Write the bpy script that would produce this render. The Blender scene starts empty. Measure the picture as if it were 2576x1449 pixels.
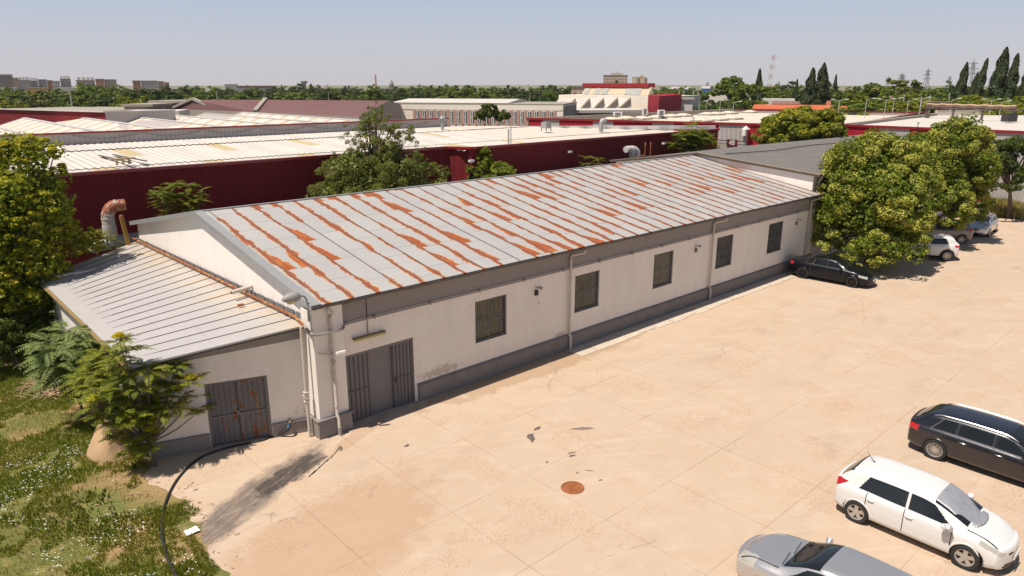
import bpy, bmesh, math, random
import numpy as np
from mathutils import Vector, Matrix, noise
random.seed(7); rng = np.random.default_rng(11)
R = math.radians
SC = bpy.context.scene
COL = SC.collection

# ---------------------------------------------------------------- camera, sky, sun, exposure
CAM_H = 11.4; F = 1791.0; CX, CY, HY = 1288.0, 724.5, 211.0
PITCH = math.atan((CY - HY) / F); TH = R(42.518)
cam = bpy.data.cameras.new('camera'); camo = bpy.data.objects.new('camera', cam); COL.objects.link(camo)
camo.location = (0, 0, CAM_H); camo.rotation_euler = (math.pi / 2 - PITCH, 0, -TH)
cam.sensor_width = 36; cam.lens = F / 2576 * 36; cam.clip_end = 6000; cam.clip_start = 0.1
SC.camera = camo
SUN = Vector((-0.42, 0.05, 0.907)).normalized()
w = bpy.data.worlds.new('World'); SC.world = w; w.use_nodes = True
nt = w.node_tree; bg = nt.nodes['Background']
sky = nt.nodes.new('ShaderNodeTexSky'); sky.sky_type = 'NISHITA'; sky.sun_disc = False
sky.sun_elevation = math.asin(SUN.z); sky.sun_rotation = math.atan2(SUN.x, SUN.y)
sky.air_density = 1.2; sky.dust_density = 1.0; sky.ozone_density = 1.5
geo = nt.nodes.new('ShaderNodeTexCoord'); sx = nt.nodes.new('ShaderNodeSeparateXYZ'); nt.links.new(geo.outputs['Generated'], sx.inputs[0])
cr = nt.nodes.new('ShaderNodeValToRGB'); nt.links.new(sx.outputs[2], cr.inputs[0]); e = cr.color_ramp.elements
e[0].position = 0.0; e[0].color = (.60, .58, .615, 1); e[1].position = 0.13; e[1].color = (.40, .48, .64, 1)
x = e.new(0.30); x.color = (.17, .21, .31, 1); x = e.new(0.9); x.color = (.07, .10, .17, 1)
ml = nt.nodes.new('ShaderNodeVectorMath'); ml.operation = 'SCALE'; ml.inputs['Scale'].default_value = 9.4; nt.links.new(cr.outputs[0], ml.inputs[0])
mx = nt.nodes.new('ShaderNodeMix'); mx.data_type = 'RGBA'; mx.inputs[0].default_value = 0.85
nt.links.new(sky.outputs[0], mx.inputs[6]); nt.links.new(ml.outputs[0], mx.inputs[7]); nt.links.new(mx.outputs[2], bg.inputs[0])
bg.inputs[1].default_value = 0.10
sl = bpy.data.lights.new('sun', 'SUN'); so = bpy.data.objects.new('sun', sl); COL.objects.link(so)
sl.energy = 4.9; sl.angle = R(0.53); sl.color = (1.0, 0.91, 0.80)
so.rotation_euler = SUN.to_track_quat('Z', 'Y').to_euler()
SC.view_settings.view_transform = 'Standard'; SC.view_settings.look = 'None'
SC.view_settings.exposure = 0.20; SC.view_settings.gamma = 1.0

# ---------------------------------------------------------------- pixel (2576 wide) -> world point on a plane
def ray(x, y):
    cp, sp = math.cos(PITCH), math.sin(PITCH)
    a = (x - CX) / F; b = -(y - CY) / F
    v = Vector((a, cp + b * sp, -sp + b * cp))
    c, s = math.cos(TH), math.sin(TH)
    return Vector((c * v.x + s * v.y, -s * v.x + c * v.y, v.z))
def W(px, py, z=None, X=None, Y=None, D=None):
    r = ray(px, py)
    if z is not None: t = (z - CAM_H) / r.z
    elif X is not None: t = X / r.x
    elif Y is not None: t = Y / r.y
    else: t = D / math.hypot(r.x, r.y)
    return Vector((r.x * t, r.y * t, CAM_H + r.z * t))

# ---------------------------------------------------------------- materials
def _set(nd, k, v, nt):
    s = nd.inputs[k]
    if hasattr(v, 'is_linked') or isinstance(v, bpy.types.NodeSocket): nt.links.new(v, s)
    elif isinstance(v, tuple) and len(v) == 3 and s.type == 'RGBA': s.default_value = (*v, 1)
    else: s.default_value = v
class G:
    def __init__(s, m): m.use_nodes = True; s.m = m; s.nt = m.node_tree; s.b = s.nt.nodes['Principled BSDF']
    def n(s, t, **k):
        nd = s.nt.nodes.new(t)
        for a, v in k.items():
            if a.startswith('i_'):
                a = a[2:]; a = int(a) if a.isdigit() else a.replace('_', ' ')
                _set(nd, a, v, s.nt)
            else: setattr(nd, a, v)
        return nd
    def math(s, op, a, b=None, c=None):
        nd = s.n('ShaderNodeMath', operation=op)
        for i, v in enumerate((a, b, c)):
            if v is not None: _set(nd, i, v, s.nt)
        return nd.outputs[0]
    def noise(s, vec, scale, detail=4, rough=0.55, out=0, dim='3D'):
        nd = s.n('ShaderNodeTexNoise', noise_dimensions=dim); nd.inputs['Scale'].default_value = scale
        nd.inputs['Detail'].default_value = detail; nd.inputs['Roughness'].default_value = rough
        if vec is not None: s.nt.links.new(vec, nd.inputs['Vector'])
        return nd.outputs[out]
    def step(s, v, a, b, lo=0.0, hi=1.0):
        nd = s.n('ShaderNodeMapRange', interpolation_type='SMOOTHSTEP')
        for i, x in enumerate((v, a, b, lo, hi)): _set(nd, i, x, s.nt)
        return nd.outputs[0]
    def mix(s, f, a, b, mode='MIX'):
        nd = s.n('ShaderNodeMix', data_type='RGBA', blend_type=mode, clamp_factor=True)
        _set(nd, 0, f, s.nt); _set(nd, 6, a, s.nt); _set(nd, 7, b, s.nt); return nd.outputs[2]
    def pos(s): return s.n('ShaderNodeNewGeometry').outputs['Position']
    def obj(s): return s.n('ShaderNodeTexCoord').outputs['Object']
    def sep(s, v): nd = s.n('ShaderNodeSeparateXYZ', i_0=v); return nd.outputs
    def comb(s, x, y, z=0.0): return s.n('ShaderNodeCombineXYZ', i_0=x, i_1=y, i_2=z).outputs[0]
    def scale(s, v, t): return s.n('ShaderNodeMapping', i_0=v, i_Scale=t).outputs[0]
    def color(s, c): _set(s.b, 'Base Color', c, s.nt)
    def rough(s, c): _set(s.b, 'Roughness', c, s.nt)
    def bump(s, h, st=0.3, d=0.02):
        nd = s.n('ShaderNodeBump', i_Strength=st, i_Distance=d, i_Height=h)
        s.nt.links.new(nd.outputs[0], s.b.inputs['Normal'])
MATS = {}
def newmat(name):
    m = bpy.data.materials.new(name); MATS[name] = m; return G(m)
def plain(name, col, rough=0.7, metal=0.0, var=0.12, sc=3.0, dirt=0.0, dirtcol=(0.2, 0.15, 0.1), bump=0.0, coat=0.0, spec=None, bsc=30):
    g = newmat(name); p = g.obj()
    n1 = g.noise(p, sc, 5); 
    c = g.mix(n1, tuple(x * (1 - var) for x in col), tuple(min(1, x * (1 + var)) for x in col))
    if dirt: c = g.mix(g.math('MULTIPLY', g.step(g.noise(p, sc * 2.7, 6, 0.7), 0.52, 0.72), dirt), c, dirtcol)
    g.color(c); g.rough(rough); g.b.inputs['Metallic'].default_value = metal
    if bump: g.bump(g.noise(p, bsc, 4), bump)
    if coat: g.b.inputs['Coat Weight'].default_value = coat; g.b.inputs['Coat Roughness'].default_value = 0.04
    if spec is not None: g.b.inputs['Specular IOR Level'].default_value = spec
    return g.m

# ---------------------------------------------------------------- object helpers
def tag(o, label=None, cat=None, group=None, kind=None):
    if label: o['label'] = label
    if cat: o['category'] = cat
    if group: o['group'] = group
    if kind: o['kind'] = kind
    return o
def thing(name, label, cat, loc=(0, 0, 0), rz=0.0, group=None):
    o = bpy.data.objects.new(name, None); COL.objects.link(o); o.empty_display_size = 0.3
    o.location = loc; o.rotation_euler = (0, 0, rz); return tag(o, label, cat, group)
def copy_tree(o, parent=None):
    c = o.copy(); COL.objects.link(c)
    if parent is not None: c.parent = parent
    for ch in list(o.children): copy_tree(ch, c)
    return c
def npmesh(name, V, Fc, mat, parent=None, midx=None, smooth=False):
    """V (n,3) array, Fc list/array of faces (all the same size if array)"""
    me = bpy.data.meshes.new(name)
    if isinstance(Fc, np.ndarray):
        k = Fc.shape[1]; me.vertices.add(len(V)); me.vertices.foreach_set('co', np.asarray(V, np.float32).ravel())
        me.loops.add(Fc.size); me.loops.foreach_set('vertex_index', Fc.astype(np.int32).ravel())
        me.polygons.add(len(Fc)); me.polygons.foreach_set('loop_start', np.arange(0, Fc.size, k, dtype=np.int32))
        me.polygons.foreach_set('loop_total', np.full(len(Fc), k, np.int32))
        me.update(calc_edges=True)
    else: me.from_pydata([tuple(v) for v in V], [], Fc)
    for m in (mat if isinstance(mat, (list, tuple)) else [mat]): me.materials.append(m)
    if midx is not None: me.polygons.foreach_set('material_index', np.asarray(midx, np.int32))
    if smooth: me.polygons.foreach_set('use_smooth', np.ones(len(me.polygons), bool))
    me.update(); me.validate()
    o = bpy.data.objects.new(name, me); COL.objects.link(o)
    if parent is not None: o.parent = parent
    return o
class MB:
    def __init__(s): s.v = []; s.f = []; s.m = []; s.cur = 0
    def add(s, vs, fs):
        k = len(s.v); s.v += [tuple(v) for v in vs]; s.f += [[i + k for i in f] for f in fs]; s.m += [s.cur] * len(fs); return s
    def quad(s, *p): return s.add(p, [list(range(len(p)))])
    def box(s, x0, x1, y0, y1, z0, z1):
        return s.add([(x0, y0, z0), (x1, y0, z0), (x1, y1, z0), (x0, y1, z0), (x0, y0, z1), (x1, y0, z1), (x1, y1, z1), (x0, y1, z1)],
              [[3, 2, 1, 0], [4, 5, 6, 7], [0, 1, 5, 4], [1, 2, 6, 5], [2, 3, 7, 6], [3, 0, 4, 7]])
    def bar(s, a, b, wd, ht, up=(0, 0, 1)):
        a = Vector(a); b = Vector(b); d = (b - a).normalized(); u = Vector(up)
        if abs(d.dot(u)) > 0.98: u = Vector((1, 0, 0))
        sd = d.cross(u).normalized(); u = sd.cross(d).normalized()
        q = [(-1, -1), (1, -1), (1, 1), (-1, 1)]
        vs = [p + sd * (i * wd / 2) + u * (j * ht / 2) for p in (a, b) for i, j in q]
        return s.add(vs, [[3, 2, 1, 0], [4, 5, 6, 7], [0, 1, 5, 4], [1, 2, 6, 5], [2, 3, 7, 6], [3, 0, 4, 7]])
    def prism(s, pts, d):
        d = Vector(d); n = len(pts); a = [Vector(p) for p in pts]; b = [p + d for p in a]
        return s.add(a + b, [list(range(n))[::-1], list(range(n, 2 * n))] + [[i, (i + 1) % n, n + (i + 1) % n, n + i] for i in range(n)])
    def tube(s, pts, r, n=8, cap=True, closed=False):
        pts = [Vector(p) for p in pts]; rs = r if isinstance(r, (list, tuple)) else [r] * len(pts); vs = []; fs = []
        u = None
        for i, p in enumerate(pts):
            d = (pts[min(i + 1, len(pts) - 1)] - pts[max(i - 1, 0)])
            if d.length < 1e-9: d = Vector((0, 0, 1))
            d.normalize()
            if u is None: u = d.orthogonal().normalized()
            else:
                u = u - d * u.dot(d); u = u.normalized() if u.length > 1e-6 else d.orthogonal().normalized()
            v2 = d.cross(u)
            for k in range(n):
                a = 2 * math.pi * k / n; vs.append(p + (u * math.cos(a) + v2 * math.sin(a)) * rs[i])
        for i in range(len(pts) - 1):
            for k in range(n): fs.append([i * n + k, i * n + (k + 1) % n, (i + 1) * n + (k + 1) % n, (i + 1) * n + k])
        if cap: fs.append(list(range(n))[::-1]); fs.append([(len(pts) - 1) * n + k for k in range(n)])
        return s.add(vs, fs)
    def lathe(s, prof, c=(0, 0, 0), n=16, axis='Z'):
        vs = []; fs = []
        for r, h in prof:
            for k in range(n):
                a = 2 * math.pi * k / n; x, y = r * math.cos(a), r * math.sin(a)
                vs.append(Vector(c) + (Vector((x, y, h)) if axis == 'Z' else Vector((x, h, y)) if axis == 'Y' else Vector((h, x, y))))
        for i in range(len(prof) - 1):
            for k in range(n): fs.append([i * n + k, i * n + (k + 1) % n, (i + 1) * n + (k + 1) % n, (i + 1) * n + k])
        return s.add(vs, fs)
    def build(s, name, mat, parent=None, smooth=False):
        o = npmesh(name, s.v, s.f, mat, parent, s.m)
        if smooth: o.data.polygons.foreach_set('use_smooth', np.ones(len(o.data.polygons), bool)); o.data.set_sharp_from_angle(angle=R(38))
        return o
def box(name, mat, parent, *a): return MB().box(*a).build(name, mat, parent)
def local(pts, o):  # world points into a thing's frame (no rotation)
    return [Vector(p) - o.location for p in pts]
def curve_pts(pts, n=8):
    pts = [Vector(p) for p in pts]; P = [pts[0]] + pts + [pts[-1]]; out = []
    for i in range(1, len(P) - 2):
        for k in range(n):
            t = k / n; a, b, c, d = P[i - 1], P[i], P[i + 1], P[i + 2]
            out.append(0.5 * ((2 * b) + (-a + c) * t + (2 * a - 5 * b + 4 * c - d) * t * t + (-a + 3 * b - 3 * c + d) * t ** 3))
    out.append(pts[-1]); return out
# ---------------------------------------------------------------- shared materials
M = MATS
plain('white_wall', (0.60, 0.545, 0.485), 0.9, var=0.05, sc=0.8, bump=0.25, bsc=25)
def wall_mat(name, base, dirtz=1.1):
    g = newmat(name); p = g.pos(); xyz = g.sep(p)
    st = g.noise(g.scale(p, (1.1, 1.1, 0.35)), 1.6, 6, 0.62)
    c = g.mix(g.step(st, 0.35, 0.75), base, tuple(x * 0.93 for x in base))
    low = g.step(xyz[2], 0.55, dirtz, 1.0, 0.0) if dirtz > 1 else 0.0
    dm = g.math('MULTIPLY', low, g.step(g.noise(p, 1.3, 7, 0.72), 0.55, 0.66))
    c = g.mix(g.math('MULTIPLY', dm, 0.7), c, (0.30, 0.22, 0.15))
    run = g.math('MULTIPLY', g.step(g.noise(g.scale(p, (7, 7, 0.5)), 1.0, 3), 0.6, 0.8), 0.15 if dirtz > 1 else 0.04)
    c = g.mix(run, c, (0.42, 0.36, 0.30))
    c = g.mix(g.math('MULTIPLY', g.step(g.noise(p, 6, 2, 0.4), 0.73, 0.77), 0.45 if dirtz > 1 else 0.0), c, (0.26, 0.2, 0.15))
    # peeling patches above the plinth beside the gate and by the second downpipe
    for cx_, cz_, a_, b_ in ((15.0, .92, 1.3, .26), (21.6, .80, .55, .16), (42.6, .9, .9, .2)):
        ex = g.math('DIVIDE', g.math('SUBTRACT', xyz[0], cx_), a_); ez_ = g.math('DIVIDE', g.math('SUBTRACT', xyz[2], cz_), b_)
        d = g.math('SQRT', g.math('ADD', g.math('MULTIPLY', ex, ex), g.math('MULTIPLY', ez_, ez_))); d = g.math('ADD', d, g.math('MULTIPLY', g.math('SUBTRACT', g.noise(p, 5, 6, .7), .5), 3.0))
        c = g.mix(g.math('MULTIPLY', g.step(d, .55, .75, 1.0, 0.0), .5), c, (0.33, 0.26, 0.19))
    g.color(c); g.rough(0.92); g.bump(g.noise(p, 14, 6, 0.65), 0.35, 0.03); return g.m
wall_mat('render_wall', (0.83, 0.765, 0.705))
wall_mat('gable_wall', (0.86, 0.81, 0.76), 0.5)
plain('fascia_grey', (0.275, 0.25, 0.235), 0.9, var=0.14, sc=0.9, bump=0.3, dirt=0.3, dirtcol=(0.2, 0.17, 0.14))
plain('plinth_grey', (0.235, 0.21, 0.195), 0.9, var=0.2, sc=1.4, bump=0.4, dirt=0.45, dirtcol=(0.12, 0.10, 0.085))
plain('zinc', (0.36, 0.36, 0.36), 0.5, 0.25, var=0.12, sc=1.5, dirt=0.25, dirtcol=(0.2, 0.19, 0.17))
plain('dark_metal', (0.055, 0.05, 0.05), 0.6, 0.3)
plain('gutter_metal', (0.10, 0.09, 0.085), 0.6, 0.3, var=0.4, sc=4, dirt=0.5, dirtcol=(0.3, 0.26, 0.2))
plain('pipe_white', (0.56, 0.50, 0.43), 0.6, var=0.12, sc=3, dirt=0.35, dirtcol=(0.25, 0.17, 0.1))
plain('pipe_grey', (0.30, 0.28, 0.27), 0.6, var=0.1)
plain('rust', (0.30, 0.10, 0.035), 0.85, var=0.4, sc=6, dirt=0.7, dirtcol=(0.5, 0.2, 0.04), bump=0.3)
plain('gate_grey', (0.165, 0.155, 0.16), 0.55, var=0.1, sc=2, dirt=0.2, dirtcol=(0.09, 0.08, 0.08))
plain('gate_dark', (0.115, 0.107, 0.11), 0.6)  # darker tone on the gate ribs stands in for their shadows
plain('black', (0.012, 0.012, 0.012), 0.6)
plain('rubber', (0.02, 0.02, 0.022), 0.75, bump=0.1)
plain('glass_dark', (0.012, 0.015, 0.018), 0.05, spec=0.8)
plain('white_plastic', (0.75, 0.73, 0.7), 0.4, var=0.04)
plain('pane_dark', (0.05, 0.055, 0.06), 0.15, var=0.5, sc=0.8)
plain('bark', (0.12, 0.09, 0.065), 0.9, var=0.3, sc=8, bump=0.5)
plain('concrete_old', (0.34, 0.30, 0.25), 0.9, var=0.15, sc=1, dirt=0.4, dirtcol=(0.18, 0.15, 0.12), bump=0.3)

def roof_rust():
    g = newmat('rusty_roof'); p = g.pos(); x, y, z = g.sep(p)
    u0 = g.math('DIVIDE', g.math('SUBTRACT', x, 10.35), 0.94)
    cell = g.math('FLOOR', u0); u = g.math('FRACT', u0)
    wn = g.n('ShaderNodeTexWhiteNoise', noise_dimensions='1D', i_W=cell).outputs[0]
    ys = g.math('ADD', g.math('DIVIDE', y, 2.05), g.math('MULTIPLY', wn, 3.1)); seg = g.math('FLOOR', ys)
    fy = g.math('FRACT', ys)
    wn2 = g.n('ShaderNodeTexWhiteNoise', noise_dimensions='2D', i_Vector=g.comb(cell, seg)).outputs[0]
    wn3 = g.n('ShaderNodeTexWhiteNoise', noise_dimensions='2D', i_Vector=g.comb(seg, cell)).outputs[0]
    fine = g.noise(g.comb(g.math('MULTIPLY', x, 5), g.math('MULTIPLY', y, 2.2)), 1.0, 6, 0.68)
    micro = g.math('MULTIPLY', g.math('SUBTRACT', g.noise(g.comb(g.math('MULTIPLY', x, 16), g.math('MULTIPLY', y, 6)), 1.0, 4, 0.7), 0.5), 0.22)
    big = g.noise(g.comb(g.math('MULTIPLY', x, 0.13), g.math('MULTIPLY', y, 0.16), 3.0), 1.0, 2)
    # more rust in the middle and towards the lower half
    bias = g.math('MULTIPLY', g.math('SUBTRACT', big, 0.5), 0.9)
    bias = g.math('ADD', bias, g.step(x, 11, 26, -0.03, 0.065))
    bias = g.math('ADD', bias, g.step(y, 20.5, 29.6, 0.06, -0.10))
    down = g.math('SUBTRACT', 1.0, fy)
    def side(seed, uu, amt, w2, w3):
        S = g.math('ADD', g.noise(g.comb(g.math('MULTIPLY', cell, 7.31), g.math('MULTIPLY', y, 0.13), seed), 1.0, 2, 0.5), bias)
        pres = g.step(S, 0.31, 0.42)
        wob = g.noise(g.comb(g.math('MULTIPLY', cell, 3.7), g.math('MULTIPLY', y, 1.1), seed + 4), 1.0, 3, 0.6)
        thin = g.math('MULTIPLY', g.math('SUBTRACT', wob, 0.27), 0.62)
        wide = g.math('MULTIPLY', g.math('ADD', 0.11, g.math('MULTIPLY', g.math('MULTIPLY', w2, w2), 0.52)), g.math('MULTIPLY', g.step(down, 0.0, 0.5, 0.15, 1.0), g.math('ADD', 0.45, g.math('MULTIPLY', down, 0.65))))
        wide = g.math('MULTIPLY', wide, g.math('MULTIPLY', g.math('GREATER_THAN', w3, 0.38), g.math('ADD', .55, wob)))
        wd = g.math('MULTIPLY', g.math('MULTIPLY', pres, g.math('MAXIMUM', thin, wide)), amt)
        e = g.math('ADD', g.math('SUBTRACT', wd, uu), g.math('ADD', micro, g.math('MULTIPLY', g.math('SUBTRACT', fine, 0.5), 0.30)))
        return e, g.step(wd, 0.015, 0.04)
    e1, o1 = side(1.7, u, 1.0, wn2, wn3)
    e2, o2 = side(9.2, g.math('SUBTRACT', 1.0, u), 0.6, wn3, wn2)
    r = g.math('MAXIMUM', g.math('MULTIPLY', g.step(e1, -0.01, 0.025), o1), g.math('MULTIPLY', g.step(e2, -0.01, 0.025), o2))
    halo = g.math('MAXIMUM', g.math('MULTIPLY', g.step(e1, -0.17, 0.03), o1), g.math('MULTIPLY', g.step(e2, -0.12, 0.02), o2))
    base = g.mix(g.noise(p, 0.5, 5, 0.6), (0.40, 0.385, 0.375), (0.52, 0.50, 0.475))
    base = g.mix(g.math('MULTIPLY', wn2, 0.25), base, (0.33, 0.33, 0.34))
    base = g.mix(g.math('MULTIPLY', g.step(g.noise(g.scale(p, (2.5, 0.5, 1)), 1.0, 5, 0.7), 0.55, 0.75), 0.35), base, (0.56, 0.50, 0.40))
    c = g.mix(g.math('MULTIPLY', halo, g.step(g.noise(p, 2.2, 3), 0.3, 0.7, 0.1, 0.8)), base, (0.58, 0.42, 0.24))
    rc = g.mix(g.noise(p, 2.5, 5, 0.7), (0.44, 0.105, 0.020), (0.24, 0.060, 0.018))
    rc = g.mix(g.math('MULTIPLY', g.step(g.noise(g.scale(p, (5, 1.2, 1)), 1.0, 4), 0.5, 0.7), 0.6), rc, (0.54, 0.20, 0.05))
    c = g.mix(r, c, rc)
    j = g.math('LESS_THAN', fy, 0.011)
    c = g.mix(g.math('MULTIPLY', j, 0.75), c, (0.13, 0.12, 0.11))
    g.color(c); g.rough(g.mix(r, (0.5,) * 3, (0.9,) * 3)); g.b.inputs['Metallic'].default_value = 0.1
    g.bump(g.noise(p, 1.2, 3), 0.25, 0.03); return g.m
roof_rust()
def leanto_roof():
    g = newmat('leanto_roof'); p = g.pos(); x, y, z = g.sep(p)
    c0 = g.math('FLOOR', g.math('DIVIDE', g.math('ADD', y, g.math('MULTIPLY', x, 0.12)), 0.86))
    wn = g.n('ShaderNodeTexWhiteNoise', noise_dimensions='1D', i_W=c0).outputs[0]
    fx = g.math('FRACT', g.math('ADD', g.math('DIVIDE', x, 1.95), wn))
    base = g.mix(g.noise(p, 0.6, 5, 0.6), (0.43, 0.41, 0.405), (0.53, 0.505, 0.48))
    st = g.math('MULTIPLY', g.step(x, 7.9, 9.8), g.step(g.noise(g.scale(p, (0.4, 2.2, 1)), 1.0, 4), 0.35, 0.7))
    c = g.mix(g.math('MULTIPLY', st, 0.75), base, (0.60, 0.44, 0.24))
    c = g.mix(g.math('MULTIPLY', g.math('LESS_THAN', fx, 0.012), 0.4), c, (0.28, 0.2, 0.13))
    c = g.mix(g.step(g.noise(g.scale(p, (1.0, 5, 1)), 0.9, 3), 0.73, 0.75), c, (0.35, 0.1, 0.03))
    g.color(c); g.rough(0.5); g.b.inputs['Metallic'].default_value = 0.1; g.bump(g.noise(p, 1.0, 3), 0.2, 0.03)
leanto_roof()
def concrete():
    g = newmat('yard_concrete'); p = g.pos(); x, y, z = g.sep(p)
    wob = g.math('MULTIPLY', g.math('SUBTRACT', g.noise(p, 3.0, 3), 0.5), 0.02)
    def joint(v, off, per, w):
        f = g.math('FRACT', g.math('DIVIDE', g.math('SUBTRACT', v, off), per))
        d = g.math('MULTIPLY', g.math('ABSOLUTE', g.math('SUBTRACT', f, 0.5)), per)   # distance from slab centre
        return g.math('GREATER_THAN', g.math('ADD', d, wob), per / 2 - w)
    jx = joint(x, 10.4, 2.9, 0.012); jy = joint(y, 16.9, 3.1, 0.012)
    j = g.math('MAXIMUM', jx, jy)
    cx = g.math('FLOOR', g.math('DIVIDE', g.math('SUBTRACT', x, 10.4), 2.9)); cy = g.math('FLOOR', g.math('DIVIDE', g.math('SUBTRACT', y, 16.9), 3.1))
    wn = g.n('ShaderNodeTexWhiteNoise', noise_dimensions='2D', i_Vector=g.comb(cx, cy)).outputs[0]
    base = g.mix(g.noise(p, 0.22, 6, 0.62), (0.46, 0.345, 0.245), (0.565, 0.435, 0.322))
    base = g.mix(g.math('MULTIPLY', wn, 0.45), base, (0.50, 0.39, 0.295))
    base = g.mix(g.math('MULTIPLY', g.step(g.noise(p, 1.1, 7, 0.7), 0.48, 0.7), 0.4), base, (0.58, 0.47, 0.36))
    base = g.mix(g.math('MULTIPLY', g.step(g.noise(g.scale(p, (0.5, 1.6, 1)), 0.5, 7, 0.68), 0.52, 0.68), 0.42), base, (0.42, 0.325, 0.245))
    base = g.mix(g.math('MULTIPLY', g.step(g.noise(p, 0.34, 4, 0.6), 0.58, 0.74), 0.35), base, (0.50, 0.32, 0.19))
    # exposed aggregate speckle
    sp = g.step(g.noise(p, 0.45, 4, 0.65), 0.50, 0.62); fine = g.noise(p, 16, 2, 0.7)
    base = g.mix(g.math('MULTIPLY', g.math('MULTIPLY', sp, g.step(fine, 0.48, 0.62)), 0.55), base, (0.40, 0.235, 0.135))
    base = g.mix(g.math('MULTIPLY', g.step(g.noise(p, 9, 2, 0.5), 0.70, 0.74), 0.5), base, (0.25, 0.19, 0.15))
    # tyre-dragged streaks
    base = g.mix(g.math('MULTIPLY', g.step(g.noise(g.scale(g.n('ShaderNodeMapping', i_0=p, i_Rotation=(0, 0, R(33))).outputs[0], (0.3, 4, 1)), 0.8, 5), 0.54, 0.7), 0.22), base, (0.62, 0.52, 0.42))
    # oil stain by the shed door, from (9.1,18.9) to (4.9,17.1)
    def blob(cx_, cy_, ang, a, b, k):
        dx = g.math('SUBTRACT', x, cx_); dy = g.math('SUBTRACT', y, cy_); ca, sa = math.cos(ang), math.sin(ang)
        ex = g.math('DIVIDE', g.math('ADD', g.math('MULTIPLY', dx, ca), g.math('MULTIPLY', dy, sa)), a)
        ey = g.math('DIVIDE', g.math('SUBTRACT', g.math('MULTIPLY', dy, ca), g.math('MULTIPLY', dx, sa)), b)
        d = g.math('SQRT', g.math('ADD', g.math('MULTIPLY', ex, ex), g.math('MULTIPLY', ey, ey)))
        d = g.math('ADD', d, g.math('MULTIPLY', g.math('SUBTRACT', g.noise(p, 1.5, 7, 0.7), 0.5), 2.0))
        return g.step(d, 0.95, k, 1.0, 0.0)
    st = blob(8.1, 18.75, R(20), 1.25, 0.40, 1.3); st2 = blob(6.3, 18.1, R(28), 2.4, 0.40, 1.9)
    st3 = blob(10.9, 19.55, R(25), 1.5, 0.28, 1.2); wet = blob(20.5, 19.75, 0, 6.0, 0.85, 1.2)
    dry = blob(7.0, 14.6, R(20), 3.2, 1.5, 1.6)
    c = g.mix(g.math('MULTIPLY', dry, 0.45), base, (0.40, 0.24, 0.13))
    c = g.mix(g.math('MULTIPLY', wet, 0.6), c, (0.36, 0.24, 0.14))
    c = g.mix(g.math('MULTIPLY', st3, 0.35), c, (0.38, 0.22, 0.12))
    tex = g.step(g.noise(g.scale(g.n('ShaderNodeMapping', i_0=p, i_Rotation=(0, 0, R(-28))).outputs[0], (1, 5, 1)), 1.5, 5, 0.7), 0.3, 0.6, 0.6, 1.0)
    c = g.mix(g.math('MULTIPLY', g.math('MULTIPLY', st2, 0.85), tex), c, (0.12, 0.10, 0.09))
    c = g.mix(g.math('MULTIPLY', g.math('MULTIPLY', st, 0.97), tex), c, (0.065, 0.055, 0.05))
    wp_ = g.n('ShaderNodeVectorMath', operation='ADD', i_0=p, i_1=g.n('ShaderNodeVectorMath', operation='SCALE', i_0=g.noise(p, 1.2, 4, .6, out=1), i_Scale=.9).outputs[0]).outputs[0]
    vo = g.n('ShaderNodeTexVoronoi', feature='DISTANCE_TO_EDGE', i_Vector=wp_, i_Scale=.17); ck_ = g.math('MULTIPLY', g.math('LESS_THAN', vo.outputs[0], .0022), g.step(g.noise(p, .18, 2), .54, .60))
    c = g.mix(g.math('MULTIPLY', ck_, .5), c, (0.24, 0.16, 0.11))
    for ox, oy, oa, ob in ((21.5, 8.2, .35, .14), (36.5, 12.5, .6, .2)): c = g.mix(g.math('MULTIPLY', blob(ox, oy, .4, oa, ob, 2.2), .16), c, (0.26, 0.2, 0.15))
    c = g.mix(g.math('MULTIPLY', j, g.step(g.noise(p, .5, 3), .35, .65, .2, .6)), c, (0.27, 0.165, 0.10))
    g.color(c); g.rough(0.93); g.b.inputs['Specular IOR Level'].default_value = 0.25
    g.bump(g.noise(p, 25, 5, 0.7), 0.25, 0.01); return g.m
concrete()
def soil():
    g = newmat('meadow_soil'); p = g.pos()
    a = g.mix(g.step(g.noise(p, 0.35, 6, 0.65), 0.36, 0.52), (0.34, 0.225, 0.10), (0.14, 0.155, 0.03))
    a = g.mix(g.step(g.noise(p, 1.7, 6, 0.7), 0.5, 0.68), a, (0.27, 0.225, 0.06))
    a = g.mix(g.math('MULTIPLY', g.step(g.noise(p, 9, 4, 0.7), 0.5, 0.7), 0.4), a, (0.34, 0.24, 0.14))
    g.color(a); g.rough(0.97); g.bump(g.noise(p, 8, 6, 0.75), 0.8, 0.06)
soil()
def far_ground():
    g = newmat('ground_far'); p = g.pos()
    a = g.mix(g.step(g.noise(p, 0.02, 6, 0.6), 0.4, 0.6), (0.30, 0.25, 0.18), (0.07, 0.10, 0.03)); g.color(a); g.rough(0.95)
far_ground()

# ---------------------------------------------------------------- ground, yard, pavement
def flat(name, pts, z, mat, kind='structure', parent=None):
    return tag(npmesh(name, [(p[0], p[1], z) for p in pts], [list(range(len(pts)))], mat, parent), kind=kind)
flat('ground', [(-5000, -5000), (5000, -5000), (5000, 5000), (-5000, 5000)], -0.02, M['ground_far'])
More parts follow.
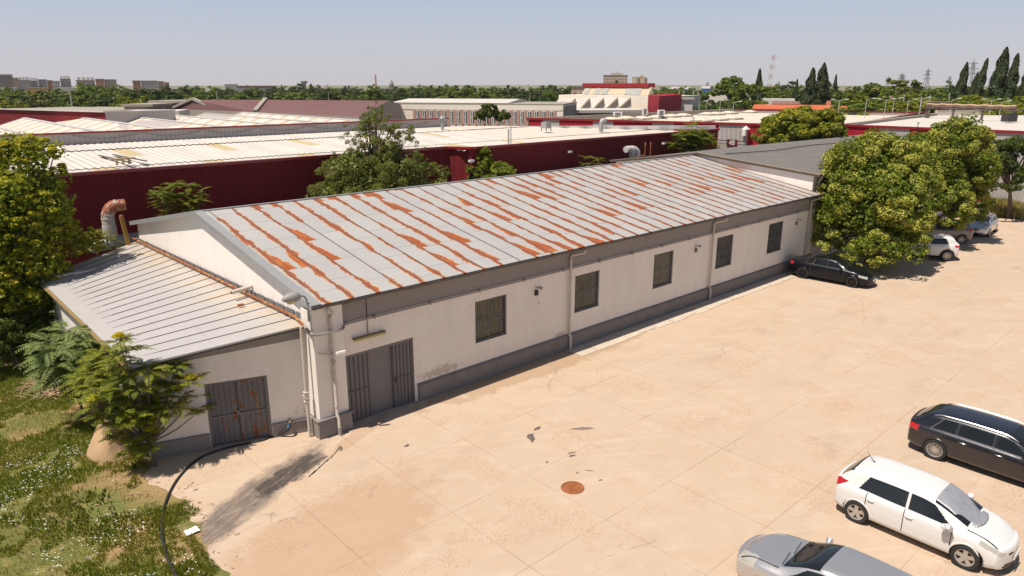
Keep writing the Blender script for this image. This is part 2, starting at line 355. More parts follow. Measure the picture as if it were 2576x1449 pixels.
# gently uneven meadow on the left
nx, ny = 90, 130; gx = np.linspace(-22, 5.6, nx); gy = np.linspace(8, 43.5, ny)
V = []
for j in range(ny):
    for i in range(nx):
        X, Y = gx[i], gy[j]; edge = min(1, max(0, (4.6 - X) / 2.0))
        V.append((X, Y, 0.0 + edge * (0.10 + 0.16 * noise.noise(Vector((X * .35, Y * .35, 0))) + 0.05 * noise.noise(Vector((X * 1.7, Y * 1.7, 3))))))
Fq = np.array([[j * nx + i, j * nx + i + 1, (j + 1) * nx + i + 1, (j + 1) * nx + i] for j in range(ny - 1) for i in range(nx - 1)])
tag(npmesh('meadow', np.array(V), Fq, M['meadow_soil'], smooth=True), kind='structure')
def ground_z(X, Y):
    if X > 5.5: return 0.0
    edge = min(1, max(0, (4.6 - X) / 2.0))
    return edge * (0.10 + 0.16 * noise.noise(Vector((X * .35, Y * .35, 0))) + 0.05 * noise.noise(Vector((X * 1.7, Y * 1.7, 3))))
# yard slab with a ragged left edge
edgeL = [(5.45, 22.5), (4.75, 21.7), (4.7, 21.0), (4.95, 20.2), (5.15, 19.4), (4.95, 18.7), (5.05, 17.9), (4.85, 17.1), (4.75, 16.3), (4.85, 15.4), (4.5, 14.2), (4.4, 12.5), (4.6, 8), (4.4, 0), (4.4, -45)]
edge2 = []
for a, b in zip(edgeL[:-1], edgeL[1:]):
    n_ = 8 if a[1] > 10 else 1
    for k in range(n_):
        t = k / n_; X = a[0] + (b[0] - a[0]) * t; Y = a[1] + (b[1] - a[1]) * t
        edge2.append((X + 0.16 * noise.noise(Vector((X * 2, Y * 2.6, 7))) + 0.05 * noise.noise(Vector((X * 9, Y * 9, 1))), Y))
edge2.append(edgeL[-1])
yard = edge2 + [(96, -45), (96, 10), (84.5, 17.0), (78, 17.8), (70, 20.6), (70, 21.2), (5.45, 21.2 + 1.9)]
flat('yard', yard, 0.012, M['yard_concrete'])
g = newmat('slab'); p = g.pos(); c = g.mix(g.noise(p, 1.5, 6, .65), (0.44, 0.36, 0.28), (0.64, 0.56, 0.46)); c = g.mix(g.math('MULTIPLY', g.step(g.noise(p, 4, 5, .7), .52, .66), .5), c, (0.40, 0.31, 0.23)); g.color(c); g.rough(.95); g.bump(g.noise(p, 20, 5), .3, .01)
mb = MB(); X = 21.8; 
while X < 44.5:
    wd = random.uniform(.9, 1.4); yb = 19.25 + random.uniform(-.08, .08)
    mb.box(X + .02, min(X + wd, 45) - .02, yb + random.uniform(0, .1), 20.26, -.01, .030 + random.uniform(0, .012)); X += wd
tag(mb.build('pavement', M['slab']), kind='structure')
flat('road', [(72, 26.5), (200, 2), (200, 26), (80, 44), (72, 36)], -0.006, M['slab'])
# tar patches and the crack on the concrete
def blobpts(cx, cy, a, b, ang, n=22, seed=0, rough=.3):
    out = []
    for k in range(n):
        t = 2 * math.pi * k / n; r = 1 + rough * noise.noise(Vector((math.cos(t) * 1.6 + seed, math.sin(t) * 1.6, seed * 3.1)))*1.6
        x_, y_ = a * r * math.cos(t), b * r * math.sin(t); out.append((cx + x_ * math.cos(ang) - y_ * math.sin(ang), cy + x_ * math.sin(ang) + y_ * math.cos(ang)))
    return out
plain('tar', (0.13, 0.105, 0.09), 0.9, var=.3, sc=5)
plain('tar_pale', (0.22, 0.17, 0.13), 0.9, var=.3, sc=5)
for i, (px, py, a, b, an, m_) in enumerate([(1336, 1100, .33, .10, 52, 'tar'), (1352, 1079, .17, .07, 10, 'tar'), (1464, 1079, .38, .08, -38, 'tar_pale'), (1023, 1122, .12, .06, 0, 'tar'), (1437, 1140, .14, .05, -20, 'tar_pale'), (1440, 1147, .11, .05, -20, 'tar'), (1484, 1185, .12, .03, -60, 'tar_pale'), (1453, 1190, .05, .04, 0, 'tar_pale'), (1510, 1209, .07, .04, 0, 'tar_pale'), (1376, 1164, .06, .03, 20, 'tar'), (857, 1128, .13, .07, 60, 'tar'), (640, 1270, .05, .03, 0, 'tar')]):
    p = W(px, py, z=0); flat('tar_patch', blobpts(p.x, p.y, a, b, R(an), seed=i * 1.3, rough=.45), 0.018 + i * .0003, M[m_])
ck = [W(*q, z=0) for q in [(857, 1124), (840, 1145), (822, 1160), (800, 1180), (778, 1200)]]
ck = [Vector((q.x + random.uniform(-.02, .02), q.y + random.uniform(-.02, .02), 0)) for q in curve_pts(ck, 5)]
mb = MB()
for a, b in zip(ck[:-1], ck[1:]):
    d = (b - a).normalized(); s_ = Vector((-d.y, d.x, 0)) * random.uniform(.012, .03); mb.quad(*[q + Vector((0, 0, .0195)) for q in (a - s_, b - s_, b + s_, a + s_)])
tag(mb.build('crack', M['black']), kind='structure')
# manhole
mh = thing('manhole_cover', 'round rusty iron manhole cover in the pale concrete yard', 'manhole cover', (13.78, 12.4, 0))

MB().lathe([(.285, .02), (.285, .032), (.345, .030), (.35, .010)], n=32).build('frame', M['rust'], mh)
mb = MB().lathe([(0.0, .028), (.27, .028), (.275, .024)], n=32)
for i in range(-4, 5):
    for j in range(-4, 5):
        if i * i + j * j < 17: mb.box(i * .055 - .016, i * .055 + .016, j * .055 - .016, j * .055 + .016, .027, .036)
mb.build('lid', M['rust'], mh)

# ---------------------------------------------------------------- main warehouse
def wall_open(mb, x0, x1, zt, Y, ops, depth=.16, z0=0):
    """front faces of a wall along X at Y with openings (xa,xb,za,zb) and reveals"""
    xs = sorted({x0, x1, *[o[0] for o in ops], *[o[1] for o in ops]}); zs = sorted({z0, zt, *[o[2] for o in ops], *[o[3] for o in ops]})
    for a, b in zip(xs[:-1], xs[1:]):
        for c, d in zip(zs[:-1], zs[1:]):
            if any(o[0] <= a and b <= o[1] and o[2] <= c and d <= o[3] for o in ops): continue
            mb.quad((a, Y, c), (b, Y, c), (b, Y, d), (a, Y, d))
    for a, b, c, d in ops:
        y2 = Y + depth
        mb.quad((a, Y, c), (a, Y, d), (a, y2, d), (a, y2, c)); mb.quad((b, Y, c), (b, y2, c), (b, y2, d), (b, Y, d))
        mb.quad((a, Y, d), (b, Y, d), (b, y2, d), (a, y2, d)); mb.quad((a, Y, c), (a, y2, c), (b, y2, c), (b, Y, c))
wh = thing('warehouse', 'long white rendered warehouse with a rust streaked grey metal gable roof', 'warehouse', (10.05, 20.4, 0))
wo = lambda mb, name, mat, parent=None, **k: shift(mb.build(name, mat, parent or wh, **k), parent or wh)
def shift(o, parent):   # geometry was written in world coordinates
    off = Vector((0, 0, 0)); q = parent
    while q: off += q.location; q = q.parent
    o.data.transform(Matrix.Translation(-off)); return o
x0, x1, YF, YB, ZE = 10.05, 45.3, 20.4, 39.1, 4.58
WIN = [(16.76, 18.41, 1.57, 3.27), (22.48, 24.12, 1.57, 3.27), (28.2, 29.84, 1.57, 3.31), (33.84, 35.5, 1.60, 3.36), (39.45, 41.2, 1.56, 3.38)]
GATE = (10.93, 13.82, 0, 2.55)
mb = MB(); wall_open(mb, x0, x1, ZE, YF, WIN + [GATE])
wo(mb, 'front_wall', M['render_wall'])
mb = MB(); YR, ZR = 29.75, 6.30
mb.prism([(x0, YF + .003, 0), (x0, YB, 0), (x0, YB, ZE), (x0, YR, ZR), (x0, YF + .003, ZE)][::-1], (.25, 0, 0))
wo(mb, 'gable_wall', M['gable_wall'])
mb = MB().box(x0 + .25, x1, YB - .25, YB, 0, ZE).box(x1 - .25, x1, YF + .17, YB - .25, 0, ZE); wo(mb, 'back_wall', M['render_wall'])
mb = MB().box(x0 + .85, x1 - .02, YF - .035, YF - .002, 3.74, 4.60); wo(mb, 'fascia', M['fascia_grey'])
mb = MB().box(13.95, x1, YF - .11, YF - .003, 0, .60)
mb.prism([(13.93, YF - .14, .60), (13.93, YF - .14, .63), (13.93, YF - .003, .70), (13.93, YF - .003, .60)][::-1], (x1 - 13.93, 0, 0)); wo(mb, 'plinth', M['plinth_grey'])
# corner pilaster and its plinth
mb = MB().box(9.84, 10.92, YF - .25, YF - .002, .66, 4.60).box(9.84, 10.05, YF - .002, 20.93, .66, 4.40); wo(mb, 'pilaster', M['render_wall'])
mb = MB().box(9.74, 10.98, YF - .34, YF - .003, 0, .62).box(9.74, 10.04, YF - .003, 20.9, 0, .62)
mb.prism([(9.70, YF - .38, .62), (11.02, YF - .38, .62), (11.02, YF - .003, .62), (9.70, YF - .003, .62)], (0, 0, .06)); wo(mb, 'pilaster_plinth', M['plinth_grey'])
# roof
ex0, ex1, ey0, ey1, ez = 9.82, 45.28, 20.05, 39.45, 4.64; rz = ez + (YR - ey0) * .1825
def rzat(y): return rz - abs(y - YR) * .1825
mb = MB()
mb.prism([(ex0, ey0, ez), (ex0, YR, rz), (ex0, ey1, ez), (ex0, ey1, ez - .07), (ex0, YR, rz - .07), (ex0, ey0, ez - .07)], (ex1 - ex0, 0, 0))
mb.cur = 1
xs = 10.35
while xs < ex1 - .1:
    off = Vector((0, 0, 0)); yy = ey0 + .02; 
    for k in range(6):
        ya = ey0 + .02 + (YR - ey0 - .1) * k / 6; yb2 = ey0 + .02 + (YR - ey0 - .1) * (k + 1) / 6
        xa = xs + .006 * math.sin(k * 2 + xs * 5); xb = xs + .006 * math.sin((k + 1) * 2 + xs * 5)
        mb.bar((xa, ya, rzat(ya) + .018), (xb, yb2, rzat(yb2) + .018), .018, .034)
    mb.bar((xs, YR + .1, rzat(YR + .1) + .015), (xs, ey1, rzat(ey1) + .015), .02, .035); xs += .94
mb.cur = 2
mb.bar((ex0, YR, rz + .02), (ex1, YR, rz + .02), .16, .035)
plain('seam_grey', (0.16, 0.155, 0.155), 0.6, 0.2, var=.3, sc=2)
wo(mb, 'roof', [M['rusty_roof'], M['seam_grey'], M['zinc']])
mb = MB()
for ya, yb2 in ((ey0 - .01, YR), (YR, ey1)):
    mb.bar((ex0 + .15, ya, rzat(ya) + .022), (ex0 + .15, yb2, rzat(yb2) + .022), .34, .03)
    mb.bar((ex0 - .025, ya, rzat(ya) - .05), (ex0 - .025, yb2, rzat(yb2) - .05), .02, .20)
wo(mb, 'verge_flashing', M['zinc'])
# gutter along the front eave
gp = []; mb = MB(); nseg = 60; prof = [(-.0, .02), (-.015, -.05), (-.06, -.075), (-.10, -.05), (-.115, .03)]
for i in range(nseg + 1):
    X = ex0 + (ex1 - ex0) * i / nseg; dz = .012 * math.sin(i * 1.7) + .008 * math.sin(i * .6); dy = .008 * math.sin(i * 2.3)
    gp += [(X, ey0 + .01 + a + dy, ez - .045 + b + dz) for a, b in prof]
np_ = len(prof); fs = [[i * np_ + k, (i + 1) * np_ + k, (i + 1) * np_ + k + 1, i * np_ + k + 1] for i in range(nseg) for k in range(np_ - 1)]
mb.add(gp, fs); wo(mb, 'gutter', M['gutter_metal'])
# downpipes: (x top outlet, x pipe)
for xo, xp, top, bot in [(10.35, 10.42, 4.5, .02), (22.6, 22.03, 4.5, .05), (33.9, 33.2, 4.5, .05), (45.0, 44.4, 4.5, .05)]:
    yp = YF - (.34 if xp < 11 else .13); mb = MB()
    mb.tube(curve_pts([(xo, ey0 - .05, top), (xo, ey0 - .04, top - .12), (xp + .1, yp + .02, top - .22), (xp, yp, top - .34)], 4), .055, 8)
    mb.tube([(xp, yp, top - .34), (xp, yp, .75), (xp, yp - (.10 if xp < 11 else .09), .6), (xp, yp - (.10 if xp < 11 else .09), bot)], .055, 10)
    for z_ in (1.0, 2.2, 3.3): mb.tube([(xp, yp, z_), (xp, yp, z_ + .05)], .066, 10)
    wo(mb, 'downpipe', M['pipe_white'], smooth=True)
    if xp < 11: wo(MB().tube([(xp, yp - .12, .30), (xp, yp - .12, .04), (xp + .02, yp - .2, .02)], .068, 10), 'downpipe_shoe', M['pipe_grey'])
# windows: frame, glass-block pane, grille
g = newmat('glass_block'); o_ = g.obj(); X_, Y_, Z_ = g.sep(o_)
bk = g.n('ShaderNodeTexBrick', i_Vector=g.comb(Z_, X_), i_Scale=1.0, i_Color1=(0.16, 0.145, 0.085), i_Color2=(0.095, 0.09, 0.055), i_Mortar=(0.035, 0.03, 0.025)); bk.inputs['Brick Width'].default_value = .30; bk.inputs['Row Height'].default_value = .105; bk.inputs['Mortar Size'].default_value = .009
g.color(bk.outputs[0]); g.rough(.18)
g = newmat('glass_block_grey'); X_, Y_, Z_ = g.sep(g.obj())
bk = g.n('ShaderNodeTexBrick', i_Vector=g.comb(Z_, X_), i_Scale=1.0, i_Color1=(0.10, 0.10, 0.095), i_Color2=(0.05, 0.05, 0.05), i_Mortar=(0.04, 0.04, 0.04)); bk.inputs['Brick Width'].default_value = .30; bk.inputs['Row Height'].default_value = .105
g.color(bk.outputs[0]); g.rough(.18)
plain('grille_grey', (0.16, 0.17, 0.18), .5, .2)
plain('frame_grey', (0.15, 0.145, 0.14), .6)
for i, (a, b, c, d) in enumerate(WIN):
    f = MB(); e = .045; y0, y1 = YF + .06, YF + .14
    f.box(a + .002, a + e, y0, y1, c + .002, d - .002).box(b - e, b - .002, y0, y1, c + .002, d - .002).box(a + e, b - e, y0, y1, c + .002, c + e).box(a + e, b - e, y0, y1, d - e, d - .002)
    fo = f.build('window', M['frame_grey'], wh); shift(fo, wh)
    p = MB().box(a + e, b - e, YF + .125, YF + .15, c + e, d - e); shift(p.build('pane', M['glass_block'] if i < 3 else M['glass_block_grey'], fo), wh)
    gr = MB(); nb = 12
    for k in range(nb + 1):
        X = a + .05 + (b - a - .1) * k / nb; gr.bar((X, YF + .035, c + .03), (X, YF + .035, d - .03), .016, .016)
    for zz in (c + .05, c + (d - c) * .5 - .1, c + (d - c) * .5 + .02, d - .05): gr.box(a + .003, b - .003, YF + .022, YF + .03, zz, zz + .022)
    for k in range(0, nb, 2):
        for t in (.2, .72): X = a + .05 + (b - a - .1) * k / nb; gr.box(X, X + (b - a - .1) / nb, YF + .04, YF + .048, c + (d - c) * t, c + (d - c) * t + .018)
    shift(gr.build('window_grille', M['grille_grey'], fo), wh)
    shift(MB().box(a + .004, b - .004, YF - .02, YF + .058, c - .002, c + .02).build('window_sill', M['fascia_grey'], fo), wh)
# gate of the warehouse
ga, gb_, _, gt = GATE; mb = MB()
mb.box(ga + .003, ga + .08, YF + .01, YF + .15, 0, gt - .003).box(gb_ - .06, gb_ - .003, YF + .01, YF + .15, 0, gt - .003).box(ga + .08, gb_ - .06, YF + .01, YF + .15, gt - .09, gt - .003)
wo(mb, 'gate_frame', M['gate_grey'])
def gleaf(xa, xb, y, z0_, z1_, ribs, mid=True):
    m2 = MB().box(xa, xb, y, y + .03, z0_, z1_); m2.cur = 1
    for k in range(ribs + 1): X = xa + .02 + (xb - xa - .09) * k / ribs; m2.box(X, X + .045, y - .035, y - .001, z0_ + .02, z1_ - .03)
    if mid: m2.box(xa, xb, y - .045, y - .036, 1.12, 1.18)
    return m2
lf = wo(gleaf(ga + .085, 11.98, YF + .07, .03, gt - .1, 5), 'gate_leaf', [M['gate_grey'], M['gate_dark']])
wo(MB().box(11.98, 12.93, YF + .085, YF + .12, .03, gt - .1), 'gate_panel', M['gate_grey'])
lr = wo(gleaf(12.9, 13.75, YF + .03, .03, gt - .1, 5), 'gate_leaf', [M['gate_grey'], M['gate_dark']])
shift(MB().box(12.97, 13.0, YF - .03, YF - .012, 1.0, 1.25).box(12.96, 13.02, YF - .05, YF - .03, 1.1, 1.14).build('handle', M['black'], lr), wh)

# ---------------------------------------------------------------- lean-to
lt = thing('shed', 'low white lean-to shed with a grey sheet roof against the warehouse gable', 'shed', (5.25, 22.5, 0))
A = Vector((10.03, 20.86, 0)); B = Vector((5.25, 22.52, 0)); dW = (B - A).normalized(); nW = Vector((-dW.y, dW.x, 0)); nW = nW if nW.y < 0 else -nW
def onwall(px, py):
    r = ray(px, py); o = Vector((0, 0, CAM_H)); t = (A - o).dot(nW) / r.dot(nW); q = o + r * t; return (q - A).dot(dW), q.z
LW = (B - A).length
FRc, FLc, BLc, BRc = Vector((10.02, 20.60, 3.90)), Vector((4.93, 22.05, 3.36)), Vector((4.93, 35.4, 3.38)), Vector((10.02, 39.4, 3.64))
gs, gz = onwall(513, 969); gs2, gz2 = onwall(686, 1093); gtop = onwall(669, 942)[1]
ga1, ga2 = sorted((gs, gs2)); gtop = (gtop + gz) / 2
print('shed gate', ga1, ga2, gtop, LW)
def wp(s_, off, z_): q = A + dW * s_ + nW * off; return (q.x, q.y, z_)
def wbox(mb, s0, s1, o0, o1, z0_, z1_):
    v = [wp(s0, o0, z0_), wp(s1, o0, z0_), wp(s1, o1, z0_), wp(s0, o1, z0_), wp(s0, o0, z1_), wp(s1, o0, z1_), wp(s1, o1, z1_), wp(s0, o1, z1_)]
    return mb.add(v, [[0, 1, 2, 3], [7, 6, 5, 4], [4, 5, 1, 0], [5, 6, 2, 1], [6, 7, 3, 2], [7, 4, 0, 3]])
topz = lambda s_: 3.80 - .47 * s_ / LW
mb = MB()
for a, b, c in ((0, ga1, 0), (ga1, ga2, gtop), (ga2, LW, 0)):
    mb.add([wp(a, 0, c), wp(b, 0, c), wp(b, 0, topz(b)), wp(a, 0, topz(a))], [[0, 1, 2, 3]])
for a in (ga1, ga2): mb.add([wp(a, 0, 0), wp(a, 0, gtop), wp(a, -.2, gtop), wp(a, -.2, 0)], [[0, 1, 2, 3]])
mb.add([wp(ga1, 0, gtop), wp(ga2, 0, gtop), wp(ga2, -.2, gtop), wp(ga1, -.2, gtop)], [[0, 1, 2, 3]])
wo(mb, 'front_wall', M['render_wall'], lt)
mb = MB(); yy = 22.52
for k, (ya, yb2) in enumerate([(22.52, 25.6), (25.75, 29.2), (29.35, 35.1)]): mb.box(5.25, 5.45, ya, yb2, 0, 3.30)
mb.box(5.19, 5.45, 25.6, 25.75, 0, 3.3).box(5.19, 5.45, 29.2, 29.35, 0, 3.3).box(5.45, 10.0, 34.9, 35.1, 0, 3.5)
wo(mb, 'side_wall', M['render_wall'], lt)
mb = MB()
for a, b in ((.02, ga1 - .02), (ga2 + .02, LW + .03)): wbox(mb, a, b, .003, .07, 0, .50 if a > 1 else .45); wbox(mb, a, b, .003, .10, .50 if a > 1 else .45, .55 if a > 1 else .5)
wo(mb, 'plinth', M['plinth_grey'], lt)
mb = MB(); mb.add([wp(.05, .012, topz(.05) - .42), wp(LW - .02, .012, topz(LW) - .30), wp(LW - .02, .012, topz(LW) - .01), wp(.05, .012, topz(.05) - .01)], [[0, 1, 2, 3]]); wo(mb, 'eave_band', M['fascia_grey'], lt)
# roof slab with standing seams running down from the gable
def lp(u, v, dz=0): # u: 0 at gable -> 1 at low edge ; v: 0 front -> 1 back
    a = FRc.lerp(BRc, v); b = FLc.lerp(BLc, v); q = a.lerp(b, u); return Vector((q.x, q.y, q.z + dz))
mb = MB(); N = 14
vs = [lp(u / 4, v / N) for v in range(N + 1) for u in range(5)]; vs2 = [q - Vector((0, 0, .05)) for q in vs]
mb.add(vs, [[v * 5 + u, (v + 1) * 5 + u, (v + 1) * 5 + u + 1, v * 5 + u + 1] for v in range(N) for u in range(4)])
for a, b in ((lp(0, 0), lp(1, 0)), (lp(1, 0), lp(1, 1)), (lp(1, 1), lp(0, 1))): mb.quad(a, b, b - Vector((0, 0, .06)), a - Vector((0, 0, .06)))
mb.quad(*[q - Vector((0, 0, .06)) for q in (lp(0, 0), lp(1, 0), lp(1, 1), lp(0, 1))])
mb.cur = 1
for k in range(1, 20):
    v = k / 20; a = lp(.02, v, .012); b = lp(.80 + .015 * (k % 3), v, .011); c = lp(.90, v, .002)
    mb.bar(a, b, .014, .026); mb.bar(b, c, .01, .01)
plain('seam_brown', (0.13, 0.095, 0.08), .8, var=.4)
wo(mb, 'roof', [M['leanto_roof'], M['seam_brown']], lt)
plain('lead_grey', (0.17, 0.17, 0.18), .7, var=.25, sc=4)
mb = MB()
for k in range(24): a = FRc.lerp(BRc, k / 24 + .004); b = FRc.lerp(BRc, (k + 1) / 24 - .004); mb.bar(a + Vector((-.012, .3, .10)), b + Vector((-.012, .3, .10)), .03, .20)
wo(mb, 'wall_flashing', M['lead_grey'], lt)
plain('mossy', (0.26, 0.18, 0.07), .95, var=.5, sc=8, dirt=.6, dirtcol=(0.12, 0.12, 0.03), bump=.6)
mb = MB(); a = FLc + Vector((-.06, -.02, -.05)); b = BLc + Vector((-.06, 0, -.05)); mb.bar(a, b, .13, .06); wo(mb, 'gutter', M['mossy'], lt)
mb = MB().bar(FRc + Vector((-.15, .02, -.09)), FLc + Vector((.1, .02, -.09)), .05, .05); wo(mb, 'eave_board', M['dark_metal'], lt)
# rusty sheet gate of the shed
g = newmat('rusty_gate'); p = g.obj()
n_ = g.math('ADD', g.noise(g.scale(p, (1.2, 1.2, .75)), 2.6, 4, .6), g.step(g.sep(p)[0], 2.2, 2.7, -.07, .02)); r_ = g.step(n_, .565, .585)
c = g.mix(g.noise(p, 3, 4), (0.15, 0.145, 0.155), (0.20, 0.19, 0.20)); c = g.mix(g.step(n_, .55, .566), c, (0.42, 0.30, 0.16)); g.color(g.mix(r_, c, g.mix(g.noise(p, 6, 4), (0.17, 0.05, 0.02), (0.28, 0.10, 0.03)))); g.rough(.7)
gm = (ga1 + ga2) / 2 + .02
mb = MB(); 
for a, b, c, d in ((ga1 + .005, ga1 + .09, 0, gtop - .005), (ga2 - .09, ga2 - .005, 0, gtop - .005), (ga1 + .09, ga2 - .09, gtop - .06, gtop - .005)): wbox(mb, a, b, -.15, -.02, c, d)
wo(mb, 'gate_frame', M['gate_grey'], lt)
for a, b in ((ga1 + .095, gm - .01), (gm + .01, ga2 - .095)):
    mb = MB(); wbox(mb, a, b, -.12, -.10, .05, gtop - .07)
    mb.cur = 1
    for k in range(6): s_ = a + (b - a - .045) * k / 5; wbox(mb, s_, s_ + .045, -.099, -.06, .06, gtop - .08)
    mb.cur = 0; wbox(mb, a, b, -.059, -.045, 1.0, 1.05)
    lf = wo(mb, 'gate_leaf', [M['rusty_gate'], M['gate_dark']], lt)
mb = MB(); wbox(mb, gm - .03, gm + .05, -.043, -.01, 1.02, 1.16); shift(mb.build('latch', M['gate_grey'], lf), lt)
# ---------------------------------------------------------------- things fixed to the warehouse
g = newmat('yellow_pipe'); p = g.obj()
c = g.mix(g.step(g.noise(g.scale(p, (1, 1.2, 1)), 3, 6, .7), .38, .5), (0.46, 0.24, 0.07), (0.27, 0.085, 0.03)); g.color(c); g.rough(.8)
gp_ = thing('gas_pipe', 'rusty orange gas pipe along the gable turning down the corner and along the front wall', 'gas pipe', (9.6, 20.5, 0))
mb = MB().tube([(9.86, 39.5, 3.80), (9.84, 30, 3.90), (9.80, 21.3, 4.02), (9.72, 20.5, 3.92)], .045, 10)
for y_ in np.arange(22, 39, 2.6): mb.box(9.80, 10.03, y_, y_ + .05, 3.86, 3.90)
shift(mb.build('rusty_run', M['yellow_pipe'], gp_, smooth=True), gp_)
mb = MB().tube(curve_pts([(9.72, 20.5, 3.92), (9.70, 20.0, 3.80), (9.9, 19.93, 3.72), (10.75, 19.95, 3.70), (11.0, 20.28, 3.70), (11.2, 20.30, 3.71)], 5), .045, 8).tube([(11.2, 20.30, 3.71), (44.9, 20.30, 3.71)], .032, 8)
for x_ in np.arange(12.2, 45, 2.35): mb.box(x_, x_ + .04, 20.25, 20.36, 3.66, 3.78)
shift(mb.build('front_run', M['pipe_grey'], gp_, smooth=True), gp_)
mb = MB().tube([(9.62, 20.52, 3.9), (9.60, 20.52, 1.5), (9.60, 20.50, 0.0)], .05, 10)
for z_ in (1.3, 1.42, 1.62): mb.tube([(9.60, 20.52, z_), (9.60, 20.52, z_ + .03)], .10, 10)
mb.tube([(9.45, 20.5, 1.55), (9.6, 20.5, 1.55)], .03, 6)
shift(mb.build('riser', M['pipe_white'], gp_, smooth=True), gp_)
# floodlight on the corner
fl = thing('wall_lantern', 'grey oval street lantern on a bent arm at the warehouse roof corner', 'lamp', (9.75, 20.3, 4.2))
shift(MB().tube(curve_pts([(9.80, 20.3, 4.1), (9.78, 20.27, 4.75), (9.66, 20.22, 4.98), (9.5, 20.2, 5.02)], 5), .03, 8).build('arm', M['pipe_grey'], fl, smooth=True), fl)
hv = MB(); nst = 12
hp = [(Vector((9.55, 20.2, 5.0)) + Vector((-.62 * t, 0, .03 * math.sin(3 * t)))) for t in [i / nst for i in range(nst + 1)]]
rr = [.03 + .14 * math.sin(math.pi * min(1, (i / nst) ** .8)) ** .7 for i in range(nst + 1)]
hv.tube(hp, rr, 14); shift(hv.build('lamp_housing', M['pipe_grey'], fl, smooth=True), fl)
plain('yellow_glass', (0.55, 0.48, 0.22), .2)
sp = bpy.data.meshes.new('x'); mb = MB(); mb.lathe([(0.0, -.10), (.09, -.09), (.14, -.03), (.15, .02)], (9.2, 20.2, 4.93), 14); shift(mb.build('lamp_glass', M['yellow_glass'], fl, smooth=True), fl)
# tube light above the gate
tl = thing('tube_light', 'yellowed fluorescent tube light fixed above the warehouse gate', 'light', (12.0, 20.3, 3.1))
shift(MB().box(11.33, 12.6, 20.26, 20.35, 3.08, 3.14).build('housing', M['mossy'], tl), tl)
plain('yellow_diffuser', (0.50, 0.42, 0.16), .35)
shift(MB().tube([(11.36, 20.24, 3.07), (12.57, 20.24, 3.07)], .055, 10).build('diffuser', M['yellow_diffuser'], tl, smooth=True), tl)
shift(MB().bar((11.95, 20.355, 3.14), (11.95, 20.355, 4.5), .02, .02).bar((11.95, 20.34, 4.45), (10.3, 20.34, 4.35), .02, .02).build('cable', M['dark_metal'], tl), tl)
# camera on the corner
cc = thing('security_camera', 'white security camera on a bracket beside the corner downpipe', 'camera', (10.42, 20.0, 2.95))
shift(MB().tube([(9.9, 20.05, 3.05), (10.35, 19.9, 2.92), (10.5, 19.75, 2.95)], .022, 6).box(10.3, 10.42, 19.85, 19.98, 2.84, 2.96).build('bracket', M['pipe_white'], cc), cc)
shift(MB().bar((10.40, 19.78, 2.99), (10.66, 19.62, 3.05), .09, .08).build('camera_body', M['white_plastic'], cc), cc)
shift(MB().tube(curve_pts([(10.36, 19.9, 2.88), (10.30, 19.88, 2.66), (10.37, 19.9, 2.60), (10.42, 19.9, 2.75)], 4), .01, 5).build('cable', M['black'], cc), cc)
# alarm lamps over the wall
labs = ['small grey wall spotlight over a dark box between the first window and the second downpipe', 'small grey wall spotlight right of the third barred window', 'small grey wall spotlight right of the last barred window near the trees']
for i, (x_, la) in enumerate(zip((20.05, 31.77, 42.82), labs)):
    t = thing('wall_spotlight', la, 'spotlight', (x_, 20.39, 3.2), group='spotlights along the front wall')
    MB().box(-.07, .07, -.09, -.003, -.30, -.08).build('box', M['gate_grey'] if i else M['black'], t)
    MB().bar((0, 0, .02), (.02, -.18, .06), .03, .03).build('arm', M['dark_metal'], t)
    MB().bar((.02, -.12, .06), (.10, -.28, .03), .10, .09).build('head', M['pipe_grey'], t)
# vent stub on the gable
vs_ = thing('vent_pipe', 'short white vent pipe sticking out of the gable over the shed roof', 'pipe', (10.0, 25.2, 4.1))
MB().tube([(.05, 0, .1), (-.75, -.05, .02)], .075, 12).build('tube', M['pipe_white'], vs_, smooth=True)
MB().tube([(-.76, -.05, .02), (-.762, -.05, .02)], .055, 12).build('opening', M['black'], vs_)
# brick left on the shed roof
tag(MB().bar((9.1, 24.3, 3.86), (9.28, 24.2, 3.88), .10, .07).build('brick', M['rust']), 'loose red brick lying on the shed roof below the vent pipe', 'brick')
# hose
hz = [(706, 1082), (690, 1097), (660, 1108), (610, 1118), (560, 1130), (500, 1154), (455, 1195), (425, 1243), (410, 1290), (407, 1335), (415, 1385), (430, 1425), (450, 1465), (480, 1520), (520, 1580)]
hp = [W(*q, z=.03) for q in hz]; hp = [Vector((q.x, q.y, max(.03, ground_z(q.x, q.y) + .03 if q.x < 4.7 else .03))) for q in hp]; tapp = W(708, 1079, Y=20.95)
ho = thing('garden_hose', 'black rubber hose running from the shed tap across the yard edge into the grass', 'hose', tuple(hp[5]))
shift(MB().tube(curve_pts([Vector((9.15, 21.02, .46)), Vector((9.05, 20.93, .30))] + hp[1:], 6), .042, 8).build('tube', M['rubber'], ho, smooth=True), ho)
plain('blue_plastic', (0.02, 0.25, 0.55), .4)
shift(MB().tube([(9.15, 21.03, .45), (9.08, 20.95, .33)], .045, 8).build('connector', M['blue_plastic'], ho), ho)
tp = thing('water_tap', 'brass tap on the shed plinth above the blue hose connector', 'tap', (9.2, 21.1, .5))
MB().tube([(0, .12, .05), (0, -.03, .05), (-.03, -.06, -.03)], .022, 6).build('spout', M['yellow_diffuser'], tp); MB().bar((-.05, -.01, .10), (.05, -.01, .10), .02, .015).build('handle', M['rust'], tp)
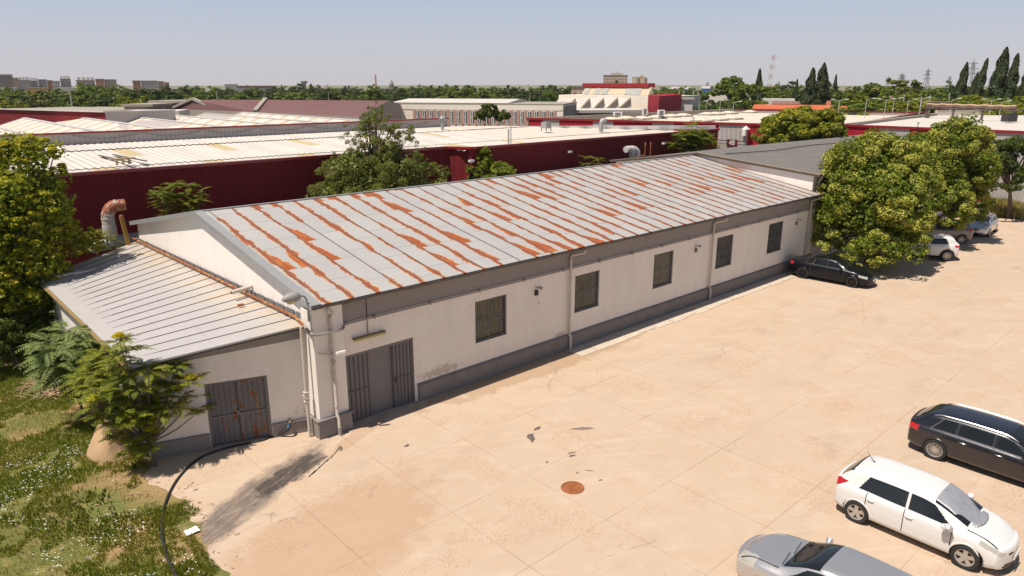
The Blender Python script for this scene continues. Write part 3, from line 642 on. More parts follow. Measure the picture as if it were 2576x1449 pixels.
# rag
V = []; n_ = 12; q = W(483, 1340, z=0)
for j in range(n_):
    for i in range(n_):
        u, v = i / (n_ - 1) - .5, j / (n_ - 1) - .5; V.append((q.x + u * .34, q.y + v * .26, .05 + .05 * abs(noise.noise(Vector((u * 5, v * 5, 1)))) + .08 * max(0, .3 - math.hypot(u, v)) * 2))
plain('cloth_white', (0.72, .70, .66), .9)
tag(npmesh('rag', np.array(V), np.array([[j * n_ + i, j * n_ + i + 1, (j + 1) * n_ + i + 1, (j + 1) * n_ + i] for j in range(n_ - 1) for i in range(n_ - 1)]), M['cloth_white'], smooth=True), 'crumpled white rag lying at the edge of the yard', 'rag')
# sand coloured mound
plain('clay', (0.50, 0.33, 0.19), .95, var=.18, sc=3, bump=.5, bsc=10)
V = []; Fq = []; nr, na = 14, 28; cx_, cy_ = 4.42, 23.9
for j in range(nr):
    for i in range(na):
        a = 2 * math.pi * i / na; t = j / (nr - 1); r = .85 * (1 - t) ** .75 * (1 + .18 * noise.noise(Vector((math.cos(a) * 1.5, math.sin(a) * 1.5, t * 2))))
        V.append((cx_ + r * math.cos(a) * .8, cy_ + r * math.sin(a), 1.45 * t + .0))
for j in range(nr - 1):
    for i in range(na): Fq.append([j * na + i, j * na + (i + 1) % na, (j + 1) * na + (i + 1) % na, (j + 1) * na + i])
tag(npmesh('clay_heap', np.array(V), np.array(Fq), M['clay'], smooth=True), 'smooth sand coloured clay heap behind the young tree at the shed corner', 'heap')
# brushwood
plain('dry_wood', (0.46, 0.31, 0.19), .9, var=.35, sc=6)
bc = W(115, 985, z=.1); mb = MB()
for k in range(90):
    a = random.uniform(0, math.pi); L = random.uniform(.3, 1.4); c = Vector((bc.x + random.gauss(0, .32), bc.y + random.gauss(0, .55), .16 + abs(random.gauss(0, .16)))); d = Vector((math.cos(a), math.sin(a), random.uniform(-.12, .35))) * L / 2
    mb.tube([c - d, c + Vector((random.uniform(-.05, .05), 0, .03)), c + d], [random.uniform(.006, .015)] * 2 + [.004], 5)
for k in range(14):
    c = Vector((bc.x + random.gauss(.3, .4), bc.y + random.gauss(-.5, .5), .2)); a = random.uniform(0, 3.1); d = Vector((math.cos(a), math.sin(a), .1)) * .2; mb.bar(c - d, c + d, .10, .02)
tag(mb.build('brushwood_pile', M['dry_wood']), 'heap of dry sticks and boards on the meadow left of the shed', 'brushwood', kind='stuff')
# dry debris near the yard edge
mb = MB()
for k in range(260):
    px, py = random.gauss(505, 75), random.gauss(1290, 75)
    if random.random() < .4: px, py = random.uniform(240, 400), random.uniform(1100, 1330)
    q = W(px, py, z=.03)
    if q.x > 5.7: continue
    a = random.uniform(0, 6.3); L = random.uniform(.015, .07); d = Vector((math.cos(a), math.sin(a), random.uniform(-.1, .2))) * L; q.z = ground_z(q.x, q.y) + .03; mb.bar(q - d, q + d, random.uniform(.01, .03), .008)
tag(mb.build('dry_debris', M['dry_wood']), 'scattered dry chips and straw along the yard edge', 'debris', kind='stuff')

# exhaust duct by the back corner
g = newmat('rust_white'); p = g.obj(); z_ = g.sep(p)[2]
c = g.mix(g.step(g.math('ADD', g.noise(p, 4, 4, .7), g.step(z_, .9, 2.0, -.22, .10)), .5, .54), (0.45, 0.43, 0.41), (0.30, 0.09, 0.04)); g.color(c); g.rough(.7)
du = thing('exhaust_duct', 'bent exhaust duct with rusty segmented elbow behind the shed roof', 'duct', (8.95, 39.9, 3.5))
ep = [(0, 0, .35)] + [(.0 + .42 * (1 - math.cos(a)), 0, 1.35 + .42 * math.sin(a) * 1.5) for a in [R(18 * k) for k in range(6)]] + [(.85, 0, 1.98)]
mb = MB().tube([(0, 0, 0), (0, 0, 1.0)], .33, 16).tube([(0, 0, 1.0), (0, 0, 1.35)], .30, 16).tube(ep[1:], .30, 16, cap=False)
for k in range(1, 7): a = Vector(ep[k]); b = Vector(ep[k + 1]); d = (b - a).normalized() * .02; mb.tube([a - d, a + d], .318, 16)
MBo = mb.build('elbow', M['rust_white'], du)
MB().tube([(-.1, 0, .1), (-.75, 0, .05), (-.95, 0, -.2)], [.3, .3, .28], 14).tube([(.1, 0, .15), (1.6, 0, .15)], .34, 14).tube([(.9, 0, .15), (.95, 0, .15)], .37, 14).build('lower_pipe', M['zinc'], du, smooth=True)
MB().tube([(ep[-1][0] + .012, 0, ep[-1][2]), (ep[-1][0] + .014, 0, ep[-1][2])], .27, 16).build('mouth', M['black'], du)
ps = thing('post', 'leaning yellow wooden post beside the rusty exhaust duct', 'post', (9.45, 38.9, 3.2)); plain('yellow_wood', (0.34, 0.2, 0.04), .9, var=.4, sc=4)
MB().bar((.06, 0, 0), (-.12, 0, 1.85), .17, .17).build('shaft', M['yellow_wood'], ps); MB().lathe([(.11, 1.84), (.09, 1.93), (0, 1.95)], (-.12, 0, 0), 8).build('cap', M['rust'], ps)

# ---------------------------------------------------------------- grey roofed building beyond
plain('bitumen', (0.165, 0.15, 0.14), .95, var=.18, sc=.6, dirt=.35, dirtcol=(0.24, 0.22, 0.2), bump=.3)
g = MATS['bitumen']; gg = G.__new__(G); gg.m = g; gg.nt = g.node_tree; gg.b = g.node_tree.nodes['Principled BSDF']
plain('board_olive', (0.23, 0.195, 0.15), .9, var=.3, sc=2)
gb = thing('grey_roof_building', 'low white building with a wide grey bitumen roof at the far end of the warehouse', 'building', (45.31, 20.6, 0))
def gprof(x): return [(x, 20.75, 0), (x, 37.0, 0), (x, 37.0, 5.42), (x, 29.4, 6.50), (x, 20.75, 5.78)]
wo(MB().prism(gprof(45.31)[::-1], (.25, 0, 0)), 'gable_wall', M['gable_wall'], gb)
wo(MB().box(45.56, 74, 20.75, 21.0, 0, 5.78).box(45.56, 74, 36.75, 37, 0, 5.4).box(73.75, 74, 21, 36.75, 0, 5.7), 'wall', M['render_wall'], gb)
mb = MB(); pr = [(20.3, 5.83), (29.4, 6.60), (37.5, 5.45)]
mb.prism([(45.22, pr[0][0], pr[0][1]), (45.22, pr[1][0], pr[1][1]), (45.22, pr[2][0], pr[2][1]), (45.22, pr[2][0], pr[2][1] - .12), (45.22, pr[1][0], pr[1][1] - .12), (45.22, pr[0][0], pr[0][1] - .12)], (29.4, 0, 0))
for k in range(1, 29): mb.bar((45.1 + k, 20.35, 5.842), (45.1 + k, 29.4, 6.604), .05, .012)
wo(mb, 'roof', M['bitumen'], gb)
mb = MB()
for a, b in ((pr[0], pr[1]), (pr[1], pr[2])): mb.bar((45.20, a[0], a[1] - .05), (45.20, b[0], b[1] - .05), .05, .19); mb.bar((45.3, a[0], a[1] + .012), (45.3, b[0], b[1] + .012), .5, .03)
wo(mb, 'verge_board', M['board_olive'], gb)
wo(MB().tube([(45.6, 20.3, 5.7), (45.6, 20.55, 5.2), (45.6, 20.6, .2)], .06, 8), 'downpipe', M['zinc'], gb)
# cable across roof
tag(MB().tube(curve_pts([(46.5, 28.0, 6.55), (52, 27.2, 6.52), (60, 27.5, 6.50), (68, 26, 6.40), (74, 25.4, 6.36)], 6), .03, 5).build('roof_cable', M['black']), 'black cable lying across the grey bitumen roof', 'cable')
ed = thing('elbow_duct', 'white rust streaked elbow duct behind the grey roof eave', 'duct', tuple(W(1590, 400, Y=38.3)))
ed.location.z = 4.9; ed.scale = (.68, .68, .68)
g = newmat('white_rust'); p = g.obj(); g.color(g.mix(g.step(g.noise(p, 3, 5, .7), .55, .6), (0.6, .58, .55), (0.4, .14, .05))); g.rough(.7)
MB().tube(curve_pts([(0, 0, 0), (0, 0, 1.1), (-.15, 0, 1.55), (-.7, 0, 1.78), (-1.35, 0, 1.75)], 5), .40, 14).build('left_elbow', M['white_rust'], ed, smooth=True)
MB().tube(curve_pts([(1.0, 0, 0), (1.0, 0, 1.1), (.6, .1, 1.6), (-.1, .2, 1.75)], 5), .42, 14).build('right_elbow', M['white_rust'], ed, smooth=True)
q = W(1622, 392, Y=37.3); lh = thing('roof_ladder', 'rusty hooked ladder rails over the grey roof edge', 'ladder', tuple(q))
for dx in (0, .75): MB().tube(curve_pts([(dx, 0, -2.5), (dx, 0, .55), (dx + .12, .1, .95), (dx + .4, .3, 1.05), (dx + .65, .4, .8)], 5), .035, 6).build('rail', M['rust'], lh)
mb = MB()
for z_ in (-2, -1.5, -1, -.5, 0): mb.tube([(0, 0, z_), (.75, 0, z_)], .02, 5)
mb.tube([(-1.3, 0, .02), (0, 0, .05)], .05, 6); mb.build('rungs', M['rust'], lh)

# ---------------------------------------------------------------- dark red warehouse
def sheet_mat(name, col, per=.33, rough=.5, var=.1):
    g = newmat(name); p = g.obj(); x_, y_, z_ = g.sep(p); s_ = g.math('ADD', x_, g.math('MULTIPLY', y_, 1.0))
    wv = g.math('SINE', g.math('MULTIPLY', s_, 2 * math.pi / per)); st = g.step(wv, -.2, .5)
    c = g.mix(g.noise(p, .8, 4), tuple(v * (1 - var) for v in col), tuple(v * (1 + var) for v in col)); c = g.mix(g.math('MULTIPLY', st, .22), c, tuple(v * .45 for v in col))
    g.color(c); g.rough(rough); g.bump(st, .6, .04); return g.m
sheet_mat('red_sheet', (0.175, 0.003, 0.008), .21, rough=.8); sheet_mat('bright_red_sheet', (0.36, 0.006, 0.018), .4, rough=.75); sheet_mat('grey_sheet', (0.44, 0.41, 0.39)); sheet_mat('pale_sheet', (0.62, 0.60, 0.58))  # shade and sun put into the reds: darker warehouse copy, brighter hall copy
plain('red_cap', (0.26, 0.012, 0.018), .35, coat=.3); plain('maroon', (0.13, 0.01, 0.018), .6)
g = newmat('white_roof'); p = g.obj(); x_, y_, z_ = g.sep(p)
c = g.mix(g.noise(p, .4, 6, .65), (0.50, 0.46, 0.415), (0.66, 0.62, 0.565)); c = g.mix(g.math('MULTIPLY', g.step(g.noise(g.scale(p, (1, .25, 1)), 1.0, 5, .7), .55, .75), .5), c, (0.50, 0.42, 0.31)); g.color(c); g.rough(.8)
g.bump(g.math('SINE', g.math('MULTIPLY', x_, 2 * math.pi / .5)), .5, .05)
plain('yellow_sheet', (0.52, 0.41, 0.22), .6, var=.15, sc=1.5); plain('cream_roof', (0.60, 0.54, 0.45), .85, var=.08, sc=.4, dirt=.25, dirtcol=(0.45, 0.38, 0.3))
plain('joint_dark', (0.12, 0.11, 0.10), .9)
RE = W(1806, 325, z=6.8)
rw = thing('red_warehouse', 'long dark red corrugated warehouse with a white roof behind the trees', 'warehouse', (20, 43.8, 0))
def wallseg(mb, a, b, z0_, z1_, th=.25):
    a = Vector((a[0], a[1], 0)); b = Vector((b[0], b[1], 0)); d = (b - a).normalized(); n = Vector((-d.y, d.x, 0)) * th
    mb.add([a + Vector((0, 0, z0_)), b + Vector((0, 0, z0_)), b + Vector((0, 0, z1_)), a + Vector((0, 0, z1_)), a + n + Vector((0, 0, z0_)), b + n + Vector((0, 0, z0_)), b + n + Vector((0, 0, z1_)), a + n + Vector((0, 0, z1_))],
        [[0, 1, 2, 3], [5, 4, 7, 6], [3, 2, 6, 7], [4, 0, 3, 7], [1, 5, 6, 2]]); return mb
fr = [(-8, 43.95), (33.3, 43.75), (34.4, 41.95), (RE.x, RE.y)]
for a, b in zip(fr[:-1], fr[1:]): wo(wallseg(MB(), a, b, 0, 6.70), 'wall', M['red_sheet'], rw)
mb = MB()
for a, b in zip(fr[:-1], fr[1:]): mb.bar((a[0], a[1] - .06, 6.78), (b[0], b[1] - .06, 6.78), .34, .17)
wo(mb, 'parapet_cap', M['red_cap'], rw)
BW = [(-8, 60), (46, 60), (RE.x, RE.y + .3)]
def xmax(y): return 46 + (60 - y) / (60 - RE.y) * (RE.x - 46)
def fy0(x): return 43.95 if x < 33.6 else 42.2
rows = [(43.9, 6.60, 46.6, 6.72), (46.5, 6.76, 54.7, 7.10), (54.6, 7.16, 56.6, 7.22), (56.6, 7.22, 60.0, 7.16)]
V = []; Fq = []; mi = []; per = .42; K = 4; dx = per / K
for ri, (ya, za, yb, zb) in enumerate(rows):
    n_ = int((70 + 8) / dx); ky = 6 if ri == 1 else 3
    base = len(V)
    for j in range(ky + 1):
        for i in range(n_ + 1):
            x_ = -8 + i * dx; y0_ = (fy0(x_) if ri == 0 else ya); y_ = y0_ + (yb - y0_) * j / ky
            V.append((x_, y_, za + (zb - za) * j / ky + (.028 * math.sin(2 * math.pi * i / K + .6) if x_ < 42 else 0)))
    for j in range(ky):
        for i in range(n_):
            x_ = -8 + i * dx; ym = ya + (yb - ya) * (j + .5) / ky
            if x_ > xmax(ym) + .1: continue
            Fq.append([base + j * (n_ + 1) + i, base + j * (n_ + 1) + i + 1, base + (j + 1) * (n_ + 1) + i + 1, base + (j + 1) * (n_ + 1) + i])
            m_ = 0
            ph = (x_ - 13.0) % 6.3
            if x_ < 42:
                if ri == 1 and ph < 1.1 and j >= 3: m_ = 1
                if ri == 0 and ((x_ - 16.2) % 6.3) < 1.3 and j >= 0: m_ = 1
            else:
                m_ = 2 if ((x_ + ym * .3) % 5.2) > .7 else 0
            mi.append(m_)
o = npmesh('roof', np.array(V), np.array(Fq), [M['white_roof'], M['yellow_sheet'], M['cream_roof']], rw, mi); shift(o, rw)
wo(wallseg(MB(), BW[0], BW[1], 7.0, 7.95), 'rear_parapet', M['grey_sheet'], rw)
wo(wallseg(MB(), BW[1], BW[2], 6.8, 7.17), 'rear_parapet', M['pale_sheet'], rw)
wo(MB().bar((-8, 59.95, 8.0), (46, 59.95, 8.0), .34, .12), 'rear_cap', M['red_cap'], rw)
# cables sagging on the parapet
mb = MB(); random.seed(5); cpts = []
for k in range(7):
    xa = 12 + k * 4.6; cpts += [(xa + 4.6 * t, 59.9, 7.85 - .35 * 4 * t * (1 - t)) for t in [i / 8 for i in range(8)]]
tag(mb.tube(cpts, .02, 4).build('sagging_cable', M['lead_grey']), 'thin black cable sagging along the grey parapet of the red warehouse roof', 'cable')
# roof furniture on the red warehouse
sk = thing('scrap_timber', 'pair of old boards on blocks lying on the white warehouse roof at left', 'timber', tuple(W(302, 411, z=6.95))); sk.scale = (.66, .66, .66)
MB().bar((-.95, -.3, .40), (1.2, -.2, .44), .35, .08).build('board', M['dry_wood'], sk)
for dx_ in (-.3, .2, .7): MB().bar((dx_, -.2, -.1), (dx_ + .03, -.2, .36), .18, .18).build('block', M['yellow_sheet'], sk)
for pts in (((250, 391), (330, 409)), ((285, 389), (368, 405))):
    a, b = W(*pts[0], z=7.05), W(*pts[1], z=7.0); tag(MB().bar(a, b, .16, .05).build('plank', M['seam_brown']), 'dark plank lying flat on the white roof near the scrap timber, ' + ('left one' if pts[0][0] < 260 else 'right one'), 'plank', 'planks on the white roof')
def stack(name, label, cat, px, py, z, h, r=.12, cap=True, mat='zinc', group=None):
    q = W(px, py, z=z); t = thing(name, label, cat, tuple(q), group=group)
    MB().tube([(0, 0, -.3), (0, 0, h)], r, 10).build('pipe', M[mat], t, smooth=True)
    if cap: MB().lathe([(r * 2.2, h - .02), (r * 2.2, h + .05), (0, h + .3)], n=12).build('cowl', M[mat], t, smooth=True)
    return t
stack('vent_stack', 'thin capped vent stack on the white roof right of the tree top', 'vent', 1113, 327, 7.2, 1.05, .14)
stack('roof_pipe', 'tall thin pipe standing on the white roof', 'pipe', 1285, 352, 7.05, 1.3, .04, False)
stack('roof_pipe', 'short pipe just left of the tall thin roof pipe', 'pipe', 1279, 352, 7.05, .85, .06, False)
q = W(1374, 328, z=7.1); t = thing('extractor_box', 'grey square extractor box on a stand on the red warehouse roof', 'extractor', tuple(q)); t.scale = (.58, .58, .58)
MB().box(-.6, .6, -.6, .6, .35, 1.35).build('casing', M['zinc'], t); mb = MB()
for a in (-.55, .55):
    for b in (-.55, .55): mb.box(a - .05, a + .05, b - .05, b + .05, -.1, .35)
mb.build('stand', M['dark_metal'], t)
q = W(1512, 328, z=7.0); t = thing('curved_vent', 'round metal vent with its bent hood turned right on the warehouse roof', 'vent', tuple(q)); t.scale = (.62, .62, .68)
MB().tube(curve_pts([(0, 0, -.2), (0, 0, .9), (.12, 0, 1.25), (.45, -.2, 1.4), (.7, -.35, 1.35)], 5), .34, 14).build('hood', M['zinc'], t, smooth=True); MB().tube([(.715, -.36, 1.348), (.72, -.362, 1.347)], .29, 12).build('mouth', M['black'], t)
for px, py, la in [(2130, 569.5, 'small white floodlight on the dark red wall above the sprouting young tree'), (2483, 538, 'small white floodlight on the dark red wall left of the leafy green tree')]:
    q = W(px * .6708, py * .6708, Y=41.9 if px < 2300 else 41.6); t = thing('floodlight', la, 'floodlight', tuple(q), group='floodlights on the dark red wall'); MB().box(-.18, .18, -.35, -.1, -.06, .1).build('head', M['white_plastic'], t); MB().box(-.03, .03, -.1, .3, -.03, .03).build('arm', M['dark_metal'], t)
t = thing('floodlight', 'small white floodlight on the bright red corner wall beside the creeper', 'floodlight', tuple(W(1181, 405, Y=41.7)), group='floodlights on the dark red wall'); MB().box(-.2, .2, -.35, -.1, -.06, .1).build('head', M['white_plastic'], t); MB().box(-.03, .03, -.1, .3, -.03, .03).build('arm', M['dark_metal'], t)

# ---------------------------------------------------------------- flat roofed hall with red and grey facade (A) and its twin on the right (B)
def hall(name, label, poly, zr, zp, walls, roofmat, base=0):
    t = thing(name, label, 'hall', (poly[0].x, poly[0].y, base))
    shift(npmesh('roof', [(p.x, p.y, zr) for p in poly], [list(range(len(poly)))][::1], roofmat, t), t)
    return t
PA = [W(1325, 297, z=7), W(2112, 317, z=7), W(2330, 281.5, z=7), W(1842, 274, z=7)]
ha = hall('red_hall', 'flat roofed hall with a sunlit red and grey corrugated facade', PA, 6.35, 7, None, M['cream_roof'])
def facade(t, a, b, z0_, z1_, cuts, mats, cap='red_cap', th=.3):
    d = Vector((b.x - a.x, b.y - a.y, 0))
    for (u, v), m_ in zip(zip(cuts[:-1], cuts[1:]), mats):
        shift(wallseg(MB(), (a.x + d.x * u, a.y + d.y * u), (a.x + d.x * v, a.y + d.y * v), z0_, z1_, th).build('wall_panel', M[m_], t), t)
    n = Vector((-d.y, d.x, 0)).normalized()
    shift(MB().bar((a.x + n.x * .1, a.y + n.y * .1, z1_ + .1), (b.x + n.x * .1, b.y + n.y * .1, z1_ + .1), .5, .24).build('parapet_cap', M[cap], t), t)
def ufrac(a, b, px, z):   # fraction along a-b seen at column px
    lo, hi = 0., 1.
    for _ in range(40):
        m_ = (lo + hi) / 2; q = a.lerp(b, m_)
        c_, s_ = math.cos(TH), math.sin(TH); rx = c_ * q.x - s_ * q.y; fy = s_ * q.x + c_ * q.y
        cp, sp = math.cos(PITCH), math.sin(PITCH); dep = fy * cp - (q.z - CAM_H) * sp; X_ = CX + F * rx / dep
        if X_ < px: lo = m_
        else: hi = m_
    return lo
cols = [1325, 1366, 1407, 1492, 1543, 1641, 1695, 1809, 1872, 2112]
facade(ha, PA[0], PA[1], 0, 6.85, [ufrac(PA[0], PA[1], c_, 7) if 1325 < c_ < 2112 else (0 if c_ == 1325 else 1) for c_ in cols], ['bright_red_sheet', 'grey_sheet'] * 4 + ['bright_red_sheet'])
facade(ha, PA[1], PA[2], 0, 6.8, [0, 1], ['maroon'])  # shade put into the colour: this side darker red than the sunlit front
facade(ha, PA[2], PA[3], 0, 6.8, [0, 1], ['concrete_old'], 'maroon'); facade(ha, PA[3], PA[0], 0, 6.8, [0, 1], ['concrete_old'], 'concrete_old')
plain('dome_cream', (0.66, 0.58, 0.45), .5)
dm = thing('skylight', 'low cream skylight dome among others on the flat cream roof of the red hall', 'skylight', (0, 0, 6.36), group='skylights on the red hall roof')
MB().box(-1.5, 1.5, -1.5, 1.5, 0, .25).build('curb', M['concrete_old'], dm); MB().add([(-1.45, -1.45, .26), (1.45, -1.45, .26), (1.45, 1.45, .26), (-1.45, 1.45, .26), (-.4, -.4, .62), (.4, -.4, .62), (.4, .4, .62), (-.4, .4, .62)], [[0, 1, 5, 4], [1, 2, 6, 5], [2, 3, 7, 6], [3, 0, 4, 7], [4, 5, 6, 7]]).build('dome', M['dome_cream'], dm)
for i, (cx_, cy_) in enumerate([(1000, 568), (1150, 558), (1300, 558), (1455, 548), (1600, 535), (1720, 528), (1965, 515), (2050, 512), (2180, 502), (2400, 492), (1915, 580), (2065, 568), (2215, 557), (2500, 490)]):
    o = dm if i == 0 else copy_tree(dm); q = W(1288 + cx_ * .25, 161 + cy_ * .25, z=6.36); o.location = q; o.scale = (.8, .8, .8); o['label'] = 'low cream skylight dome, ' + ['leftmost in the back row', 'second from the left in the back row', 'third from the left in the back row', 'fourth from the left in the back row', 'fifth from the left in the back row', 'sixth from the left in the back row', 'seventh from the left in the back row', 'eighth in the back row, below the corner lamp', 'ninth from the left in the back row', 'at the far right end of the back row', 'left one of three in the front row', 'middle one of three in the front row', 'right one of three in the front row', 'alone left of the round green trees'][i]
def acbox(label, px, py, z, w_, h_, group='air conditioners on the red hall roof'):
    q = W(px, py, z=z); t = thing('air_conditioner', label, 'air conditioner', tuple(q), TH * -1, group=group)
    MB().box(-w_ / 2, w_ / 2, -.35, .35, .35, .35 + h_).build('casing', M['white_plastic'], t); mb = MB()
    for a in (-w_ / 2 + .1, w_ / 2 - .1): mb.box(a - .05, a + .05, -.3, .3, -.05, .35)
    mb.build('stand', M['dark_metal'], t); MB().box(-w_ * .32, w_ * .32, -.37, -.352, .45, .25 + h_).build('fan_grille', M['gate_grey'], t)
acbox('pair-like wide air conditioner at the left end of the red hall roof', 1553, 298, 6.4, 1.3, .6); acbox('tall white air conditioner in the middle of the red hall roof', 1621, 296, 6.4, .7, 1.1); acbox('white air conditioner right of the tall one on the red hall roof', 1662, 298, 6.4, 1.0, .9)
acbox('leftmost of three big grey air handling boxes behind the round green trees', 2180, 282, 6.4, 1.35, .75); acbox('middle of three big grey air handling boxes behind the round green trees', 2204, 282, 6.4, 1.3, .75); acbox('rightmost and palest of three big air handling boxes behind the round green trees', 2228, 281, 6.4, 1.35, .85)
PB = [W(2118, 314, z=7), W(2720, 337, z=7), W(2760, 281, z=7), W(2352, 287, z=7)]
hb = hall('white_roof_hall', 'wide hall with white roof and red and grey wall behind the linden trees', PB, 6.8, 7, None, M['cream_roof'])
hb.children[0].data.materials[0] = M['white_roof']
facade(hb, PB[0], PB[1], 0, 6.85, [0] + [ufrac(PB[0], PB[1], c_, 7) for c_ in (2213, 2290, 2498)] + [1], ['bright_red_sheet', 'grey_sheet', 'bright_red_sheet', 'grey_sheet'])
facade(hb, PB[2], PB[3], 0, 7.6, [0, 1], ['cream_roof'], 'maroon'); facade(hb, PB[3], PB[0], 0, 6.9, [0, 1], ['concrete_old'], 'concrete_old')
q = W(2537, 308, z=6.85); t = thing('roof_fan', 'dark square fan box on the white roof at right', 'fan', tuple(q), -.5); MB().box(-.7, .7, -.5, .5, .1, 1.1).build('box', M['dark_metal'], t); MB().box(-.85, .85, -.6, -.52, .05, .12).build('base_rail', M['pale_sheet'], t)
# number board 48 over the low grey yard wall
sa, sb = W(1806, 356, z=5.6), W(1878, 361, z=5.6)
yw = thing('yard_wall', 'low grey sheet wall with a dark rail carrying the number board', 'wall', (sa.x, sa.y, 0))
shift(wallseg(MB(), sa, sb, 0, 5.35, .15).build('panel', M['grey_sheet'], yw), yw); shift(MB().bar((sa.x, sa.y, 5.75), (sb.x, sb.y, 5.75), .08, .08).bar((sa.x, sa.y, 5.45), (sb.x, sb.y, 5.45), .06, .06).build('rail', M['dark_metal'], yw), yw)
q = sa.lerp(sb, .52); d_ = (sb - sa).normalized(); bd = thing('number_board', 'small dark red board with the white number 48 on the yard wall rail', 'sign', (q.x, q.y, 5.55), math.atan2(d_.y, d_.x))
MB().box(-.62, .62, -.12, -.06, -.32, .36).build('board', M['maroon'], bd)
cu = bpy.data.curves.new('num', 'FONT'); cu.body = '48'; cu.size = .72; cu.align_x = 'CENTER'; cu.align_y = 'CENTER'; cu.extrude = .01
ob = bpy.data.objects.new('num', cu); COL.objects.link(ob); dg = bpy.context.evaluated_depsgraph_get(); me = bpy.data.meshes.new_from_object(ob.evaluated_get(dg)); bpy.data.objects.remove(ob)
me.materials.clear(); me.materials.append(M['white_plastic']); no = bpy.data.objects.new('number', me); COL.objects.link(no); no.parent = bd; no.location = (0, -.135, .02); no.rotation_euler = (R(90), 0, 0)
q = W(1874, 352, z=5.2); t = thing('chimney_vent', 'grey roof chimney with a conical cap and white box beyond the grey roof', 'vent', tuple(q)); MB().tube([(0, 0, -2), (0, 0, 1.2)], .28, 10).build('pipe', M['zinc'], t, smooth=True); MB().lathe([(.5, 1.2), (.1, 1.55), (0, 1.6)], n=12).build('cowl', M['pale_sheet'], t); MB().box(-.6, -.2, -.3, .1, .5, 1.2).build('box', M['white_plastic'], t)

# ---------------------------------------------------------------- bays of the white ridge-and-furrow factory roof behind
plain('grey_sheet_dirty', (0.38, 0.35, 0.34), .8, var=.1)
g = newmat('striped_roof'); p = g.pos(); x_, y_, z_ = g.sep(p)
f = g.math('FRACT', g.math('DIVIDE', y_, 3.4)); c = g.mix(g.noise(p, .3, 5), (0.52, 0.47, 0.41), (0.66, 0.60, 0.54)); c = g.mix(g.math('MULTIPLY', g.math('LESS_THAN', f, .24), .85), c, (0.45, 0.32, 0.19))
c = g.mix(g.step(g.noise(g.scale(p, (.4, .12, 1)), .5, 1), .62, .63), c, (0.40, 0.36, 0.34)); g.color(c); g.rough(.85)
rf = thing('factory', 'white ridge and furrow factory roof of parallel bays behind the grey parapet', 'factory', (8, 61, 0))
ridges = [(60, 297), (188, 293.5), (305, 290.5), (430, 280)]
rp = [W(a, b, z=7.95) for a, b in ridges]; print('ridges', [tuple(round(v, 1) for v in q) for q in rp])
YN = 60.6
for k in range(-1, 6):
    xr = rp[0].x + (rp[2].x - rp[0].x) / 2 * k; yf = rp[0].y + (rp[2].y - rp[0].y) / 2 * k; hw = (rp[2].x - rp[0].x) / 4
    dxs = .0
    mb = MB(); mb.quad((xr - hw, YN, 7.2), (xr, YN, 7.95), (xr, yf, 7.95), (xr - hw, yf, 7.2)); mb.quad((xr, YN, 7.95), (xr + hw, YN, 7.2), (xr + hw, yf, 7.2), (xr, yf, 7.95)); mb.cur = 1
    mb.bar((xr, YN, 7.97), (xr, yf, 7.97), .35, .08); mb.bar((xr, yf, 7.96), (xr - hw, yf, 7.21), .3, .08); mb.quad((xr - hw, YN, 0), (xr + hw, YN, 0), (xr + hw, YN, 7.2), (xr, YN, 7.95), (xr - hw, YN, 7.2))
    mb.quad((xr - hw, yf, 0), (xr - hw, yf, 7.2), (xr, yf, 7.95), (xr + hw, yf, 7.2), (xr + hw, yf, 0)); wo(mb, 'roof_bay', [M['striped_roof'], M['pale_sheet']], rf)
a, b = W(-60, 303, z=8.0), W(270, 297.5, z=8.0); b2 = W(480, 288, z=8.0)
for p0, p1, m_, la in ((W(-80, 273, z=8.6), W(264, 282.5, z=8.6), 'red_sheet', 'long dark red wall behind the furrow roof at left'), (W(264, 282.5, z=8.6), W(440, 278, z=8.6), 'grey_sheet', 'long grey wall behind the furrow roof right of the dark red wall')):
    t = thing('rear_wall', la, 'wall', (p0.x, p0.y, 0)); 
    # top line heights differ: red y~285, grey ~280
    shift(wallseg(MB(), p0, p1, 0, 8.6, .3).build('panel', M[m_], t), t); shift(MB().bar((p0.x, p0.y, 8.65), (p1.x, p1.y, 8.65), .4, .1).build('cap', M['pale_sheet'], t), t)

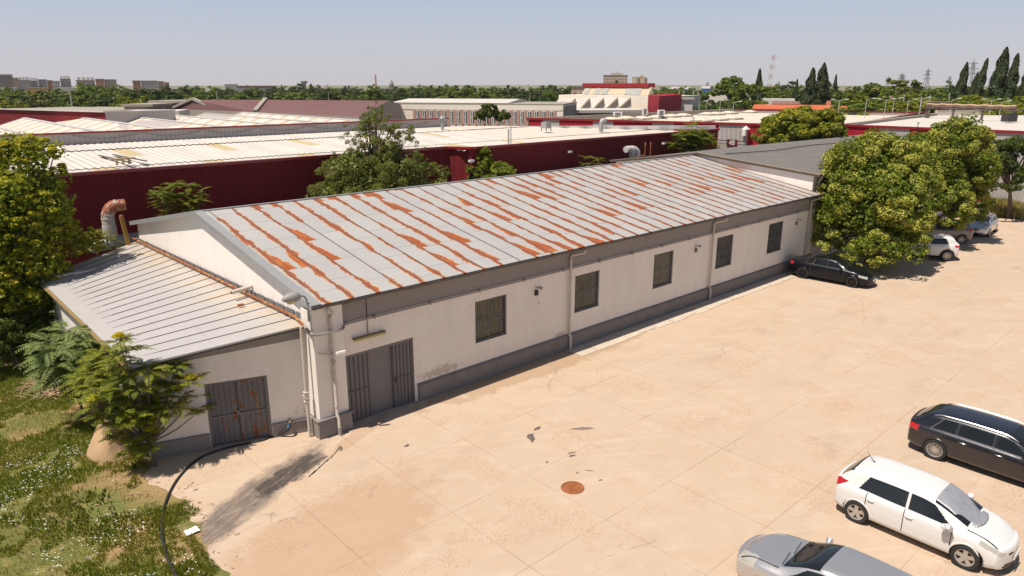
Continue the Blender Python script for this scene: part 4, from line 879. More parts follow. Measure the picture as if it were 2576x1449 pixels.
# ---------------------------------------------------------------- middle distance buildings
plain('pane_grey', (0.17, 0.155, 0.15), .3, var=.4, sc=.5)
def Wd(px, py, D): return W(px, py, D=D)
def slab_bldg(name, label, cat, pxs, ytop, D, depth, mat, D2=None, wins=None, roof=None, winmat='pane_grey', group=None):
    """box whose front face spans pixel columns pxs with its top at row ytop, at distance D"""
    a = Wd(pxs[0], ytop, D); b = Wd(pxs[1], ytop, D2 or D); h = (a.z + b.z) / 2
    d = Vector((b.x - a.x, b.y - a.y, 0)); L = d.length; rz = math.atan2(d.y, d.x)
    t = thing(name, label, cat, (a.x, a.y, 0), rz, group)
    MB().box(0, L, 0, depth, -2, h).build('wall', mat, t)
    if wins:
        nx_, nz_, z0_, z1_ = wins; mb = MB()
        for i in range(nx_):
            for j in range(nz_):
                x_ = L * (i + .5) / nx_; zz = z0_ + (z1_ - z0_) * (j + .5) / nz_; w_ = L / nx_ * .21; hh = (z1_ - z0_) / nz_ * .24
                mb.box(x_ - w_, x_ + w_, -.06, -.005, zz - hh, zz + hh)
        mb.build('windows', M[winmat], t)
        mb = MB(); nd = max(2, int(depth / 3.5))
        for i in range(nd):
            for j in range(nz_):
                y_ = depth * (i + .5) / nd; zz = z0_ + (z1_ - z0_) * (j + .5) / nz_; hh = (z1_ - z0_) / nz_ * .3
                mb.box(-.06, -.005, y_ - .6, y_ + .6, zz - hh * .8, zz + hh * .8)
        mb.build('side_windows', M[winmat], t)
    if roof == 'flat': MB().box(-.3, L + .3, -.3, depth + .3, h + .01, h + .35).build('roof_slab', M['concrete_old'], t)
    if roof == 'flatred': MB().box(-.6, L + .6, -.6, depth + .6, h + .01, h + .9).build('roof', M['tile_brown'], t)
    return t, L, h
for n_, c_ in dict(panel_grey=(0.46, 0.41, 0.40), panel_dark=(0.26, 0.22, 0.22), panel_white=(0.66, 0.60, 0.56), brick_orange=(0.52, 0.23, 0.13), plaster_yellow=(0.62, 0.38, 0.14), brick_tan=(0.52, 0.35, 0.24), plaster_cream=(0.86, 0.78, 0.66), blue_sheet=(0.03, 0.10, 0.25), tile_brown=(0.22, 0.12, 0.10), tile_orange=(0.52, 0.12, 0.045), ruin=(0.48, 0.37, 0.28), pink_brick=(0.50, 0.28, 0.23), beige_sheet=(0.52, 0.42, 0.30), green_roof=(0.15, .3, .2)).items(): plain(n_, c_, .85, var=.12, sc=.25)
g = newmat('brown_roof'); p = g.obj(); g.color(g.mix(g.noise(p, .15, 4), (0.145, 0.065, 0.06), (0.185, 0.09, 0.085))); g.rough(.7)
# two brown roofed halls
def broof(label, c1, c2, r1, r2, lx):
    e1, e2 = W(*c1, z=7.5), W(*c2, z=7.5); q1, q2 = W(*r1, z=9.0), W(*r2, z=9.0)
    t = thing('brown_roof_hall', label, 'hall', (e1.x, e1.y, 0)); b1 = q1 + (q1 - e1); b2_ = q2 + (q2 - e2); b1.z = b2_.z = 7.5
    shift(MB().quad(e1, e2, q2, q1).quad(q1, q2, b2_, b1).build('roof', M['brown_roof'], t), t)
    shift(MB().quad((e1.x, e1.y, 0), (e2.x, e2.y, 0), e2, e1).quad((e2.x, e2.y, 0), (b2_.x, b2_.y, 0), b2_, q2, e2).quad((e1.x, e1.y, 0), e1, q1, b1, (b1.x, b1.y, 0)).quad((b1.x, b1.y, 0), b1, b2_, (b2_.x, b2_.y, 0)).build('wall', M['concrete_old'], t), t)
    shift(MB().bar(e1 + Vector((0, 0, .15)), q1 + Vector((0, 0, .15)), .6, .35).bar(q1 + Vector((0, 0, .15)), b1 + Vector((0, 0, .15)), .6, .35).build('gable_coping', M['concrete_old'], t), t)
broof('long hall with a plain brown sheet roof, left one with a pale gable coping', (436, 274), (642, 282), (486, 251), (668, 251), 0)
broof('long hall with a plain brown sheet roof, right one beside the white office block', (642, 282), (903, 294), (668, 251), (978, 253), 0)
# annex left of the brown roofs
slab_bldg('annex', 'stepped beige flat roofed annex left of the brown roofed halls', 'building', (380, 500), 259, 135, 7, M['ruin'], 130, roof='flat')
slab_bldg('annex', 'dark low flat roofed annex between the meadow trees and the beige annex', 'building', (312, 382), 268, 128, 10, M['concrete_old'], 126, roof='flat')
slab_bldg('annex', 'white walled low annex in front of the dark flat roofed one', 'building', (312, 450), 279, 118, 6, M['panel_white'], 116)
slab_bldg('long_shed', 'long white roofed shed with a row of small windows at the left edge', 'shed', (-40, 190), 284, 140, 14, M['panel_white'], 120, (22, 1, 5.6, 7), 'flat')
slab_bldg('long_shed', 'long white roofed shed with a row of small windows, second from the left edge', 'shed', (90, 330), 281, 155, 14, M['panel_white'], 140, (22, 1, 5.2, 7), 'flat')
slab_bldg('long_shed', 'farthest long white roofed shed in front of the treeline at left', 'shed', (190, 312), 277, 180, 12, M['panel_white'], 172, roof='flat')
# office block with pilasters
a, b = W(979, 262, z=8.2), W(1417, 265, z=8.2); d = Vector((b.x - a.x, b.y - a.y, 0)); L = d.length; rz = math.atan2(d.y, d.x)
ob_ = thing('office_block', 'long cream office block with pink pilasters between its white framed windows', 'office block', (a.x, a.y, 0), rz); print('office', L, rz)
MB().box(0, L, 0, 14, 0, 8.2).build('wall', M['plaster_cream'], ob_); MB().box(-.05, L + .05, -.05, 14.2, 8.21, 8.40).build('cornice', M['concrete_old'], ob_); MB().box(0.01, L - .01, -.06, -.01, 7.42, 8.18).build('band', M['plaster_cream'], ob_)
MB().quad((0, .5, 8.46), (L - 9, .5, 8.46), (L - 9, 9, 8.95), (0, 9, 8.95)).quad((0, .5, 8.46), (0, 9, 8.95), (0, 17, 8.46)).quad((L - 9, .5, 8.46), (L - 9, 17, 8.46), (L - 9, 9, 8.95)).quad((0, 17, 8.46), (0, 9, 8.95), (L - 9, 9, 8.95), (L - 9, 17, 8.46)).build('roof', M['white_roof'], ob_)
nb = 20; x_s, x_e = L * .15, L * .955
for i in range(nb + 1):
    xx = x_s + (x_e - x_s) * i / nb
    MB().box(xx - .17, xx + .17, -.16, -.003, 0, 7.40).build('pilaster', M['pink_brick'], ob_)
    if i == nb: break
    xm = xx + (x_e - x_s) / nb / 2; wd = (x_e - x_s) / nb * .27
    wn_ = MB().box(xm - wd, xm + wd, -.08, -.003, 5.2, 7.3).build('window', M['white_plastic'], ob_)
    MB().box(xm - wd + .12, xm - .05, -.1, -.082, 5.35, 6.2).box(xm + .08, xm + wd - .05, -.1, -.082, 5.3, 7.2).box(xm - wd + .12, xm - .05, -.1, -.082, 6.35, 7.2).build('pane', M['pane_dark'], wn_)
MB().box(L - .001, L + .04, .3, 13.6, .3, 8.0).build('end_wall', M['concrete_old'], ob_); wn_ = MB().box(L + .04, L + .08, 4, 11, 4.2, 6.4).build('window', M['white_plastic'], ob_); mb = MB()
for k in range(4): mb.box(L + .08, L + .10, 4.2 + k * 1.7, 5.6 + k * 1.7, 4.4, 6.2)
mb.build('pane', M['pane_dark'], wn_)
# sawtooth hall
def c3(x, y): return (1288 + x * .25, 161 + y * .25)
st = thing('sawtooth_hall', 'white saw-tooth roofed hall with five raised gables right of the office block', 'hall', tuple(W(*c3(690, 450), D=150)) [:2] + (0,)); 
away = Vector((0.62, 0.78, 0)) * 22
for ax, ay, lx, ly, rx, ry in [(640, 352, 540, 460, 655, 455), (785, 352, 690, 455, 803, 450), (925, 350, 825, 450, 943, 446), (1065, 345, 960, 446, 1080, 440), (1195, 345, 1090, 440, 1205, 434)]:
    P = [W(*c3(*q), D=150) for q in ((lx, ly), (rx, ry), (ax, ay))]
    P[0].z = P[1].z = min(P[0].z, P[1].z); lowf = [Vector((P[0].x, P[0].y, -1)), Vector((P[1].x, P[1].y, -1))]
    tooth = MB(); tooth.prism([lowf[0], lowf[1], P[1], P[2], P[0]], away); tooth.cur = 1
    tooth.bar(P[0] + Vector((0, 0, .1)), P[2] + Vector((0, 0, .1)), .7, .3); tooth.cur = 2
    off_ = Vector((0, 0, .05)); tooth.quad(P[0] + off_, P[2] + off_, P[2] + away + off_, P[0] + away + off_)
    shift(tooth.build('tooth', [M['plaster_cream'], M['beige_sheet'], M['white_roof']], st), st)
t, L, h = slab_bldg('low_wing', 'low wing with a white roof edge and dark red fascia below the saw-tooth hall', 'building', c3(675, 0)[:1] + c3(1345, 0)[:1], 284, 128, 9, M['maroon'], 132)
MB().box(-.3, L + .3, -.4, 9.4, h + .01, h + .5).build('roof', M['white_roof'], t)
q0, q1 = W(*c3(1370, 325), D=140), W(*c3(1482, 322), D=128); q2 = W(*c3(1708, 322), D=150)
rb = thing('red_block', 'bright red two storey block with a shaded side and white window bands', 'building', (q1.x, q1.y, 0)); zt = 9.4
shift(MB().prism([(q0.x, q0.y, 0), (q1.x, q1.y, 0), (q2.x, q2.y, 0), (q2.x + q0.x - q1.x, q2.y + q0.y - q1.y, 0)], (0, 0, zt)).build('wall', M['bright_red_sheet'], rb), rb)
d = Vector((q2.x - q1.x, q2.y - q1.y, 0)); nn = Vector((d.y, -d.x, 0)).normalized()
for k, u in enumerate((.02, .25, .48, .71)):
    aa = q1 + d * u; bb = q1 + d * (u + .2); v = [Vector((p_.x, p_.y, 0)) + nn * .06 for p_ in (aa, bb)]
    wo_ = MB().quad(v[0] + Vector((0, 0, 3.6)), v[1] + Vector((0, 0, 3.6)), v[1] + Vector((0, 0, 5.6)), v[0] + Vector((0, 0, 5.6))).build('window_band', M['pale_sheet'] if k != 9 else M['pane_dark'], rb); shift(wo_, rb)
    v = [Vector((p_.x, p_.y, 0)) + nn * .09 for p_ in (aa.lerp(bb, .45), aa.lerp(bb, .95))]; pn = MB().quad(v[0] + Vector((0, 0, 3.2)), v[1] + Vector((0, 0, 3.2)), v[1] + Vector((0, 0, 5.5)), v[0] + Vector((0, 0, 5.5))).build('pane', M['pane_dark'], wo_); shift(pn, wo_)
# cream hall with red ridged monitor roof
t, L, h = slab_bldg('monitor_hall', 'cream hall with a steep beige monitor roof under a bright red ridge', 'hall', (c3(470, 0)[0], c3(1480, 0)[0]), 240, 185, 16, M['plaster_cream'], 165)
a, b, c, d_ = [W(*c3(*q), D=D_) for q, D_ in (((700, 305), 188), ((1372, 305), 172), ((1405, 222), 177), ((745, 232), 193))]
a.z = b.z = min(a.z, b.z); c.z = d_.z = (c.z + d_.z) / 2; back = (c - b) + Vector((0, 0, 0)); e = c + Vector((back.x, back.y, -back.z)); f_ = d_ + Vector((back.x, back.y, -back.z))
L2 = lambda v: Matrix.Rotation(-t.rotation_euler.z, 4, 'Z') @ (v - t.location)
mb = MB(); mb.quad(*[L2(v) for v in (a, b, c, d_)]).quad(*[L2(v) for v in (d_, c, e, f_)]).quad(*[L2(v) for v in (b, e, c)]).quad(*[L2(v) for v in (a, d_, f_)]); mo = mb.build('monitor', M['beige_sheet'], t)
MB().bar(L2(d_) + Vector((0, 0, .3)), L2(c) + Vector((0, 0, .3)), 2.4, 1.0).build('ridge_cap', M['red_cap'], mo)
plain('broken_glass', (0.40, 0.42, 0.38), .4, var=.5, sc=1.5, dirt=.8, dirtcol=(.08, .1, .07)); mb = MB()
for u0, u1 in ((.03, .10), (.19, .28), (.31, .40), (.66, .88)): mb.quad(*[L2(v) + Vector((0, -.08, .08)) for v in (a.lerp(b, u0), a.lerp(b, u1), d_.lerp(c, u1).lerp(a.lerp(b, u1), .12), d_.lerp(c, u0).lerp(a.lerp(b, u0), .12))])
mb.build('glazing', M['broken_glass'], mo)
slab_bldg('brick_ruin', 'small brown unfinished brick block left of the red ridged hall', 'building', (c3(598, 0)[0], c3(740, 0)[0]), 218, 215, 10, M['ruin'], wins=(2, 1, 7.5, 9.5), roof='flat')
slab_bldg('white_shed', 'small white walled shed with a brick base right of the red block', 'shed', (c3(1705, 0)[0], c3(1820, 0)[0]), 252, 150, 8, M['panel_white'], roof='flat')
# silo building
t, L, h = slab_bldg('silo_building', 'tall weathered beige grain silo building on the skyline', 'silo', (c3(920, 0)[0], c3(1165, 0)[0]), 190, 520, 14, M['ruin'], wins=(9, 5, 6, 15.5), roof='flat')
MB().box(L * .3, L * .8, 3, 10, h + .36, h + 1.6).box(L * .55, L * .6, 4, 5, h + 1.6, h + 3).build('roof_house', M['ruin'], t)
t, L, h = slab_bldg('silo_building', 'shorter round cornered silo block right of the tall beige silo building', 'silo', (c3(1212, 0)[0], c3(1348, 0)[0]), 195, 540, 14, M['brick_tan'], roof='flat')
MB().lathe([(2.6, 0), (2.6, h - .3), (0, h - .2)], (2.8, -.8, 0), 16).lathe([(2.6, 0), (2.6, h - .3), (0, h - .2)], (8, -.8, 0), 16).build('cylinder', M['ruin'], t, smooth=True); MB().box(L * .55, L * .85, 2, 7, h + .36, h + 1.6).build('roof_house', M['brick_tan'], t)
for a_, b_, y_, D_, la in [(490, 580, 256, 420, 'blue sheet metal hall at left of the silo skyline'), (1600, 1790, 247, 430, 'blue sheet metal hall behind the tall green tree, left one'), (1905, 2042, 240, 430, 'blue sheet metal hall with striped top behind the tall green tree, right one')]:
    t, L, h = slab_bldg('blue_hall', la, 'hall', (c3(a_, 0)[0], c3(b_, 0)[0]), 161 + y_ * .25 + 1.5, D_, 20, M['blue_sheet'], group='blue halls'); MB().add([(0, 0, h), (L, 0, h), (L, 20, h), (0, 20, h), (0, 10, h + 1.2), (L, 10, h + 1.2)], [[0, 1, 5, 4], [3, 4, 5, 2], [0, 4, 3], [1, 2, 5]]).build('roof', M['panel_grey'], t)
# orange tiled houses
def tiled(label, x0_, x1_, yr, ye, D_, gable=True, mat='tile_orange', wall='panel_grey', dp=9):
    a = W(x0_, ye, D=D_); b = W(x1_, ye, D=D_); ze = (a.z + b.z) / 2; d = Vector((b.x - a.x, b.y - a.y, 0)); L = d.length
    t = thing('tiled_house', label, 'house', (a.x, a.y, 0), math.atan2(d.y, d.x)); zr = CAM_H - (yr - HY) * (D_ + dp / 2) / F
    MB().add([(0, 0, 0), (L, 0, 0), (L, dp, 0), (0, dp, 0), (0, 0, ze), (L, 0, ze), (L, dp, ze), (0, dp, ze), (0, dp / 2, zr), (L, dp / 2, zr)], [[0, 1, 5, 4], [1, 2, 6, 9, 5], [2, 3, 7, 6], [3, 0, 4, 8, 7]]).build('wall', M[wall], t)
    MB().bar((L / 2, -.3, ze - .05), (L / 2, dp / 2, zr + .06), L + .8, .12, (0, 0, 1)).bar((L / 2, dp + .3, ze - .05), (L / 2, dp / 2, zr + .06), L + .8, .12).build('roof', M[mat], t)
    MB().box(L * .8, L * .8 + .8, dp / 2 - .3, dp / 2 + .4, zr - .3, zr + .9).build('chimney', M['brick_orange'], t)
    return t
tiled('long house with a bright orange tiled roof behind the flat cream roof', 1898, 2126, 258, 275, 150)
tiled('small orange tiled house at the right end of the long orange roof', 2133, 2166, 265, 275, 146, dp=6)
tiled('old house with a pinkish tiled roof among the trees behind the lamp posts', 2240, 2318, 236, 254, 210, mat='tile_brown', wall='pink_brick', dp=12)
tiled('low house with a brown tiled roof behind the orange roof', 1945, 2040, 250, 262, 190, mat='tile_brown', wall='panel_white', dp=10)
slab_bldg('white_shed', 'white low shed among the trees left of the orange roof', 'shed', (1885, 2000), 249, 215, 8, M['panel_white'])
slab_bldg('white_shed', 'white low shed in front of the tall green tree right of the blue halls', 'shed', (1780, 1840), 240, 300, 8, M['panel_white'])
# pink brick plant with tanks
t, L, h = slab_bldg('brick_plant', 'pink brick plant tower with a white roof lantern among the right hand trees', 'building', (2298, 2320), 218, 260, 7, M['pink_brick'], wins=(3, 2, 3, 9)); MB().lathe([(1.9, h), (.4, h + .7), (.3, h + 1.1), (0, h + 1.2)], (L / 2, 3, 0), 8).build('roof_lantern', M['white_plastic'], t)
t = thing('tank', 'brownish round storage tank beside the pink brick plant tower', 'tank', tuple(W(2332, 222, D=258))[:2] + (0,)); MB().lathe([(2.0, 0), (2.0, 8.2), (1.6, 8.8), (0, 9.2)], n=16).build('shell', M['pink_brick'], t, smooth=True); MB().tube([(2.3, 0, 0), (2.3, 0, 10.6)], .15, 6).build('ladder', M['rust'], t)
# apartment blocks on the left skyline
B1 = lambda x: x * .1875
for x0_, x1_, y_, m_, la, nx_, nz_ in [(-40, 165, 78, 'panel_dark', 'dark grey apartment block at the far left of the skyline', 10, 6), (168, 248, 118, 'brick_tan', 'beige narrow apartment block beside the dark grey one', 4, 5), (252, 400, 150, 'panel_grey', 'grey apartment block carrying white rooftop towers', 8, 4), (402, 505, 158, 'panel_grey', 'plain grey apartment block right of the rooftop towers', 5, 4), (508, 622, 140, 'panel_grey', 'grey apartment block with a dark flat roof left of the orange one', 6, 5), (628, 700, 152, 'brick_orange', 'narrow orange brick apartment block', 4, 4), (703, 800, 160, 'panel_white', 'pale apartment block with a bare white end wall', 3, 2), (804, 945, 132, 'panel_grey', 'grey apartment block with white stair towers', 8, 5), (1020, 1268, 150, 'panel_grey', 'long grey apartment block left of the brick ended one', 12, 5), (1276, 1392, 132, 'brick_orange', 'orange brick ended apartment block, left of two', 2, 2), (1396, 1560, 140, 'panel_grey', 'grey apartment block attached to the left brick ended one', 8, 6), (1776, 1880, 155, 'brick_orange', 'orange brick ended apartment block standing alone, its left wing', 2, 2), (1884, 2112, 156, 'panel_grey', 'grey middle of the apartment block standing alone', 10, 5), (2116, 2196, 164, 'brick_tan', 'beige wing of the apartment block standing alone', 4, 5), (2200, 2268, 178, 'brick_orange', 'orange brick right wing of the apartment block standing alone', 3, 2)]:
    D_ = 700 + (x0_ % 7) * 6; t, L, h = slab_bldg('apartment_block', la, 'apartment block', (B1(x0_), B1(x1_)), 174.4 + .1875 * y_, D_, 14, M[m_], wins=(nx_, nz_, 8, 174.4 and CAM_H - (174.4 + .1875 * y_ - HY) * D_ / F - .5), roof='flat', group='apartment blocks on the skyline')
    if 'towers' in la or 'stair' in la or 'long' in la:
        mb = MB()
        for u in (.08, .34, .58, .80): mb.box(L * u, L * (u + .17), 2, 8, h + .36, h + 2.6)
        mb.build('rooftop_tower', M['panel_white'], t)
slab_bldg('yellow_house', 'yellow flat roofed house among the trees at left', 'house', (B1(355), B1(645)), 174.4 + .1875 * 258, 330, 12, M['plaster_yellow'], wins=(6, 1, 3, 6.5), roof='flat')
slab_bldg('white_house', 'long low white building under the dark grey apartment block', 'building', (B1(-40), B1(232)), 174.4 + .1875 * 246, 400, 12, M['panel_white'], wins=(14, 1, 2, 5))
slab_bldg('white_house', 'low white building under the pale apartment blocks', 'building', (B1(775), B1(1000)), 174.4 + .1875 * 246, 450, 12, M['panel_white'], wins=(10, 1, 2, 5))
slab_bldg('white_house', 'small white house in front of the apartment block standing alone', 'house', (B1(2140), B1(2232)), 174.4 + .1875 * 276, 330, 8, M['panel_white'], wins=(4, 2, 0, 5))
slab_bldg('white_house', 'white modern house with a stepped top right of the round green tree', 'house', (565, 598), 213, 560, 10, M['panel_white'], wins=(5, 2, 3, 9), roof='flat')
slab_bldg('villa', 'white building with a brown hipped roof on the skyline', 'house', (598, 694), 220, 420, 14, M['panel_white'], wins=(9, 2, 2, 8), roof='flatred')
B2 = lambda x: (960 + x / 2.683) * .6708
for x0_, x1_, y_, la in [(330, 505, 252, 'tan brick apartment block left of the water tower base'), (665, 872, 250, 'tan brick apartment block right of the round silos'), (1240, 1368, 250, 'tan brick apartment block with the little spire behind it'), (1372, 1448, 258, 'cream low apartment block left of the long brick one'), (1452, 1762, 250, 'long tan brick apartment block left of the middle of the skyline')]:
    slab_bldg('brick_apartments', la, 'apartment block', (B2(x0_), B2(x1_)), (240 + y_ / 2.683) * .6708, 520, 12, M['brick_tan'], wins=(int((x1_ - x0_) / 22), 3, 2, 9.5), roof='flat', group='tan brick apartment blocks')
# round silos
q = Wd(B2(680), 214, 620); t = thing('round_silos', 'grey round silos with a flat top right of the water tower', 'silo', (q.x, q.y, 0), -TH); t.scale = (.30, .30, .78); MB().lathe([(14, 0), (14, 9), (8, 12.4), (0, 12.4)], n=20).build('drum', M['concrete_old'], t); MB().box(-19, -13, -3, 3, 0, 14).box(13, 20, -3, 3, 0, 11.5).build('annex', M['concrete_old'], t)
# water tower
q = Wd(B2(489), 223, 900); t = thing('water_tower', 'dark concrete water tower with a flaring top on the skyline', 'water tower', (q.x, q.y, 0)); t.scale = (.72, .72, 1.0); MB().lathe([(2.4, 0), (2.2, 9), (2.6, 10.5), (5.6, 13.6), (5.6, 14.6), (0, 14.8)], n=20).build('tower', M['panel_dark'], t, smooth=True); MB().lathe([(2.9, 8.95), (2.9, 9.9)], n=16).build('ring', M['panel_dark'], t)
# thin things on the skyline: chimney, spire
q = Wd(B2(1207), 218, 700); t = thing('chimney', 'thin reddish factory chimney on the skyline', 'chimney', (q.x, q.y, 0)); MB().tube([(0, 0, 0), (0, 0, 19.5)], [1.0, .7], 8).build('shaft', M['brick_orange'], t)
q = Wd(B2(1367), 222, 620); t = thing('church_spire', 'small pointed grey church spire on the skyline', 'church', (q.x, q.y, 0)); MB().lathe([(1.8, 0), (1.8, 11), (2.2, 11), (0, 15)], n=8).build('spire', M['panel_dark'], t)

# ---------------------------------------------------------------- poles, masts, pylons, lamps
plain('pole_concrete', (0.40, 0.36, 0.31), .9); plain('lamp_metal', (0.50, 0.50, 0.49), .5, .3); plain('pylon_grey', (0.28, 0.28, 0.30), .6, .2); plain('mast_red', (0.40, 0.14, 0.12), .6)
def pole(label, xb, yb, xt, yt, D_, r=.14, group='concrete poles', cross=False):
    a = W(xb, yb, D=D_); b = W(xt, yt, D=D_); t = thing('utility_pole', label, 'pole', (a.x, a.y, 0), group=group)
    MB().tube([(0, 0, 0), (b.x - a.x, b.y - a.y, b.z)], [r, r * .7], 8).build('shaft', M['pole_concrete'], t)
    if cross: MB().bar((b.x - a.x - .8, b.y - a.y + .6, b.z - .3), (b.x - a.x + .8, b.y - a.y - .6, b.z - .3), .12, .12).build('crossarm', M['pole_concrete'], t)
pole('leaning concrete pole in front of the trees at left', 181, 270, 174, 222, 150, cross=True)
pole('concrete pole above the brown roof in front of the round tree', 549, 248, 544, 228, 170)
pole('thin pale pole above the right brown roof', 823, 250, 826, 232, 190, .1)
pole('thin pole above the white office roof', 1331, 248, 1332, 237, 180, .08)
for i, (x_, D_) in enumerate([(1709, 230), (1720, 225), (1745, 228), (1757, 240)]): pole(['leftmost of four old concrete posts before the blue halls', 'second from the left of four old concrete posts before the blue halls', 'third of four old concrete posts before the blue halls', 'rightmost of four old concrete posts before the blue halls'][i], x_, 246, x_, 226 + (i % 2) * 3, D_, .22)
for x_, yt, D_, la in [(2275, 238, 150, 'thin concrete pole left among lamp posts behind the cream roof'), (2389, 234, 155, 'thin concrete pole right among lamp posts behind the cream roof'), (2318, 243, 150, 'dark old pole in the middle of the lamp posts'), (2340, 238, 160, 'short old pole left of the small lamp behind the cream roof')]: pole(la, x_, 278, x_ + .5, yt, D_, .14)
def lamp(label, x_, yt, yb, D_, arms):
    a = W(x_, yb, D=D_); zt = W(x_, yt, D=D_).z; zb = max(0, min(a.z, zt - 1.5)); t = thing('street_lamp', label, 'street lamp', (a.x, a.y, 0), -TH, 'street lamps behind the halls')
    MB().tube([(0, 0, 0), (0, 0, zt)], [.06, .04], 6).build('post', M['lamp_metal'], t)
    for s_ in arms: MB().bar((0, 0, zt), (s_ * .9, 0, zt + .2), .05, .05).build('arm', M['lamp_metal'], t); MB().bar((s_ * .8, 0, zt + .2), (s_ * 1.3, 0, zt + .26), .2, .09).build('lamp_head', M['white_plastic'], t)
def c4(x, y): return ((2880 + x / 2.683) * .6708, (160 + y / 2.683) * .6708)
for i, (x_, y_, ar, la) in enumerate([(710, 585, (-1, 1), 'twin armed lamp above the orange roof'), (980, 575, (1,), 'single armed lamp left of the twin lamp in the trees'), (1175, 580, (-1, 1), 'large twin armed lamp in front of the trees'), (1255, 570, (1,), 'single armed lamp right beside the large twin lamp'), (1400, 585, (1,), 'small lamp right of the thin concrete pole'), (1530, 565, (1,), 'tall lamp left of the pipe bridge, rear of the pair'), (1525, 605, (1,), 'short lamp left of the pipe bridge, front of the pair'), (1835, 578, (1,), 'lamp behind the pipe bridge, left one'), (2232, 583, (-1, 1), 'twin headed lamp behind the pipe bridge'), (2335, 603, (1,), 'lamp behind the pipe bridge, rightmost one')]):
    x__, y__ = c4(x_, y_); lamp(la, x__, y__, 279, 125, ar)
for (x_, y_), la in zip([(c3(1880, 385)), (c3(2090, 375)), (c3(2225, 390))], ['lamp left of the tall green tree by the cream hall', 'lamp in front of the tall green tree, middle of three', 'lamp at the foot of the tall green tree, rightmost of three']): lamp(la, x_, y_, 276, 130, (1,))
def wall_lamp(label, px, py, a, b, z=7.15):
    u = ufrac(a, b, px, 7); q = a.lerp(b, u); t = thing('parapet_lamp', label, 'lamp', (q.x, q.y, 6.6), group='lamps on the red hall parapets')
    MB().tube(curve_pts([(-.3, -.1, -.6), (-.3, -.1, .6), (-.4, -.15, .85), (-.6, -.2, .95)], 4), .035, 6).build('arm', M['dark_metal'], t); MB().bar((-.55, -.18, .95), (-.95, -.35, .9), .18, .1).build('lamp_head', M['zinc'], t)
wall_lamp('lamp on the red hall parapet, leftmost', 1602, 297, PA[0], PA[1]); wall_lamp('lamp on the red hall parapet above the leafy tree', 1747, 303, PA[0], PA[1]); wall_lamp('lamp on the red hall parapet left of the round green trees', 1917, 309, PA[0], PA[1]); wall_lamp('lamp on the parapet of the white roofed hall above the lindens', 2308, 320, PB[0], PB[1])
def pylon(label, px, yt, D_, h_arm=3, wdt=1):
    b = W(px, yt, D=D_); H = b.z; t = thing('power_pylon', label, 'pylon', (b.x, b.y, 0), -TH, 'power pylons on the skyline'); mb = MB(); bw = H * .10
    for sx in (-1, 1):
        for sy in (-1, 1): mb.bar((sx * bw, sy * bw, 0), (sx * .3, sy * .3, H * .93), .22, .22)
    for k in range(7):
        z0_, z1_ = H * .93 * k / 7, H * .93 * (k + 1) / 7; w0, w1 = bw + (.3 - bw) * k / 7, bw + (.3 - bw) * (k + 1) / 7
        mb.bar((-w0, -w0, z0_), (w1, -w1, z1_), .14, .14); mb.bar((w0, -w0, z0_), (-w1, -w1, z1_), .14, .14)
    mb.bar((0, 0, H * .9), (0, 0, H), .2, .2); mb.build('lattice', M['pylon_grey'], t)
    for k in range(h_arm): z_ = H * (.90 - .1 * k); w_ = H * (.11 + .03 * (k % 2)) * wdt; MB().bar((-w_, 0, z_), (w_, 0, z_), .2, .2).bar((-w_, 0, z_), (0, 0, z_ + H * .03), .12, .12).bar((w_, 0, z_), (0, 0, z_ + H * .03), .12, .12).build('crossarm', M['pylon_grey'], t)
def c4b(x, y): return ((3300 + x / 4.528) * .6708, (160 + y / 4.528) * .6708)
for x_, y_, D_, la in [(828, 420, 480, 'power pylon with three arms behind the pink brick plant, largest one'), (1195, 550, 620, 'smaller power pylon right of the bushy tree'), (1605, 270, 420, 'tall slim pylon between the two leaning poplars'), (375, 495, 520, 'left one of two thin pylons behind the cream flowering tree'), (405, 520, 540, 'right one of two thin pylons behind the cream flowering tree'), (150, 560, 600, 'tiny pylon left of the cream flowering tree')]: x__, y__ = c4b(x_, y_); pylon(la, x__, y__, D_)
x__, y__ = c3(1970, 175); pylon('small pylon above the right blue hall', x__, y__, 600); x__, y__ = c4(112, 385); pylon('small pylon right of the red and white mast', x__, y__, 600)
# telecom mast
b = W(1934, 139, D=330); a = W(1927, 262, D=330); t = thing('telecom_mast', 'tall red and white lattice telecom mast with antennas', 'mast', (a.x, a.y, 0), -TH); H = b.z
lean = (W(1934, 139, D=330) - W(1927, 262, D=330)); lx = 1.3
mb = MB(); mb.cur = 0; ns = 12
for k in range(ns):
    mb.cur = k % 2; z0_, z1_ = H * k / ns, H * (k + 1) / ns; w0, w1 = .9 - .5 * k / ns, .9 - .5 * (k + 1) / ns; o0, o1 = lx * k / ns, lx * (k + 1) / ns
    for s_ in (-1, 1): mb.bar((o0 + s_ * w0, 0, z0_), (o1 + s_ * w1, 0, z1_), .13, .13); mb.bar((o0 + s_ * w0, 0, z0_), (o1 - s_ * w1, 0, z1_), .09, .09)
mb.build('lattice', [M['white_plastic'], M['mast_red']], t)
for k, z_ in enumerate((H - 1.5, H - 5, H - 5.5, H - 9)): MB().box(lx * .9 + (-1.3 if k % 2 else .9), lx * .9 + (-.9 if k % 2 else 1.3), -.2, .2, z_, z_ + 1.8).build('antenna', M['white_plastic'], t)
